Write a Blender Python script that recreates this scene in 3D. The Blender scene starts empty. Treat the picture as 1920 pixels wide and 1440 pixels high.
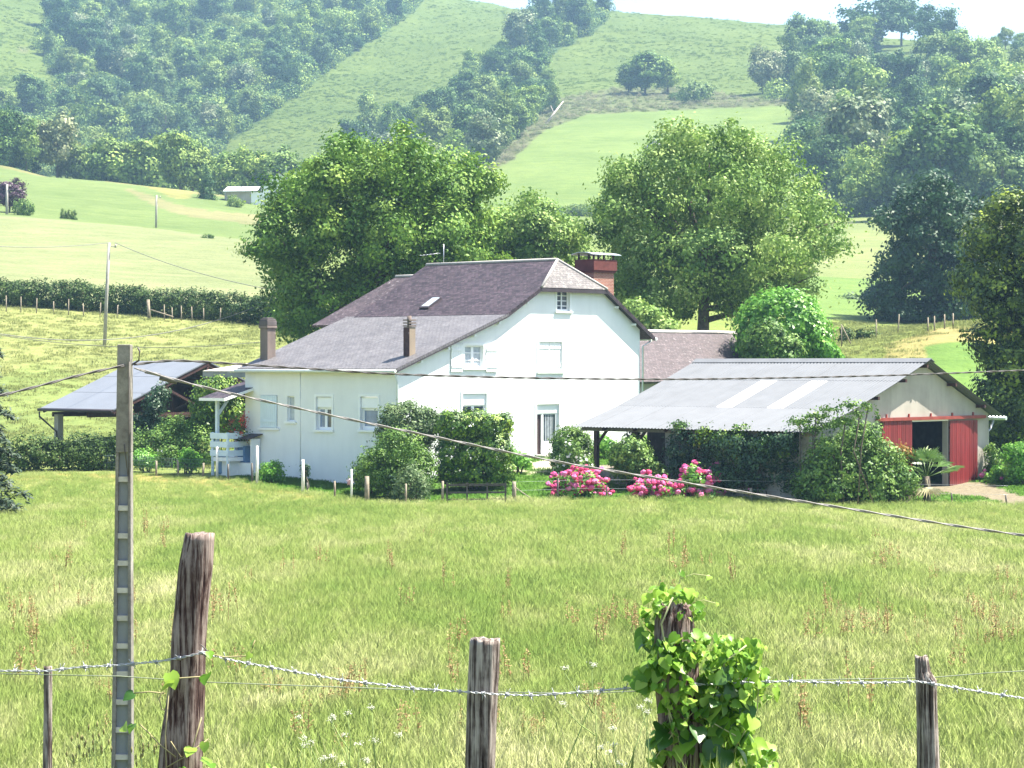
import bpy, math, random
import numpy as np
from mathutils import Vector, Matrix

S = bpy.context.scene
COL = S.collection
RNG = np.random.default_rng(7)
EYE = 5.5            # eye height above the yard datum
F = 4500.0           # focal length in pixels of the 1920 px wide frame
HZ = 686.0           # picture row of the horizon

# ---------------------------------------------------------------- camera, sky, sun, exposure
cam_d = bpy.data.cameras.new('camera')
cam = bpy.data.objects.new('camera', cam_d)
COL.objects.link(cam)
cam.location = (0, 0, EYE)
cam.rotation_euler = (math.radians(90), 0, 0)
cam_d.sensor_width = 36.0
cam_d.lens = 36.0 * F / 1920.0
cam_d.shift_y = -(720.0 - HZ) / 1920.0
cam_d.clip_start = 0.5
cam_d.clip_end = 6000
S.camera = cam

SUN = Vector((0.0, 0.0, 0.0))
nrm_g = Vector((0.731, -0.682, 0))      # outward normal of the gables
dir_g = Vector((0.682, 0.731, 0))       # direction of the gable walls, going back
SUN = (nrm_g * 0.27 + dir_g * 0.37 + Vector((0, 0, 0.885))).normalized()
sun_el = math.asin(SUN.z)
sun_az = math.atan2(SUN.x, SUN.y)       # clockwise from +Y

w = bpy.data.worlds.new('World')
S.world = w
w.use_nodes = True
nt = w.node_tree
nt.nodes.clear()
sky = nt.nodes.new('ShaderNodeTexSky')
sky.sky_type = 'NISHITA'
sky.sun_disc = False
sky.sun_elevation = sun_el
sky.sun_rotation = sun_az
sky.air_density = 1.0
sky.dust_density = 1.8
sky.ozone_density = 1.0
bg = nt.nodes.new('ShaderNodeBackground')
bg.inputs['Strength'].default_value = 0.088
wo = nt.nodes.new('ShaderNodeOutputWorld')
nt.links.new(sky.outputs[0], bg.inputs[0])
nt.links.new(bg.outputs[0], wo.inputs[0])

sd = bpy.data.lights.new('sun', 'SUN')
sd.energy = 5.0
sd.angle = math.radians(0.53)
sd.color = (1.0, 0.945, 0.82)
so = bpy.data.objects.new('sun', sd)
COL.objects.link(so)
so.rotation_euler = (-SUN).to_track_quat('-Z', 'Y').to_euler()
so.location = (60, 60, 300)

S.view_settings.view_transform = 'Standard'
S.view_settings.look = 'None'
S.view_settings.exposure = 1.96
S.view_settings.gamma = 1.0
S.view_settings.use_curve_mapping = False
S.render.engine = 'CYCLES'
S.cycles.max_bounces = 6
S.cycles.diffuse_bounces = 3
S.cycles.glossy_bounces = 2
S.cycles.transmission_bounces = 3
S.cycles.transparent_max_bounces = 6
S.cycles.volume_bounces = 0
S.cycles.use_denoising = True

# ---------------------------------------------------------------- helpers
def W(px, py, Y):
    """point of the place seen at a picture position, Y metres away"""
    return Vector(((px - 960.0) / F * Y, Y, EYE + (HZ - py) / F * Y))

def tag(o, label=None, cat=None, group=None, kind=None):
    if label: o['label'] = label
    if cat: o['category'] = cat
    if group: o['group'] = group
    if kind: o['kind'] = kind
    return o

def link(o, parent=None):
    COL.objects.link(o)
    if parent is not None:
        o.parent = parent
    return o

def empty(name, loc=(0, 0, 0), rz=0.0):
    o = bpy.data.objects.new(name, None)
    o.empty_display_size = 0.3
    COL.objects.link(o)
    o.location = loc
    o.rotation_euler = (0, 0, rz)
    return o

def copy_tree(o, parent=None):
    c = o.copy()
    COL.objects.link(c)
    if parent is not None:
        c.parent = parent
    for ch in list(o.children):
        copy_tree(ch, c)
    return c

def np_mesh(name, verts, faces_flat, face_sizes, mats, mat_idx=None, attrs=None, smooth=False):
    me = bpy.data.meshes.new(name)
    nv, nl, nf = len(verts), len(faces_flat), len(face_sizes)
    me.vertices.add(nv)
    me.vertices.foreach_set('co', np.asarray(verts, dtype=np.float32).ravel())
    me.loops.add(nl)
    me.loops.foreach_set('vertex_index', np.asarray(faces_flat, dtype=np.int32))
    me.polygons.add(nf)
    fs = np.asarray(face_sizes, dtype=np.int32)
    st = np.zeros(nf, dtype=np.int32)
    st[1:] = np.cumsum(fs)[:-1]
    me.polygons.foreach_set('loop_start', st)
    try:
        me.polygons.foreach_set('loop_total', fs)
    except Exception:
        pass
    if mat_idx is not None:
        me.polygons.foreach_set('material_index', np.asarray(mat_idx, dtype=np.int32))
    me.polygons.foreach_set('use_smooth', np.full(nf, bool(smooth)))
    for m in (mats if isinstance(mats, (list, tuple)) else [mats]):
        me.materials.append(m)
    if attrs:
        for k, v in attrs.items():
            v = np.asarray(v, dtype=np.float32)
            if v.ndim == 1:
                a = me.attributes.new(k, 'FLOAT', 'POINT')
                a.data.foreach_set('value', v)
            else:
                a = me.attributes.new(k, 'FLOAT_COLOR', 'POINT')
                if v.shape[1] == 3:
                    v = np.concatenate([v, np.ones((len(v), 1), np.float32)], 1)
                a.data.foreach_set('color', v.ravel())
    me.update(calc_edges=True)
    me.validate(verbose=False)
    return me

class MB:
    """collects simple shapes and links them as one mesh object"""
    def __init__(self):
        self.v = []; self.f = []; self.s = []
    def add(self, vs, fs, smooth=False):
        b = len(self.v)
        self.v.extend([tuple(p) for p in vs])
        for f in fs:
            self.f.append([b + i for i in f]); self.s.append(smooth)
        return self
    def box(self, x0, x1, y0, y1, z0, z1):
        vs = [(x, y, z) for z in (z0, z1) for y in (y0, y1) for x in (x0, x1)]
        return self.add(vs, [(0, 2, 3, 1), (4, 5, 7, 6), (0, 1, 5, 4), (2, 6, 7, 3), (0, 4, 6, 2), (1, 3, 7, 5)])
    def quad(self, a, b, c, d):
        return self.add([a, b, c, d], [(0, 1, 2, 3)])
    def poly(self, pts):
        return self.add(pts, [tuple(range(len(pts)))])
    def prism(self, pts, off):
        """polygon pts extruded by vector off"""
        n = len(pts); off = Vector(off)
        vs = [Vector(p) for p in pts] + [Vector(p) + off for p in pts]
        fs = [tuple(range(n)), tuple(range(2 * n - 1, n - 1, -1))]
        for i in range(n):
            j = (i + 1) % n
            fs.append((i, i + n, j + n, j))
        return self.add(vs, fs)
    def bar(self, p, q, w, h=None):
        """rectangular bar from p to q, section w x h"""
        h = w if h is None else h
        p = Vector(p); q = Vector(q); d = (q - p).normalized()
        up = Vector((0, 0, 1)) if abs(d.z) < 0.95 else Vector((1, 0, 0))
        a = d.cross(up).normalized() * w / 2; b = a.cross(d).normalized() * h / 2
        vs = [p + a + b, p - a + b, p - a - b, p + a - b, q + a + b, q - a + b, q - a - b, q + a - b]
        return self.add(vs, [(0, 1, 2, 3), (7, 6, 5, 4), (0, 4, 5, 1), (1, 5, 6, 2), (2, 6, 7, 3), (3, 7, 4, 0)])
    def tube(self, pts, rad, n=8, cap=True):
        pts = [Vector(p) for p in pts]
        if not hasattr(rad, '__len__'):
            rad = [rad] * len(pts)
        vs = []; fs = []
        ref = Vector((0.31, 0.17, 0.93)).normalized()
        for i, p in enumerate(pts):
            d = (pts[min(i + 1, len(pts) - 1)] - pts[max(i - 1, 0)])
            if d.length < 1e-9: d = Vector((0, 0, 1))
            d.normalize()
            r0 = ref if abs(d.dot(ref)) < 0.97 else Vector((1, 0, 0))
            a = d.cross(r0).normalized(); b = d.cross(a)
            for k in range(n):
                t = 2 * math.pi * k / n
                vs.append(p + (a * math.cos(t) + b * math.sin(t)) * rad[i])
        for i in range(len(pts) - 1):
            for k in range(n):
                k2 = (k + 1) % n
                fs.append((i * n + k, i * n + k2, (i + 1) * n + k2, (i + 1) * n + k))
        self.add(vs, fs, True)
        if cap:
            b0 = len(self.v) - len(vs)
            self.f.append([b0 + k for k in range(n - 1, -1, -1)]); self.s.append(False)
            e = b0 + (len(pts) - 1) * n
            self.f.append([e + k for k in range(n)]); self.s.append(False)
        return self
    def sphere(self, c, r, n=8, m=5, sz=1.0):
        c = Vector(c); vs = []; fs = []
        for i in range(m + 1):
            ph = math.pi * i / m
            for k in range(n):
                t = 2 * math.pi * k / n
                vs.append(c + Vector((math.sin(ph) * math.cos(t) * r, math.sin(ph) * math.sin(t) * r, math.cos(ph) * r * sz)))
        for i in range(m):
            for k in range(n):
                k2 = (k + 1) % n
                fs.append((i * n + k, (i + 1) * n + k, (i + 1) * n + k2, i * n + k2))
        return self.add(vs, fs, True)
    def build(self, name, mat, parent=None, bevel=0.0):
        me = bpy.data.meshes.new(name)
        me.from_pydata(self.v, [], self.f)
        me.materials.append(mat)
        me.polygons.foreach_set('use_smooth', self.s)
        me.update()
        o = bpy.data.objects.new(name, me)
        link(o, parent)
        if bevel > 0:
            bm = o.modifiers.new('bevel', 'BEVEL')
            bm.width = bevel; bm.segments = 2; bm.limit_method = 'ANGLE'
        return o

# value noise on numpy arrays ---------------------------------------------
def _hash(ix, iy, seed):
    h = (ix.astype(np.int64) * 374761393 + iy.astype(np.int64) * 668265263 + seed * 974711) & 0x7fffffff
    h = ((h ^ (h >> 13)) * 1274126177) & 0x7fffffff
    return ((h ^ (h >> 16)) & 0xffff) / 65535.0
def vnoise(x, y, seed=0):
    x = np.asarray(x, float); y = np.asarray(y, float)
    ix = np.floor(x); iy = np.floor(y); fx = x - ix; fy = y - iy
    fx = fx * fx * (3 - 2 * fx); fy = fy * fy * (3 - 2 * fy)
    a = _hash(ix, iy, seed); b = _hash(ix + 1, iy, seed); c = _hash(ix, iy + 1, seed); d = _hash(ix + 1, iy + 1, seed)
    return (a * (1 - fx) + b * fx) * (1 - fy) + (c * (1 - fx) + d * fx) * fy
def fbm(x, y, seed=0, oct=4):
    s = 0; a = 0.5; t = 0
    for i in range(oct):
        s = s + a * vnoise(np.asarray(x) * 2 ** i, np.asarray(y) * 2 ** i, seed + i); t += a; a *= 0.5
    return s / t
def in_poly(px, py, poly):
    px = np.asarray(px, float); py = np.asarray(py, float)
    r = np.zeros(px.shape, bool); n = len(poly); j = n - 1
    for i in range(n):
        xi, yi = poly[i]; xj, yj = poly[j]
        c = ((yi > py) != (yj > py)) & (px < (xj - xi) * (py - yi) / (yj - yi + 1e-12) + xi)
        r ^= c; j = i
    return r

# ---------------------------------------------------------------- materials
class NT:
    def __init__(self, name):
        self.m = bpy.data.materials.new(name)
        self.m.use_nodes = True
        self.t = self.m.node_tree
        self.t.nodes.clear()
        self.out = self.t.nodes.new('ShaderNodeOutputMaterial')
    def n(self, typ, **kw):
        nd = self.t.nodes.new('ShaderNode' + typ)
        for k, v in kw.items():
            if k.startswith('i_'):
                nd.inputs[k[2:].replace('_', ' ')].default_value = v
            else:
                setattr(nd, k, v)
        return nd
    def l(self, a, b):
        self.t.links.new(a, b)
    def noise(self, vec, scale, detail=4, rough=0.55, dist=0.0):
        nd = self.n('TexNoise'); nd.inputs['Scale'].default_value = scale
        nd.inputs['Detail'].default_value = detail; nd.inputs['Roughness'].default_value = rough
        nd.inputs['Distortion'].default_value = dist
        if vec is not None: self.l(vec, nd.inputs['Vector'])
        return nd.outputs['Fac']
    def mapv(self, vec, scale=(1, 1, 1), rot=(0, 0, 0)):
        nd = self.n('Mapping'); nd.inputs['Scale'].default_value = scale; nd.inputs['Rotation'].default_value = rot
        self.l(vec, nd.inputs['Vector']); return nd.outputs[0]
    def ramp(self, fac, stops):
        nd = self.n('ValToRGB'); e = nd.color_ramp.elements
        while len(e) > 1: e.remove(e[-1])
        for i, (p, c) in enumerate(stops):
            el = e[0] if i == 0 else e.new(p)
            el.position = p
            if not hasattr(c, '__len__'): c = (c, c, c)
            el.color = (c[0], c[1], c[2], 1)
        self.l(fac, nd.inputs[0]); return nd.outputs[0]
    def mix(self, fac, a, b, mode='MIX'):
        nd = self.n('Mix', data_type='RGBA', blend_type=mode)
        for val, sock in ((fac, nd.inputs[0]), (a, nd.inputs[6]), (b, nd.inputs[7])):
            if hasattr(val, 'is_linked') or hasattr(val, 'links'): self.l(val, sock)
            elif hasattr(val, '__len__'): sock.default_value = (val[0], val[1], val[2], 1)
            else: sock.default_value = val if sock == nd.inputs[0] else (val, val, val, 1)
        return nd.outputs[2]
    def math(self, op, a, b=0.0, clamp=False):
        nd = self.n('Math', operation=op, use_clamp=clamp)
        for val, sock in ((a, nd.inputs[0]), (b, nd.inputs[1])):
            if hasattr(val, 'links'): self.l(val, sock)
            else: sock.default_value = val
        return nd.outputs[0]
    def bsdf(self, color, rough=0.8, spec=0.3, metal=0.0, bump=None, bump_d=0.02, bump_s=0.6, trans=0.0, up=0.0):
        p = self.n('BsdfPrincipled')
        if hasattr(color, 'links'): self.l(color, p.inputs['Base Color'])
        else: p.inputs['Base Color'].default_value = (*color[:3], 1)
        if hasattr(rough, 'links'): self.l(rough, p.inputs['Roughness'])
        else: p.inputs['Roughness'].default_value = rough
        p.inputs['Specular IOR Level'].default_value = spec
        p.inputs['Metallic'].default_value = metal
        if bump is not None:
            b = self.n('Bump'); b.inputs['Strength'].default_value = bump_s; b.inputs['Distance'].default_value = bump_d
            self.l(bump, b.inputs['Height']); self.l(b.outputs[0], p.inputs['Normal'])
        nrm = None
        if up > 0:                      # a mat of thin blades shades like its own upper surface
            ge = self.n('NewGeometry'); vm = self.n('VectorMath', operation='SCALE'); vm.inputs['Scale'].default_value = 1 - up
            self.l(ge.outputs['Normal'], vm.inputs[0]); va = self.n('VectorMath', operation='ADD'); va.inputs[1].default_value = (0, 0, up)
            self.l(vm.outputs[0], va.inputs[0]); vn = self.n('VectorMath', operation='NORMALIZE'); self.l(va.outputs[0], vn.inputs[0])
            nrm = vn.outputs[0]; self.l(nrm, p.inputs['Normal'])
        res = p.outputs[0]
        if trans > 0:
            tr = self.n('BsdfTranslucent')
            if hasattr(color, 'links'): self.l(color, tr.inputs[0])
            else: tr.inputs[0].default_value = (*color[:3], 1)
            mx = self.n('MixShader'); mx.inputs[0].default_value = trans
            self.l(res, mx.inputs[1]); self.l(tr.outputs[0], mx.inputs[2]); res = mx.outputs[0]
        self.l(res, self.out.inputs[0])
        return self.m
    def pos(self): return self.n('NewGeometry').outputs['Position']
    def obj(self): return self.n('TexCoord').outputs['Object']
    def rnd(self): return self.n('ObjectInfo').outputs['Random']
    def attr(self, name, out='Fac'): return self.n('Attribute', attribute_name=name).outputs[out]

def mat_plain(name, col, rough=0.7, spec=0.3, var=0.12, scale=3.0, metal=0.0, bump=0.0, bscale=40.0):
    t = NT(name); o = t.obj()
    f = t.noise(o, scale, 5)
    a = tuple(c * (1 - var) for c in col); b = tuple(min(1, c * (1 + var)) for c in col)
    c = t.ramp(f, [(0.3, a), (0.7, b)])
    bp = t.noise(o, bscale, 3) if bump > 0 else None
    return t.bsdf(c, rough, spec, metal, bump=bp, bump_d=bump)

def mat_leaf(name, dark, mid, light, trans=0.35, rough=0.55, objvar=0.0, spec=0.35, wscale=0.0):
    t = NT(name)
    v = t.attr('var')
    if objvar > 0:
        r = t.rnd()
        v = t.math('ADD', v, t.math('MULTIPLY', t.math('SUBTRACT', r, 0.5), objvar))
    if wscale > 0:
        v = t.math('ADD', v, t.math('MULTIPLY', t.math('SUBTRACT', t.noise(t.pos(), wscale, 2), 0.5), 0.8))
    c = t.ramp(v, [(0.1, dark), (0.5, mid), (0.92, light)])
    if objvar > 0:
        r2 = t.math('FRACT', t.math('MULTIPLY', r, 7.31))
        c = t.mix(t.math('MULTIPLY', r2, 0.55), c, t.mix(r, (0.045, 0.11, 0.055), (0.13, 0.15, 0.045)))
    return t.bsdf(c, rough, spec, trans=trans)
# ---------------------------------------------------------------- the lie of the land
# every column: heights relative to the eye along one bearing, given as (distance, height)
def Zr(py, Y): return (HZ - py) / F * Y
NEAR = [(0, -1.7), (9, -1.95), (10.5, -2.2), (14, -3.15), (20, -4.65), (28, -5.18), (45, -5.3), (70, -5.45), (90, -5.55)]
def col(*far): return NEAR + list(far)
COLS = {
 -1000: col((100,-5.45),(112,-5.1),(120,-4.6),(128,-4.3),(150,-0.8),(185,4.6),(200,6.4),(290,18.4),(310,19.7),(480,41.2),(500,42),(560,38),(700,60),(780,78),(1100,187),(1300,215),(2400,230)),
 0: col((100,-5.45),(112,-5.1),(120,-4.6),(128,-4.3),(150,-0.8),(185,4.6),(200,6.4),(290,18.4),(310,19.7),(480,41.2),(500,41.5),(560,36),(700,60),(780,80),(1100,187),(1300,215),(2400,230)),
 300: col((100,-5.45),(112,-5.2),(120,-4.7),(128,-4.4),(150,-1.0),(183,3.7),(200,5.7),(285,16.5),(310,17.6),(420,32.0),(440,32.3),(540,27),(700,52),(780,66),(1150,189),(1300,215),(2400,230)),
 480: col((100,-5.5),(108,-5.3),(112,-5.0),(120,-4.5),(150,-0.8),(178,3.0),(200,5.3),(270,14.2),(300,16.0),(380,24.2),(420,29.9),(450,29.5),(540,26),(700,51),(770,69),(1150,189),(1300,215),(2400,225)),
 700: col((97,-5.55),(106,-5.45),(112,-4.9),(120,-4.2),(150,-0.8),(200,4),(270,12),(380,22),(450,27),(560,34),(680,54),(760,72),(1150,185),(1300,212),(2400,220)),
 900: col((97,-5.55),(101,-5.3),(106,-4.9),(112,-4.2),(120,-3.9),(150,-0.3),(200,4),(300,13),(400,22),(480,31.6),(560,46),(640,60.5),(720,75),(800,92),(1000,142),(1150,176),(1300,190),(2400,200)),
 1100: col((97,-5.5),(100,-5.15),(104,-4.75),(112,-4.15),(120,-3.7),(150,0.2),(200,4.5),(300,13),(400,22),(480,31.6),(560,47),(640,63),(720,78.4),(800,94),(1000,148),(1060,159.5),(1150,164),(1300,166),(2400,170)),
 1300: col((96,-5.5),(100,-5.25),(105,-4.8),(112,-4.2),(120,-3.2),(150,1.0),(200,5.5),(300,14),(400,22),(480,31),(560,47),(640,63),(720,79),(800,94),(980,144.5),(1050,150),(1300,150),(2400,150)),
 1550: col((95,-5.5),(102,-5.25),(106,-4.9),(112,-4),(125,-1.5),(150,0.6),(180,2.0),(230,6.4),(300,13.5),(400,24),(440,28),(520,42),(600,57),(700,78),(800,99),(960,138),(1040,141),(1300,139),(2400,139)),
 1780: col((95,-5.55),(102,-5.3),(106,-5.0),(112,-2.8),(118,-1.5),(142,2.4),(160,3.0),(200,3.0),(260,9),(400,24.5),(440,29),(520,44),(600,60),(700,80),(860,118),(950,124),(1300,118),(2400,118)),
 1920: col((92,-5.55),(100,-5.25),(106,-4.95),(115,-3.2),(142,2.0),(200,4.5),(300,14),(400,25),(520,45),(700,80),(850,115),(950,122),(1300,116),(2400,116)),
 3200: col((92,-5.55),(100,-5.25),(106,-4.95),(115,-3.2),(142,2.0),(200,4.5),(300,14),(400,25),(520,45),(700,80),(850,112),(950,118),(1300,112),(2400,112)),
}
TPX = np.arange(-1000, 3201, 20.0)
TLY = np.linspace(math.log(5.0), math.log(2400.0), 520)
TY = np.exp(TLY)
def _gauss(a, s, ax):
    n = int(3 * s) + 1
    k = np.exp(-0.5 * (np.arange(-n, n + 1) / s) ** 2); k /= k.sum()
    pad = [(0, 0), (0, 0)]; pad[ax] = (n, n)
    b = np.pad(a, pad, mode='edge')
    return np.apply_along_axis(lambda m: np.convolve(m, k, 'valid'), ax, b)
_ck = sorted(COLS)
_cz = np.array([np.interp(TY, [p[0] for p in COLS[k]], [p[1] for p in COLS[k]]) for k in _ck])
TZ = np.array([np.interp(TPX, _ck, _cz[:, j]) for j in range(len(TY))]).T
TZ = _gauss(_gauss(TZ, 2.0, 0), 2.2, 1)
def ground(X, Y):
    """world height of the ground"""
    X = np.asarray(X, float); Y = np.asarray(Y, float)
    Yc = np.clip(Y, 5.0, 2399.0)
    px = np.clip(960 + F * X / Yc, -1000, 3199)
    i = (px + 1000) / 20.0; j = (np.log(Yc) - TLY[0]) / (TLY[1] - TLY[0])
    i0 = np.clip(i.astype(int), 0, len(TPX) - 2); j0 = np.clip(j.astype(int), 0, len(TLY) - 2)
    fi = i - i0; fj = j - j0
    z = (TZ[i0, j0] * (1 - fi) + TZ[i0 + 1, j0] * fi) * (1 - fj) + (TZ[i0, j0 + 1] * (1 - fi) + TZ[i0 + 1, j0 + 1] * fi) * fj
    am = np.interp(Y, [0, 25, 40, 90, 130, 300, 700, 1000], [0.03, 0.06, 0.1, 0.06, 0.06, 0.2, 0.9, 1.6])
    z = z + am * (fbm(X / 9.0 + 50, Y / 9.0 + 50, 3) - 0.5) * 1.2
    am2 = np.interp(Y, [300, 700, 1000], [0, 1.2, 2.6])
    z = z + am2 * (fbm(X / 45.0 + 90, Y / 45.0 + 20, 9) - 0.5) * 2
    return z + EYE
def gz(x, y): return float(ground(np.array([x]), np.array([y]))[0])
def hit(px, py, y0=20.0, y1=1500.0):
    """first point of the ground seen at a picture position, beyond y0"""
    Y = np.exp(np.linspace(math.log(y0), math.log(y1), 900))
    X = (px - 960) / F * Y
    g = ground(X, Y); r = EYE + (HZ - py) / F * Y
    k = np.nonzero(g >= r)[0]
    if len(k) == 0: return None
    k = k[0]
    if k == 0: return Vector((X[0], Y[0], g[0]))
    a = (r[k - 1] - g[k - 1]); b = (g[k] - r[k]); t = a / (a + b + 1e-9)
    y = Y[k - 1] + t * (Y[k] - Y[k - 1]); x = (px - 960) / F * y
    return Vector((x, y, gz(x, y)))
def onground(px, Y):
    x = (px - 960) / F * Y
    return Vector((x, Y, gz(x, Y)))

FE_X = [-1000, 0, 230, 400, 480, 560, 640, 700, 900, 1100, 1300, 1500, 1700, 1800, 1920, 3000]
FE_Y = [112, 112, 113, 110, 107, 103, 99, 96.5, 96.5, 97, 97, 96.2, 95.5, 95, 93.5, 92]
def field_edge(px): return np.interp(px, FE_X, FE_Y)

# picture outlines of the covers of the hills (where they meet the ground)
WOOD_L = [(-400,330),(-400,215),(60,205),(110,170),(75,90),(110,-20),(130,-200),(900,-200),(815,-20),(770,25),(655,105),(560,175),(490,225),(430,262),(380,330),(200,330)]
WOOD_M = [(1000,-30),(1150,-60),(1145,20),(1120,55),(1020,110),(985,140),(1045,185),(1045,210),(1000,240),(960,270),(930,310),(870,345),(760,345),(660,310),(670,285),(750,245),(840,215),(855,160),(915,120),(985,85)]
WOOD_R = [(1560,85),(1640,95),(1605,150),(1700,178),(1790,155),(1850,138),(1960,128),(2500,125),(2500,430),(1940,430),(1700,428),(1520,400),(1500,330),(1470,300),(1510,240),(1540,205),(1500,195),(1435,195),(1430,175),(1470,135)]
SCRUB = [(1040,185),(1100,175),(1150,165),(1290,165),(1400,185),(1500,190),(1500,197),(1300,205),(1100,215),(1020,245),(960,300),(910,330),(890,315),(960,260)]
def cover_colour(px, py, Y):
    """ground colour (albedo) and class of the ground at bearing px and distance Y"""
    n = len(px)
    c = np.zeros((n, 3)); k = np.zeros(n, int)
    def put(m, col, cls):
        c[m] = col; k[m] = cls
    put(np.ones(n, bool), (0.108, 0.158, 0.036), 5)                       # bracken hill
    fe = field_edge(px)
    put(Y < 470, (0.17, 0.23, 0.075), 3)
    put((Y < 200), (0.19, 0.245, 0.07), 2)
    L = px < 540
    yh = np.interp(px, [-1000, 0, 300, 480, 540], [186, 186, 184, 179, 177])
    yc = np.interp(px, [-1000, 0, 300, 480, 540], [296, 293, 287, 272, 266])
    yt = np.interp(px, [-1000, 0, 300, 480, 540], [480, 480, 425, 430, 430])
    put(L & (Y < yh), (0.232, 0.268, 0.106), 2)                            # left meadow
    put(L & (Y < np.interp(px, [0, 200, 540], [150, 142, 150]) + 10 * np.sin(px / 60.0)), (0.20, 0.26, 0.092), 2)
    put(L & (Y >= yh) & (Y < yc), (0.215, 0.25, 0.137), 3)                # mown upper field
    put(L & (Y >= yc) & (Y < yt), (0.15, 0.212, 0.08), 4)                # green field
    put(L & (Y >= yt * 0.955) & (Y < yt + 8), (0.21, 0.215, 0.10), 4)      # dry top edge
    bank = np.abs(py - np.interp(px, [230, 262, 330, 400, 480], [352, 366, 392, 404, 412])) < np.interp(px, [230, 262, 300, 400, 480], [2, 6, 9, 8, 10])
    put(bank & (px > 235) & (px < 500) & (Y > 330) & (Y < 450), (0.215, 0.218, 0.118), 4)
    tri = in_poly(px, py, [(240, 336), (370, 344), (355, 372), (330, 374)])
    put(tri & (Y > 300) & (Y < 450), (0.25, 0.25, 0.10), 4)
    P = (px > 860) & (px < 1560)
    ytop = np.interp(px, [860, 1000, 1100, 1300, 1500, 1560], [520, 640, 690, 708, 700, 690])
    put(P & (Y > 455) & (Y < ytop), (0.155, 0.225, 0.068), 6)              # hill pasture
    put((px > 1480) & (Y > 228) & (Y < 415), (0.20, 0.245, 0.105), 3)       # pale field right
    put((px > 1480) & (Y > 200) & (Y < 262), (0.15, 0.24, 0.07), 3)
    put((px > 1690) & (Y > 106) & (Y < 143), (0.125, 0.225, 0.055), 2)       # bright bank behind the barn
    put((px > 1660) & (px < 1735) & (Y > 118) & (Y < 146), (0.33, 0.30, 0.13), 2)
    put((px > 1735) & (Y > 137) & (Y < 149), (0.33, 0.29, 0.13), 2)
    far = Y > 480
    for poly in (WOOD_L, WOOD_M, WOOD_R):
        m = far & in_poly(px, py, poly)
        put(m, (0.06, 0.105, 0.035), 7)
    put((px > 1500) & (Y > 415) & (py > 180), (0.06, 0.105, 0.035), 7)
    put(far & in_poly(px, py, SCRUB), (0.13, 0.155, 0.07), 5)
    rows = np.abs(py - np.interp(px, [-400, 0, 80, 120], [166, 170, 172, 172])) < 2.5
    put(far & rows & (px < 105), (0.16, 0.16, 0.09), 5)
    rows = np.abs(py - np.interp(px, [-400, 0, 80, 120], [92, 92, 97, 97])) < 1.5
    put(far & rows & (px < 85), (0.14, 0.16, 0.08), 5)
    lawn = (Y >= fe) & (Y < 124) & (px > 440) & (px < 2300)
    put(lawn & (Y < np.interp(px, [0, 1600, 1700, 3000], [124, 124, 106, 106])), (0.095, 0.20, 0.032), 1)
    put(Y < fe, (0.30, 0.32, 0.115), 0)
    strip = (Y < fe) & (Y > fe - 4) & (px < 660)
    put(strip, (0.30, 0.27, 0.10), 0)
    put(Y < 12, (0.14, 0.17, 0.06), 0)
    # gravel track by the barn door, terrace under the open side, path to the door
    tr = in_poly(px, py, [(1690, 905), (1850, 905), (1920, 930), (2300, 1000), (2300, 1060), (1920, 958), (1850, 935), (1770, 925)])
    put(tr & (Y > 90) & (Y < 112), (0.25, 0.22, 0.17), 8)
    ter = in_poly(px, py, [(1100, 873), (1250, 868), (1420, 905), (1420, 935), (1230, 928), (1130, 900)])
    put(ter & (Y > 96) & (Y < 112), (0.33, 0.29, 0.27), 8)
    pa = np.abs(py - np.interp(px, [940, 1000, 1060], [884, 885, 888])) < 2.2
    put(pa & (px > 940) & (px < 1060) & (Y > 96) & (Y < 116), (0.5, 0.46, 0.38), 8)
    pa = in_poly(px, py, [(985, 868), (1045, 860), (1050, 874), (1010, 880)])
    put(pa & (Y > 100) & (Y < 116), (0.55, 0.52, 0.46), 8)
    return c * np.array([0.655, 0.635, 0.565]), k

def m_ground():
    t = NT('grassland')
    p = t.pos()
    base = t.attr('cover', 'Color')
    big = t.noise(p, 0.035, 3)
    mid = t.noise(p, 0.35, 4, 0.6)
    fine = t.noise(t.mapv(p, (1, 0.6, 1)), 3.2, 5, 0.7)
    sep = t.n('SeparateXYZ'); t.l(p, sep.inputs[0])
    farf = t.math('DIVIDE', t.math('SUBTRACT', sep.outputs[1], 450.0), 250.0, clamp=True)
    c = t.mix(0.35, base, t.ramp(mid, [(0.25, (0.55, 0.6, 0.5)), (0.55, (1, 1, 1)), (0.8, (1.45, 1.35, 1.2))]), 'MULTIPLY')
    c = t.mix(0.5, c, t.ramp(big, [(0.3, (0.72, 0.8, 0.68)), (0.7, (1.3, 1.22, 1.25))]), 'MULTIPLY')
    c = t.mix(0.42, c, t.ramp(fine, [(0.3, (0.5, 0.58, 0.5)), (0.5, (1, 1, 1)), (0.72, (1.5, 1.4, 1.3))]), 'MULTIPLY')
    wisp = t.noise(t.mapv(p, (0.10, 0.55, 0.55)), 1.0, 5, 0.7, 0.8)
    c = t.mix(0.55, c, t.ramp(wisp, [(0.32, (0.72, 0.82, 0.7)), (0.66, (1.25, 1.16, 1.2))]), 'MULTIPLY')
    b = t.math('ADD', fine, t.math('MULTIPLY', mid, 2.0))
    return t.bsdf(c, 0.9, 0.1, bump=b, bump_d=0.10, bump_s=0.6)
M_GROUND = m_ground()
def m_gravel():
    t = NT('gravel'); p = t.pos()
    f = t.noise(p, 6, 6, 0.7)
    c = t.mix(1.0, t.attr('cover', 'Color'), t.ramp(f, [(0.3, (0.6, 0.6, 0.6)), (0.7, (1.3, 1.3, 1.3))]), 'MULTIPLY')
    return t.bsdf(c, 0.95, 0.1, bump=f, bump_d=0.04)
M_GRAVEL = m_gravel()

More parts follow.
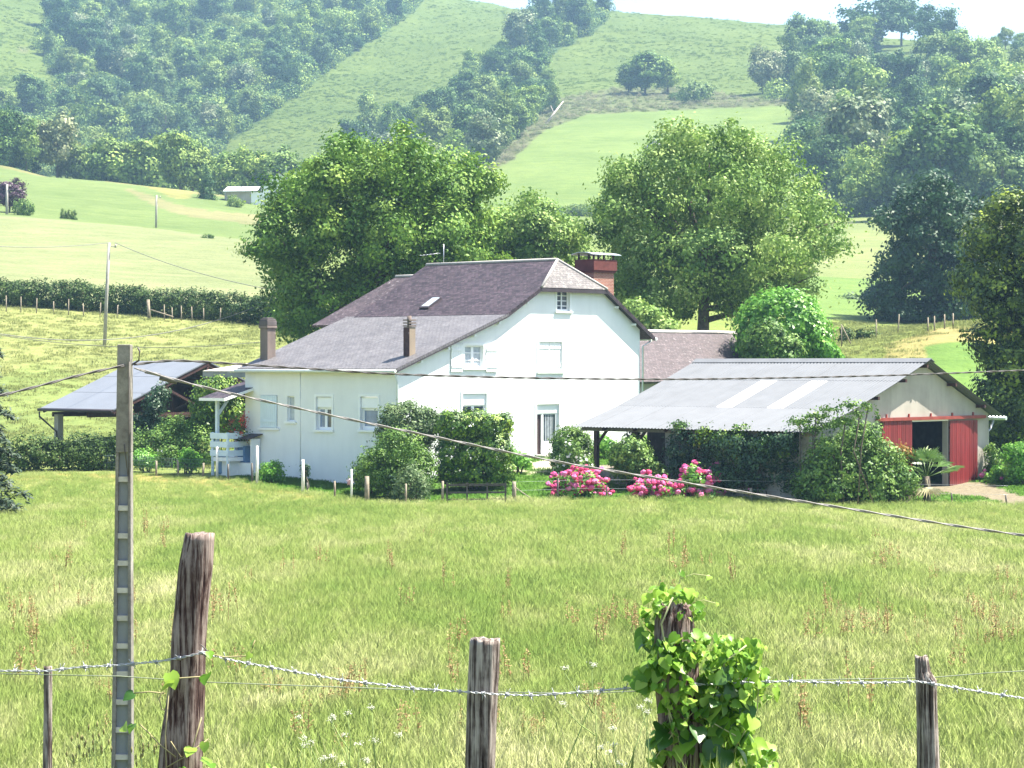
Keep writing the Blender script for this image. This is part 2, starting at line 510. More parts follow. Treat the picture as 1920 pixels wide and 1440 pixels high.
def build_terrain():
    a = np.concatenate([np.arange(-1.3, -0.24, 0.02), np.arange(-0.24, 0.24, 0.0014), np.arange(0.24, 1.31, 0.02)])
    ys = [np.arange(-40, 0, 4.0), np.arange(0, 30, 0.6), np.arange(30, 130, 0.8)]
    y = 130.0; g = []
    while y < 1560:
        g.append(y); y *= 1.0095
    ys = np.concatenate(ys + [np.array(g)])
    A, Yg = np.meshgrid(a, ys)
    X = A * (Yg + 60)
    Z = ground(X, Yg)
    px = 960 + F * X / np.maximum(Yg, 5.0); py = HZ - (Z - EYE) / np.maximum(Yg, 5.0) * F
    nr, nc = X.shape
    c, k = cover_colour(px.ravel(), py.ravel(), Yg.ravel())
    # field boundaries wander a little
    V = np.stack([X.ravel(), Yg.ravel(), Z.ravel()], 1)
    idx = np.arange(nr * nc).reshape(nr, nc)
    Q = np.stack([idx[:-1, :-1], idx[:-1, 1:], idx[1:, 1:], idx[1:, :-1]], -1).reshape(-1, 4)
    fc = k.reshape(nr, nc)[:-1, :-1].ravel()
    names = {0: ('hay_field', 'ground'), 1: ('lawn', 'ground'), 2: ('meadow', 'ground'), 3: ('mown_field', 'ground'),
             4: ('green_field', 'ground'), 5: ('hillside', 'ground'), 6: ('hill_pasture', 'ground'), 7: ('wood_floor', 'ground'), 8: ('gravel_path', 'gravel')}
    for cls, (nm, mt) in names.items():
        q = Q[fc == cls]
        if len(q) == 0: continue
        u, inv = np.unique(q, return_inverse=True)
        me = np_mesh(nm, V[u], inv.ravel(), np.full(len(q), 4), M_GRAVEL if mt == 'gravel' else M_GROUND, attrs={'cover': c[u]}, smooth=True)
        o = bpy.data.objects.new(nm, me)
        link(o); tag(o, kind='structure')
build_terrain()

# ---------------------------------------------------------------- haze
hb = MB().box(-2300, 2300, -60, 1640, -1.0 + float(EYE - 7.5), EYE + 262)
hm = bpy.data.materials.new('haze'); hm.use_nodes = True
hm.node_tree.nodes.clear()
ho = hm.node_tree.nodes.new('ShaderNodeOutputMaterial'); hv = hm.node_tree.nodes.new('ShaderNodeVolumePrincipled')
hv.inputs['Color'].default_value = (0.44, 0.71, 1.0, 1); hv.inputs['Density'].default_value = 0.00021
hv.inputs['Anisotropy'].default_value = 0.2
hm.node_tree.links.new(hv.outputs[0], ho.inputs['Volume'])
haze = hb.build('haze', hm); tag(haze, kind='stuff')
# ---------------------------------------------------------------- foliage
def unit(v):
    return v / np.maximum(np.linalg.norm(v, axis=1, keepdims=True), 1e-9)

def leaf_quads(P, N, L, rng, var, aspect=0.6, droop=0.25):
    """rhombic leaves: returns verts, var"""
    n = len(P)
    r = rng.normal(size=(n, 3)); r[:, 2] -= droop
    a = unit(r - N * np.sum(r * N, 1, keepdims=True))
    b = np.cross(N, a)
    s = (L * rng.uniform(0.65, 1.3, n))[:, None] * 0.5
    V = np.stack([P - a * s, P + b * s * aspect + a * s * 0.15, P + a * s, P - b * s * aspect + a * s * 0.15], 1).reshape(-1, 3)
    return V, np.repeat(var, 4)

def crown_points(lobes, n, rng, clump=0.6, fill=0.2, flat=0.75, outw=1.0, shell=(0.72, 1.04), vr=0.13, sparse=1.0):
    """leaf positions, normals and tone in clumps over the given ellipsoids (cx,cy,cz,rx,ry,rz)"""
    L = np.array(lobes, float)
    area = (L[:, 3] * L[:, 4] + L[:, 3] * L[:, 5] + L[:, 4] * L[:, 5])
    pr = area / area.sum()
    nc = max(6, int(area.sum() * 4.2 / (clump * clump * 2.2) / sparse))
    li = rng.choice(len(L), nc, p=pr)
    d = unit(rng.normal(size=(nc, 3)))
    rr = rng.uniform(shell[0], shell[1], nc)
    C = L[li, :3] + d * L[li, 3:6] * rr[:, None]
    keep = np.ones(nc, bool)                                  # drop clumps buried in other lobes
    for k in range(len(L)):
        q = (((C - L[k, :3]) / L[k, 3:6]) ** 2).sum(1)
        keep &= ~((q < 0.36) & (li != k))
    C = C[keep]; d = d[keep]; li = li[keep]; nc = len(C)
    ct = rng.uniform(0, 1, nc)
    csz = clump * rng.uniform(0.6, 1.35, nc)
    n1 = int(n * (1 - fill))
    ci = rng.integers(0, nc, n1)
    off = rng.normal(size=(n1, 3)) * 0.5
    off[:, 2] *= flat
    P = C[ci] + off * csz[ci][:, None]
    N = unit(d[ci] * outw + unit(off) * 0.45 + rng.normal(size=(n1, 3)) * 0.42 + np.array([0, 0, 0.22]))
    v = 0.5 + (ct[ci] - 0.5) * 0.55 + rng.normal(size=n1) * vr
    n2 = n - n1
    if n2 > 0:
        lj = rng.choice(len(L), n2, p=pr)
        d2 = unit(rng.normal(size=(n2, 3)))
        P2 = L[lj, :3] + d2 * L[lj, 3:6] * (rng.uniform(0.2, 0.85, n2) ** 0.6)[:, None]
        N2 = unit(rng.normal(size=(n2, 3)) + d2 * 0.6)
        P = np.concatenate([P, P2]); N = np.concatenate([N, N2]); v = np.concatenate([v, rng.uniform(0.2, 0.6, n2)])
    return P, N, v

def foliage_mesh(name, lobes, n, L, rng, mat, zmin=None, aspect=0.6, **kw):
    P, N, v = crown_points(lobes, n, rng, **kw)
    if zmin is not None:
        m = P[:, 2] > zmin; P, N, v = P[m], N[m], v[m]
    V, vv = leaf_quads(P, N, L, rng, v, aspect)
    k = len(P)
    return np_mesh(name, V, np.arange(4 * k), np.full(k, 4), mat, attrs={'var': vv})

M_BARK = mat_plain('bark', (0.12, 0.10, 0.08), 0.9, 0.1, 0.35, 6, bump=0.03, bscale=14)
M_WALNUT = mat_leaf('walnut_leaf', (0.038, 0.095, 0.016), (0.12, 0.23, 0.034), (0.26, 0.37, 0.065), 0.22, 0.55, wscale=0.35, spec=0.2)
M_ASH = mat_leaf('ash_leaf', (0.06, 0.13, 0.028), (0.18, 0.295, 0.058), (0.35, 0.45, 0.14), 0.24, 0.55, wscale=0.3, spec=0.2)
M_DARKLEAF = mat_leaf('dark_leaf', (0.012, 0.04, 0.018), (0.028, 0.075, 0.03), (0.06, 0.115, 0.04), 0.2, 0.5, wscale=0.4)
M_MAPLE = mat_leaf('maple_leaf', (0.010, 0.028, 0.006), (0.055, 0.10, 0.012), (0.28, 0.36, 0.035), 0.12, 0.5, wscale=0.4)  # sunlit lobes and dark inner shade put into the spread of leaf tones
M_HEDGE = mat_leaf('hedge_leaf', (0.02, 0.065, 0.008), (0.07, 0.15, 0.014), (0.24, 0.34, 0.03), 0.08, 0.5)
M_LAUREL = mat_leaf('laurel_leaf', (0.054, 0.168, 0.022), (0.132, 0.324, 0.038), (0.264, 0.480, 0.084), 0.35, 0.42)
M_SHRUB = mat_leaf('shrub_leaf', (0.03, 0.08, 0.016), (0.095, 0.185, 0.032), (0.215, 0.32, 0.07), 0.2, 0.5, spec=0.2)
M_GREY = mat_leaf('greyish_leaf', (0.045, 0.085, 0.035), (0.10, 0.16, 0.06), (0.20, 0.265, 0.12), 0.22, 0.55, spec=0.2)
M_FIELDHEDGE = mat_leaf('field_hedge_leaf', (0.016, 0.04, 0.010), (0.04, 0.08, 0.016), (0.10, 0.15, 0.035), 0.12, 0.6, wscale=0.25, spec=0.15)
M_SPRUCE = mat_leaf('spruce_needle', (0.014, 0.032, 0.02), (0.03, 0.06, 0.032), (0.07, 0.10, 0.05), 0.12, 0.6)
M_PURPLE = mat_leaf('purple_leaf', (0.035, 0.014, 0.03), (0.075, 0.032, 0.06), (0.12, 0.06, 0.09), 0.25, 0.5)
M_WOOD1 = mat_leaf('wood_leaf', (0.035, 0.09, 0.024), (0.135, 0.235, 0.052), (0.30, 0.40, 0.09), 0.25, 0.6, objvar=0.85, spec=0.15)
M_WOOD2 = mat_leaf('pale_wood_leaf', (0.091, 0.150, 0.058), (0.195, 0.247, 0.104), (0.390, 0.403, 0.221), 0.25, 0.55, objvar=0.4)

def tree_trunk(base, top, lobes, r0, rng, name='trunk', parent=None, nl=7):
    """tapered trunk from base to top with limbs into the lobes (local coordinates)"""
    mb = MB()
    base = Vector(base); top = Vector(top)
    pts = []; rad = []
    for i in range(7):
        t = i / 6
        p = base.lerp(top, t) + Vector((rng.normal() * 0.04, rng.normal() * 0.04, 0)) * (top - base).length * 0.35 * (t > 0)
        pts.append(p); rad.append(r0 * (1.35 if i == 0 else 1.0 - 0.62 * t))
    mb.tube(pts, rad, 9)
    order = list(range(len(lobes))); rng.shuffle(order)
    for k in order[:nl]:
        c = Vector(lobes[k][:3]); s = rng.uniform(0.35, 0.85)
        st = base.lerp(top, s)
        mid = st.lerp(c, 0.5) + Vector((0, 0, -0.06 * (c - st).length)) + Vector(rng.normal(size=3) * 0.12)
        q = st.lerp(c, 0.8)
        mb.tube([st, mid, q, c], [r0 * 0.42, r0 * 0.28, r0 * 0.17, r0 * 0.06], 6)
    return mb.build(name, M_BARK, parent)

def px_lobes(spec, Y, base, rng, depth=0.55, dup=True, rag=0.0):
    """lobes given by where they show (px,py,rx,ry) turned into ellipsoids around distance Y, local to base"""
    out = []
    xs = [s[0] for s in spec]; wid = (max(xs) - min(xs)) / F * Y / 2 + 0.5
    for s in spec:
        x, y, rx, ry = s[:4]
        dy = s[4] if len(s) > 4 else None
        k = Y / F
        offs = [dy] if dy is not None else ([-depth * wid * rng.uniform(0.35, 0.95), depth * wid * rng.uniform(0.35, 0.95)] if dup else [rng.uniform(-0.5, 0.5) * depth * wid])
        for o in offs:
            c = W(x, y, Y + o) - base
            out.append((c.x, c.y, c.z, rx * k * (1 - 0.17 * rag), max(rx, ry) * k * 0.95 * (1 - 0.14 * rag), ry * k * (1 - 0.17 * rag)))
            for j in range(int(6 * rag)):                     # boughs that stand out of the lobe
                d = rng.normal(size=3); d[2] = abs(d[2]) * 0.8 - 0.15; d /= np.linalg.norm(d)
                q = rng.uniform(0.2, 0.4)
                out.append((c.x + d[0] * rx * k * 0.98, c.y + d[1] * max(rx, ry) * k * 0.95, c.z + d[2] * ry * k * 1.02, rx * k * q, rx * k * q, ry * k * q * rng.uniform(0.8, 1.25)))
    return out

def px_tree(name, label, cat, spec, Y, basepx, n, L, mat, r0, seed, zbase=None, topfrac=0.62, nl=9, depth=0.55, group=None, clump=0.6, fill=0.2, rag=1.0, **kw):
    rng = np.random.default_rng(seed)
    b = onground(basepx, Y)
    if zbase is not None: b.z = zbase
    lobes = px_lobes(spec, Y, b, rng, depth, rag=rag)
    e = empty(name, b); tag(e, label, cat, group)
    zt = max(l[2] for l in lobes) * topfrac
    cx = sum(l[0] for l in lobes) / len(lobes)
    tree_trunk((0, 0, -0.3), (cx * 0.6, 0, zt), lobes, r0, rng, 'trunk', e, nl)
    me = foliage_mesh('crown', lobes, n, L, rng, mat, zmin=0.15, clump=clump, fill=fill, **kw)
    link(bpy.data.objects.new('crown', me), e)
    return e

def shrub(name, label, cat, spec, Y, n, L, mat, seed, group=None, clump=0.28, depth=0.5, basepx=None, stem=True, fill=0.25, **kw):
    rng = np.random.default_rng(seed)
    bx = basepx if basepx is not None else sum(s[0] for s in spec) / len(spec)
    b = onground(bx, Y)
    lobes = px_lobes(spec, Y, b, rng, depth)
    e = empty(name, b); tag(e, label, cat, group)
    me = foliage_mesh('foliage', lobes, n, L, rng, mat, zmin=-0.3, clump=clump, fill=fill, **kw)
    link(bpy.data.objects.new('foliage', me), e)
    if stem:
        mb = MB()
        for k in range(5):
            l = lobes[k % len(lobes)]
            x0 = rng.uniform(-0.2, 0.2); y0 = rng.uniform(-0.15, 0.15)
            mb.tube([(x0, y0, -0.2), ((x0 + l[0]) / 2, (y0 + l[1]) / 2, l[2] * 0.5), (l[0], l[1], l[2])], [0.05, 0.035, 0.015], 5)
        mb.build('stem', M_BARK, e)
    return e

# ---- the two big trees behind the house, and their neighbours
px_tree('walnut_tree', 'big dark green spreading tree rising behind the left end of the farmhouse roof', 'tree',
        [(560,440,85,95),(600,360,75,65),(690,330,80,65),(760,320,70,70),(655,300,38,32),(785,280,28,26),(840,370,80,70),(880,315,22,22),(700,440,110,90),(820,460,90,80),(530,520,50,70),(600,560,90,70),(740,540,110,70),(560,610,45,40),(500,470,35,45),(870,430,60,70),(800,490,80,50),(885,490,50,45)],
        136, 690, 105000, 0.235, M_WALNUT, 0.42, 11, clump=0.8, fill=0.2, topfrac=0.6, nl=12, sparse=2.0)
px_tree('spreading_tree', 'big pale green round crowned tree rising behind the brick chimney and the barn', 'tree',
        [(1330,300,90,55),(1240,330,80,65),(1420,320,85,60),(1180,350,40,40),(1340,390,150,80),(1200,430,75,65),(1480,400,80,70),(1545,430,40,50),(1340,480,170,70),(1180,500,60,50),(1500,480,60,50),(1260,540,90,50),(1420,530,90,50),(1370,258,28,24),(1285,262,40,30),(1580,460,14,12),(1150,400,32,40),(1215,575,60,32),(1410,568,80,34),(1490,540,46,38),(1250,590,40,20),(1165,540,36,40)],
        141, 1315, 95000, 0.23, M_ASH, 0.45, 12, clump=0.7, fill=0.16, topfrac=0.55, nl=14, sparse=1.9)
px_tree('leafy_tree', 'mid green smaller tree between the two big trees above the farmhouse ridge', 'tree',
        [(985,430,50,45),(930,450,50,55),(1040,450,50,40),(1060,480,45,40),(985,390,16,22),(960,500,60,40),(920,485,50,40),(1000,480,70,50),(1075,430,20,18)],
        150, 1000, 30000, 0.24, M_ASH, 0.25, 13, clump=0.75, sparse=1.7)
px_tree('dark_tree', 'dark blue green broad tree standing beyond the barn near the pale field', 'tree',
        [(1745,390,60,50),(1700,430,50,50),(1800,430,55,60),(1740,480,80,60),(1680,520,40,35),(1660,565,35,28),(1720,560,70,50),(1800,520,60,60),(1820,580,45,40),(1690,600,45,24),(1780,600,60,26),(1750,350,32,22)],
        205, 1755, 42000, 0.36, M_DARKLEAF, 0.4, 14, clump=0.95, fill=0.2, nl=10, sparse=2.0)
px_tree('maple_tree', 'huge dark tree with painted sunlit yellow green leaves at the right beside the barn', 'tree',
        [(1900,400,60,45),(1850,450,45,45),(1920,470,80,60),(1830,530,50,40),(1880,560,70,50),(1945,560,80,80),(1860,640,48,40),(1905,690,75,60),(1960,680,80,80),(1870,740,45,45),(1930,780,70,60),(1880,800,36,40),(2000,480,100,110),(2010,650,110,110),(2000,820,100,60),(1990,380,60,40)],
        112, 1985, 70000, 0.21, M_MAPLE, 0.5, 15, clump=0.45, fill=0.12, nl=12, sparse=1.2, vr=0.08, outw=1.7, rag=0.34)
shrub('laurel_bush', 'big round bright green laurel bush behind the barn roof', 'bush',
      [(1468,600,72,58),(1430,610,50,50),(1510,620,46,52),(1468,640,85,50),(1440,650,60,45),(1525,650,32,40)], 128, 17000, 0.24, M_LAUREL, 16, clump=0.4)
shrub('shaded_shrub', 'duller green shrub in front of the round laurel bush, behind the slate outbuilding roof', 'bush',
      [(1440,640,40,42),(1465,660,44,36),(1425,665,30,30)], 124, 5000, 0.2, M_SHRUB, 17, clump=0.35)
shrub('pale_bush', 'pale blue green bush cluster in the field left of the dark tree', 'bush',
      [(1580,592,42,30),(1620,600,40,28),(1555,605,30,24),(1640,615,36,20),(1600,575,26,18)], 232, 7000, 0.4, M_GREY, 18, clump=0.8)
shrub('yellow_bush', 'yellow green bush peeping over the right slope of the farmhouse roof', 'bush',
      [(1215,600,34,26),(1190,585,22,22),(1245,620,24,20)], 132, 5000, 0.24, M_ASH, 19, clump=0.45)
shrub('pale_leafed_plant', 'pale leafy plant at the foot of the round laurel bush', 'plant',
      [(1556,662,16,16),(1545,650,12,14),(1570,670,12,10)], 126, 900, 0.25, M_LAUREL, 20, clump=0.3)
rng = np.random.default_rng(5)
for i, (x, y, r) in enumerate([(1585,630,13),(1632,632,10),(1612,628,7),(1650,672,10),(1700,655,11),(1715,640,8),(1668,632,5)]):
    Y = 165 if y < 645 else 150
    shrub('small_bush', ['low dark bush among the fence posts beyond the barn ridge', 'small dark bush near the leaning pale post beyond the barn ridge', 'smallest dark bush between two bushes beyond the barn ridge',
          'dark bush just above the barn ridge', 'dark thorn bush at the foot of the dry grass bank', 'dark bush beside the dry grass bank, upper of two', 'tiny dark bush in the green strip below the dark tree'][i], 'bush',
          [(x, y, r, r * 1.2), (x + r * 0.6, y + r * 0.5, r * 0.8, r * 0.8)], Y, 500, 0.22, M_FIELDHEDGE, 30 + i, clump=0.3, stem=False, group='small bushes beyond the barn')

# ---- woods on the hills: a few trees of each shape, then copies
def hill_tree_mesh(name, kind, seed, mat):
    rng = np.random.default_rng(seed)
    if kind == 'round':
        H = 13.0; lobes = [(0, 0, 7.5, 4.0, 4.0, 4.6)]
        for i in range(9):
            a = rng.uniform(0, 6.28); r = rng.uniform(1.6, 3.4)
            lobes.append((r * math.cos(a), r * math.sin(a), rng.uniform(4.0, 10.8), *([rng.uniform(1.4, 2.5)] * 3)))
        for i in range(3):
            lobes.append((rng.normal() * 1.3, rng.normal() * 1.3, rng.uniform(10.5, 12), 1.6, 1.6, 1.5))
    elif kind == 'tall':
        lobes = []
        for i in range(9):
            z = 2.8 + i * 1.35; r = 2.7 * math.sin(math.pi * (0.25 + 0.7 * i / 9)) + 0.3
            lobes.append((rng.normal() * 0.7, rng.normal() * 0.7, z, r, r, 1.7))
        H = 15
    elif kind == 'spread':
        lobes = [(0, 0, 7.0, 4.4, 4.4, 2.8)]
        for i in range(11):
            a = rng.uniform(0, 6.28); r = rng.uniform(2.6, 5.2)
            lobes.append((r * math.cos(a), r * math.sin(a), rng.uniform(4.0, 9.5) - 0.25 * r, *([rng.uniform(1.3, 2.3)] * 2), rng.uniform(1.0, 1.7)))
        H = 11
    elif kind == 'conifer':
        lobes = []
        for i in range(10):
            z = 1.2 + i * 1.15; r = 3.0 * (1 - i / 10.5)
            lobes.append((rng.normal() * 0.15, rng.normal() * 0.15, z, r, r, 1.0))
        H = 13
    else:                                                      # bush
        lobes = [(0, 0, 1.8, 2.6, 2.6, 1.9)]
        for i in range(6):
            a = rng.uniform(0, 6.28)
            lobes.append((2.0 * math.cos(a), 2.0 * math.sin(a), rng.uniform(1.2, 2.8), 1.4, 1.4, 1.3))
        H = 4
    n = {'round': 5600, 'tall': 4300, 'spread': 5200, 'conifer': 4000, 'bush': 2000}[kind]
    L = {'round': 0.62, 'tall': 0.56, 'spread': 0.58, 'conifer': 0.5, 'bush': 0.42}[kind]
    P, N, v = crown_points(lobes, n, rng, clump=1.15 if kind != 'bush' else 0.7, fill=0.14, sparse=1.9)
    m = P[:, 2] > 0.3; P, N, v = P[m], N[m], v[m]
    V, vv = leaf_quads(P, N, L, rng, v, 0.7)
    k = len(P)
    mb = MB()
    if kind != 'bush':
        mb.tube([(0, 0, -1.5), (0.1, 0, H * 0.35), (0.15, 0.1, H * 0.75)], [0.32, 0.24, 0.08], 6)
        for j in range(4):
            l = lobes[min(len(lobes) - 1, 1 + j)]
            mb.tube([(0.1, 0, H * 0.35), (l[0] * 0.5, l[1] * 0.5, (l[2] + H * 0.35) / 2), (l[0], l[1], l[2])], [0.14, 0.1, 0.04], 5)
    tv = np.array([tuple(p) for p in mb.v]).reshape(-1, 3)
    ff = list(np.arange(4 * k)); fs = [4] * k; mi = [0] * k
    for f in mb.f:
        ff += [4 * k + i for i in f]; fs.append(len(f)); mi.append(1)
    me = np_mesh(name, np.concatenate([V, tv]), ff, fs, [mat, M_BARK], mi, {'var': np.concatenate([vv, np.full(len(tv), 0.5)])})
    return me
HT = {}
for kind, ns in (('round', 4), ('tall', 3), ('spread', 3), ('conifer', 2), ('bush', 2)):
    HT[kind] = [hill_tree_mesh(kind + '_tree', kind, 100 + 10 * i + len(kind), M_WOOD1) for i in range(ns)]
HTP = [hill_tree_mesh('pale_tree', k, 300 + i, M_WOOD2) for i, k in enumerate(('round', 'spread'))]
KH = {'round': 13.2, 'tall': 15.5, 'spread': 10.8, 'conifer': 13.0, 'bush': 3.9}

def plant(kind, p, h, label, group, rng, pale=False, name=None, cat='tree', wid=1.0):
    me = HTP[rng.integers(2)] if pale else HT[kind][rng.integers(len(HT[kind]))]
    hh = KH['round'] if pale else KH[kind]
    o = bpy.data.objects.new(name or {'round': 'broadleaf_tree', 'tall': 'tall_tree', 'spread': 'spreading_tree', 'conifer': 'conifer_tree', 'bush': 'bush'}[kind], me)
    link(o); o.location = p - Vector((0, 0, 0.4))
    s = h / hh
    o.scale = (s * wid * rng.uniform(0.92, 1.1), s * wid * rng.uniform(0.92, 1.1), s)
    o.rotation_euler = (0, 0, rng.uniform(0, 6.28))
    tag(o, label, cat, group)
    return o

def scatter_px(poly, spacing, rng, n_try=6000, mind=None):
    xs = [p[0] for p in poly]; ys = [p[1] for p in poly]
    pts = []
    for _ in range(n_try):
        x = rng.uniform(max(min(xs), -60), min(max(xs), 1990)); y = rng.uniform(max(min(ys), -70), max(ys))
        if not in_poly(np.array([x]), np.array([y]), poly)[0]: continue
        if all((x - a) ** 2 + ((y - b) * 1.35) ** 2 > spacing ** 2 for a, b in pts): pts.append((x, y))
    return pts

def wood(poly, spacing, y0, words, group, seed, hr=(8.5, 19), mixk=(0.5, 0.24, 0.16, 0.02, 0.08), palef=0.09):
    rng = np.random.default_rng(seed)
    kinds = ['round', 'tall', 'spread', 'conifer', 'bush']
    desc = {'round': 'rounded tree', 'tall': 'tall narrow tree', 'spread': 'low wide tree', 'conifer': 'pointed conifer', 'bush': 'low bush'}
    n = 0
    gx0, gx1 = max(0, min(p[0] for p in poly)), min(1920, max(p[0] for p in poly)); gy0, gy1 = max(0, min(p[1] for p in poly)), max(p[1] for p in poly)
    for x, y in scatter_px(poly, spacing, rng):
        p = hit(x, y, y0)
        if p is None: continue
        k = kinds[rng.choice(5, p=mixk)]
        pale = rng.uniform() < palef
        h = rng.uniform(*hr) * {'round': 1.0, 'tall': 1.12, 'spread': 0.85, 'conifer': 1.0, 'bush': 0.42}[k]
        d = 'pale yellowish tree' if pale else desc[k]
        fx = (x - gx0) / (gx1 - gx0); fy = (y - gy0) / (gy1 - gy0)
        part = ['upper', 'middle', 'lower'][max(0, min(2, int(fy * 3)))] + ' ' + ['left', 'central', 'right'][max(0, min(2, int(fx * 3)))] + ' part of '
        plant(k, p, h, d + ' in the ' + part + words, d + 's in the ' + part + words, rng, pale, cat='tree' if k != 'bush' else 'bush')
        n += 1
    return n
nw = wood(WOOD_L, 37, 480, 'the left hillside wood', '', 1)
nw2 = wood(WOOD_M, 33, 480, 'the central gully wood', '', 2, hr=(8, 16))
nw3 = wood(WOOD_R, 36, 400, 'the right hillside wood', '', 3)
print('WOOD TREES', nw, nw2, nw3)

# ---- single trees of the hills
rng = np.random.default_rng(77)
def single(kind, px, py, hpx, label, y0=480, pale=False, name=None, cat='tree', wid=1.0, group=None):
    p = hit(px, py, y0)
    if p is None:
        p = hit(px, py + 12, y0) or onground(px, 940)
    return plant(kind, p, hpx / F * p.y, label, group, rng, pale, name, cat, wid)
single('spread', 1640, 92, 105, 'largest open crowned tree on the skyline at the right', 700, wid=1.25)
single('round', 1690, 85, 100, 'rounded tree on the skyline between two open crowned trees', 700)
single('spread', 1752, 92, 92, 'lone open crowned tree on the skyline, rightmost of its three', 700, wid=1.0)
single('spread', 1610, 168, 92, 'pale topped flat crowned tree below the skyline trees', 600, pale=True, wid=0.8)
for x, y, h, l in [(1885,92,42,'round'),(1912,98,40,'round'),(1865,110,44,'round')]:
    single(l, x, y, h, 'rounded tree on the skyline near the right edge', 700, group='rounded trees on the right skyline')
single('round', 1210, 178, 82, 'wide bushy tree standing alone above the scrub on the bracken slope', 640, wid=1.35)
single('round', 1178, 176, 60, 'smaller bushy tree at the left foot of the lone wide tree on the slope', 640, wid=1.2)
single('round', 1252, 176, 62, 'smaller bushy tree at the right foot of the lone wide tree on the slope', 640, wid=1.1)
single('bush', 1302, 190, 42, 'small dark round bush on the scrub line under the bracken slope', 640, name='dark_bush', cat='bush', wid=1.05)
single('bush', 1268, 186, 16, 'very small dark bush beside the dark round bush on the slope', 640, name='dark_bush', cat='bush')
single('round', 1085, 66, 72, 'tallest rounded tree at the top of the hill gully', 800)
# tree row along the top of the green field at the left
row = [(-30,268,80,'round'),(20,296,92,'round'),(62,302,66,'tall'),(108,310,98,'round'),(150,315,50,'round'),(185,322,62,'round'),(222,326,72,'round'),(258,332,62,'spread'),(292,338,82,'round'),(338,340,98,'round'),(362,344,80,'round')]
tl = ['dark rounded tree at the left edge of the tree row above the green field', 'dense dark tree second from the left in the row above the green field', 'slim tree between two dense trees of the row above the green field',
      'yellow tipped large tree of the row above the green field', 'low tree right of the yellow tipped one in the row above the green field', 'pale green bushy tree in the middle of the row above the green field',
      'dark bushy tree in the middle of the row above the green field', 'low wide tree in the row above the green field', 'olive green tree next to the darkest tree of the row',
      'darkest dense tree of the row above the green field', 'dense tree at the right end of the row above the green field']
for (x, y, h, k), l in zip(row, tl):
    p = onground(x, 489 if x < 330 else 450)
    plant(k, p, (HZ - (y - h)) / F * p.y - (p.z - EYE), l, 'tree row above the green field', rng, pale=(x == 108))
single('conifer', 388, 378, 74, 'dark pointed conifer beside the far white farmhouse', 395, wid=0.9)
for x, y, h, l in [(430,372,90,'light green tree behind the far white farmhouse, left one'),(470,372,96,'light green tree directly behind the far white farmhouse'),(520,372,100,'light green tree behind the right end of the far white farmhouse')]:
    p = onground(x, 455)
    plant('round', p, (HZ - (y - h)) / F * p.y - (p.z - EYE), l, None, rng)
for x, h in ((560, 100), (600, 96)):
    p = onground(x, 462)
    plant('round', p, 11, 'light green tree beyond the far farmhouse, half hidden by the big walnut tree', 'trees beyond the far farmhouse', rng)
# purple tree and bush by the top of the mown field
p = onground(18, 312); o = plant('round', p, 4.7, 'dark purple leaved tree at the top of the mown field', None, rng, name='purple_tree', wid=1.25)
o.data = HT['round'][0].copy(); o.data.materials[0] = M_PURPLE
p = onground(44, 305); plant('bush', p, 2.5, 'green bush in front of the purple tree', None, rng, name='green_bush', cat='bush', wid=0.75)
for i, x in enumerate((117, 123, 129, 135, 140)):
    p = onground(x, 302); plant('conifer', p, 1.9 - 0.25 * (i % 2), 'small clipped dark conifer in the short row at the top of the mown field', 'short conifer row on the mown field', rng, name='small_conifer', wid=0.9)
p = onground(388, 272); plant('bush', p, 0.9, 'tiny bush on the line between mown field and green field', None, rng, cat='bush')
p = hit(440, 388, 330); plant('bush', p, 2.3, 'round green bush in front of the far white farmhouse', None, rng, cat='bush', wid=0.7)
# low hedge rows below the hill pasture
for i in range(14):
    x = 1020 + i * 11 + rng.uniform(-3, 3)
    p = hit(x, 404 + rng.uniform(-3, 3), 380)
    plant('bush', p, 1.8 + rng.uniform(0, 0.8), 'low dark bush of the hedge row at the foot of the hill pasture', 'hedge row at the foot of the pasture', rng, cat='bush')

for i in range(22):  # bushes added to make the dark band of shade under the wood
    x = 1505 + i * 9 + rng.uniform(-3, 3)
    p = onground(x, 418 + rng.uniform(0, 14))
    plant('bush', p, 2.6 + rng.uniform(0, 1.6), 'added dark bush standing in for shade along the foot of the right hillside wood', 'added shade bushes at the foot of the right wood', rng, cat='bush')

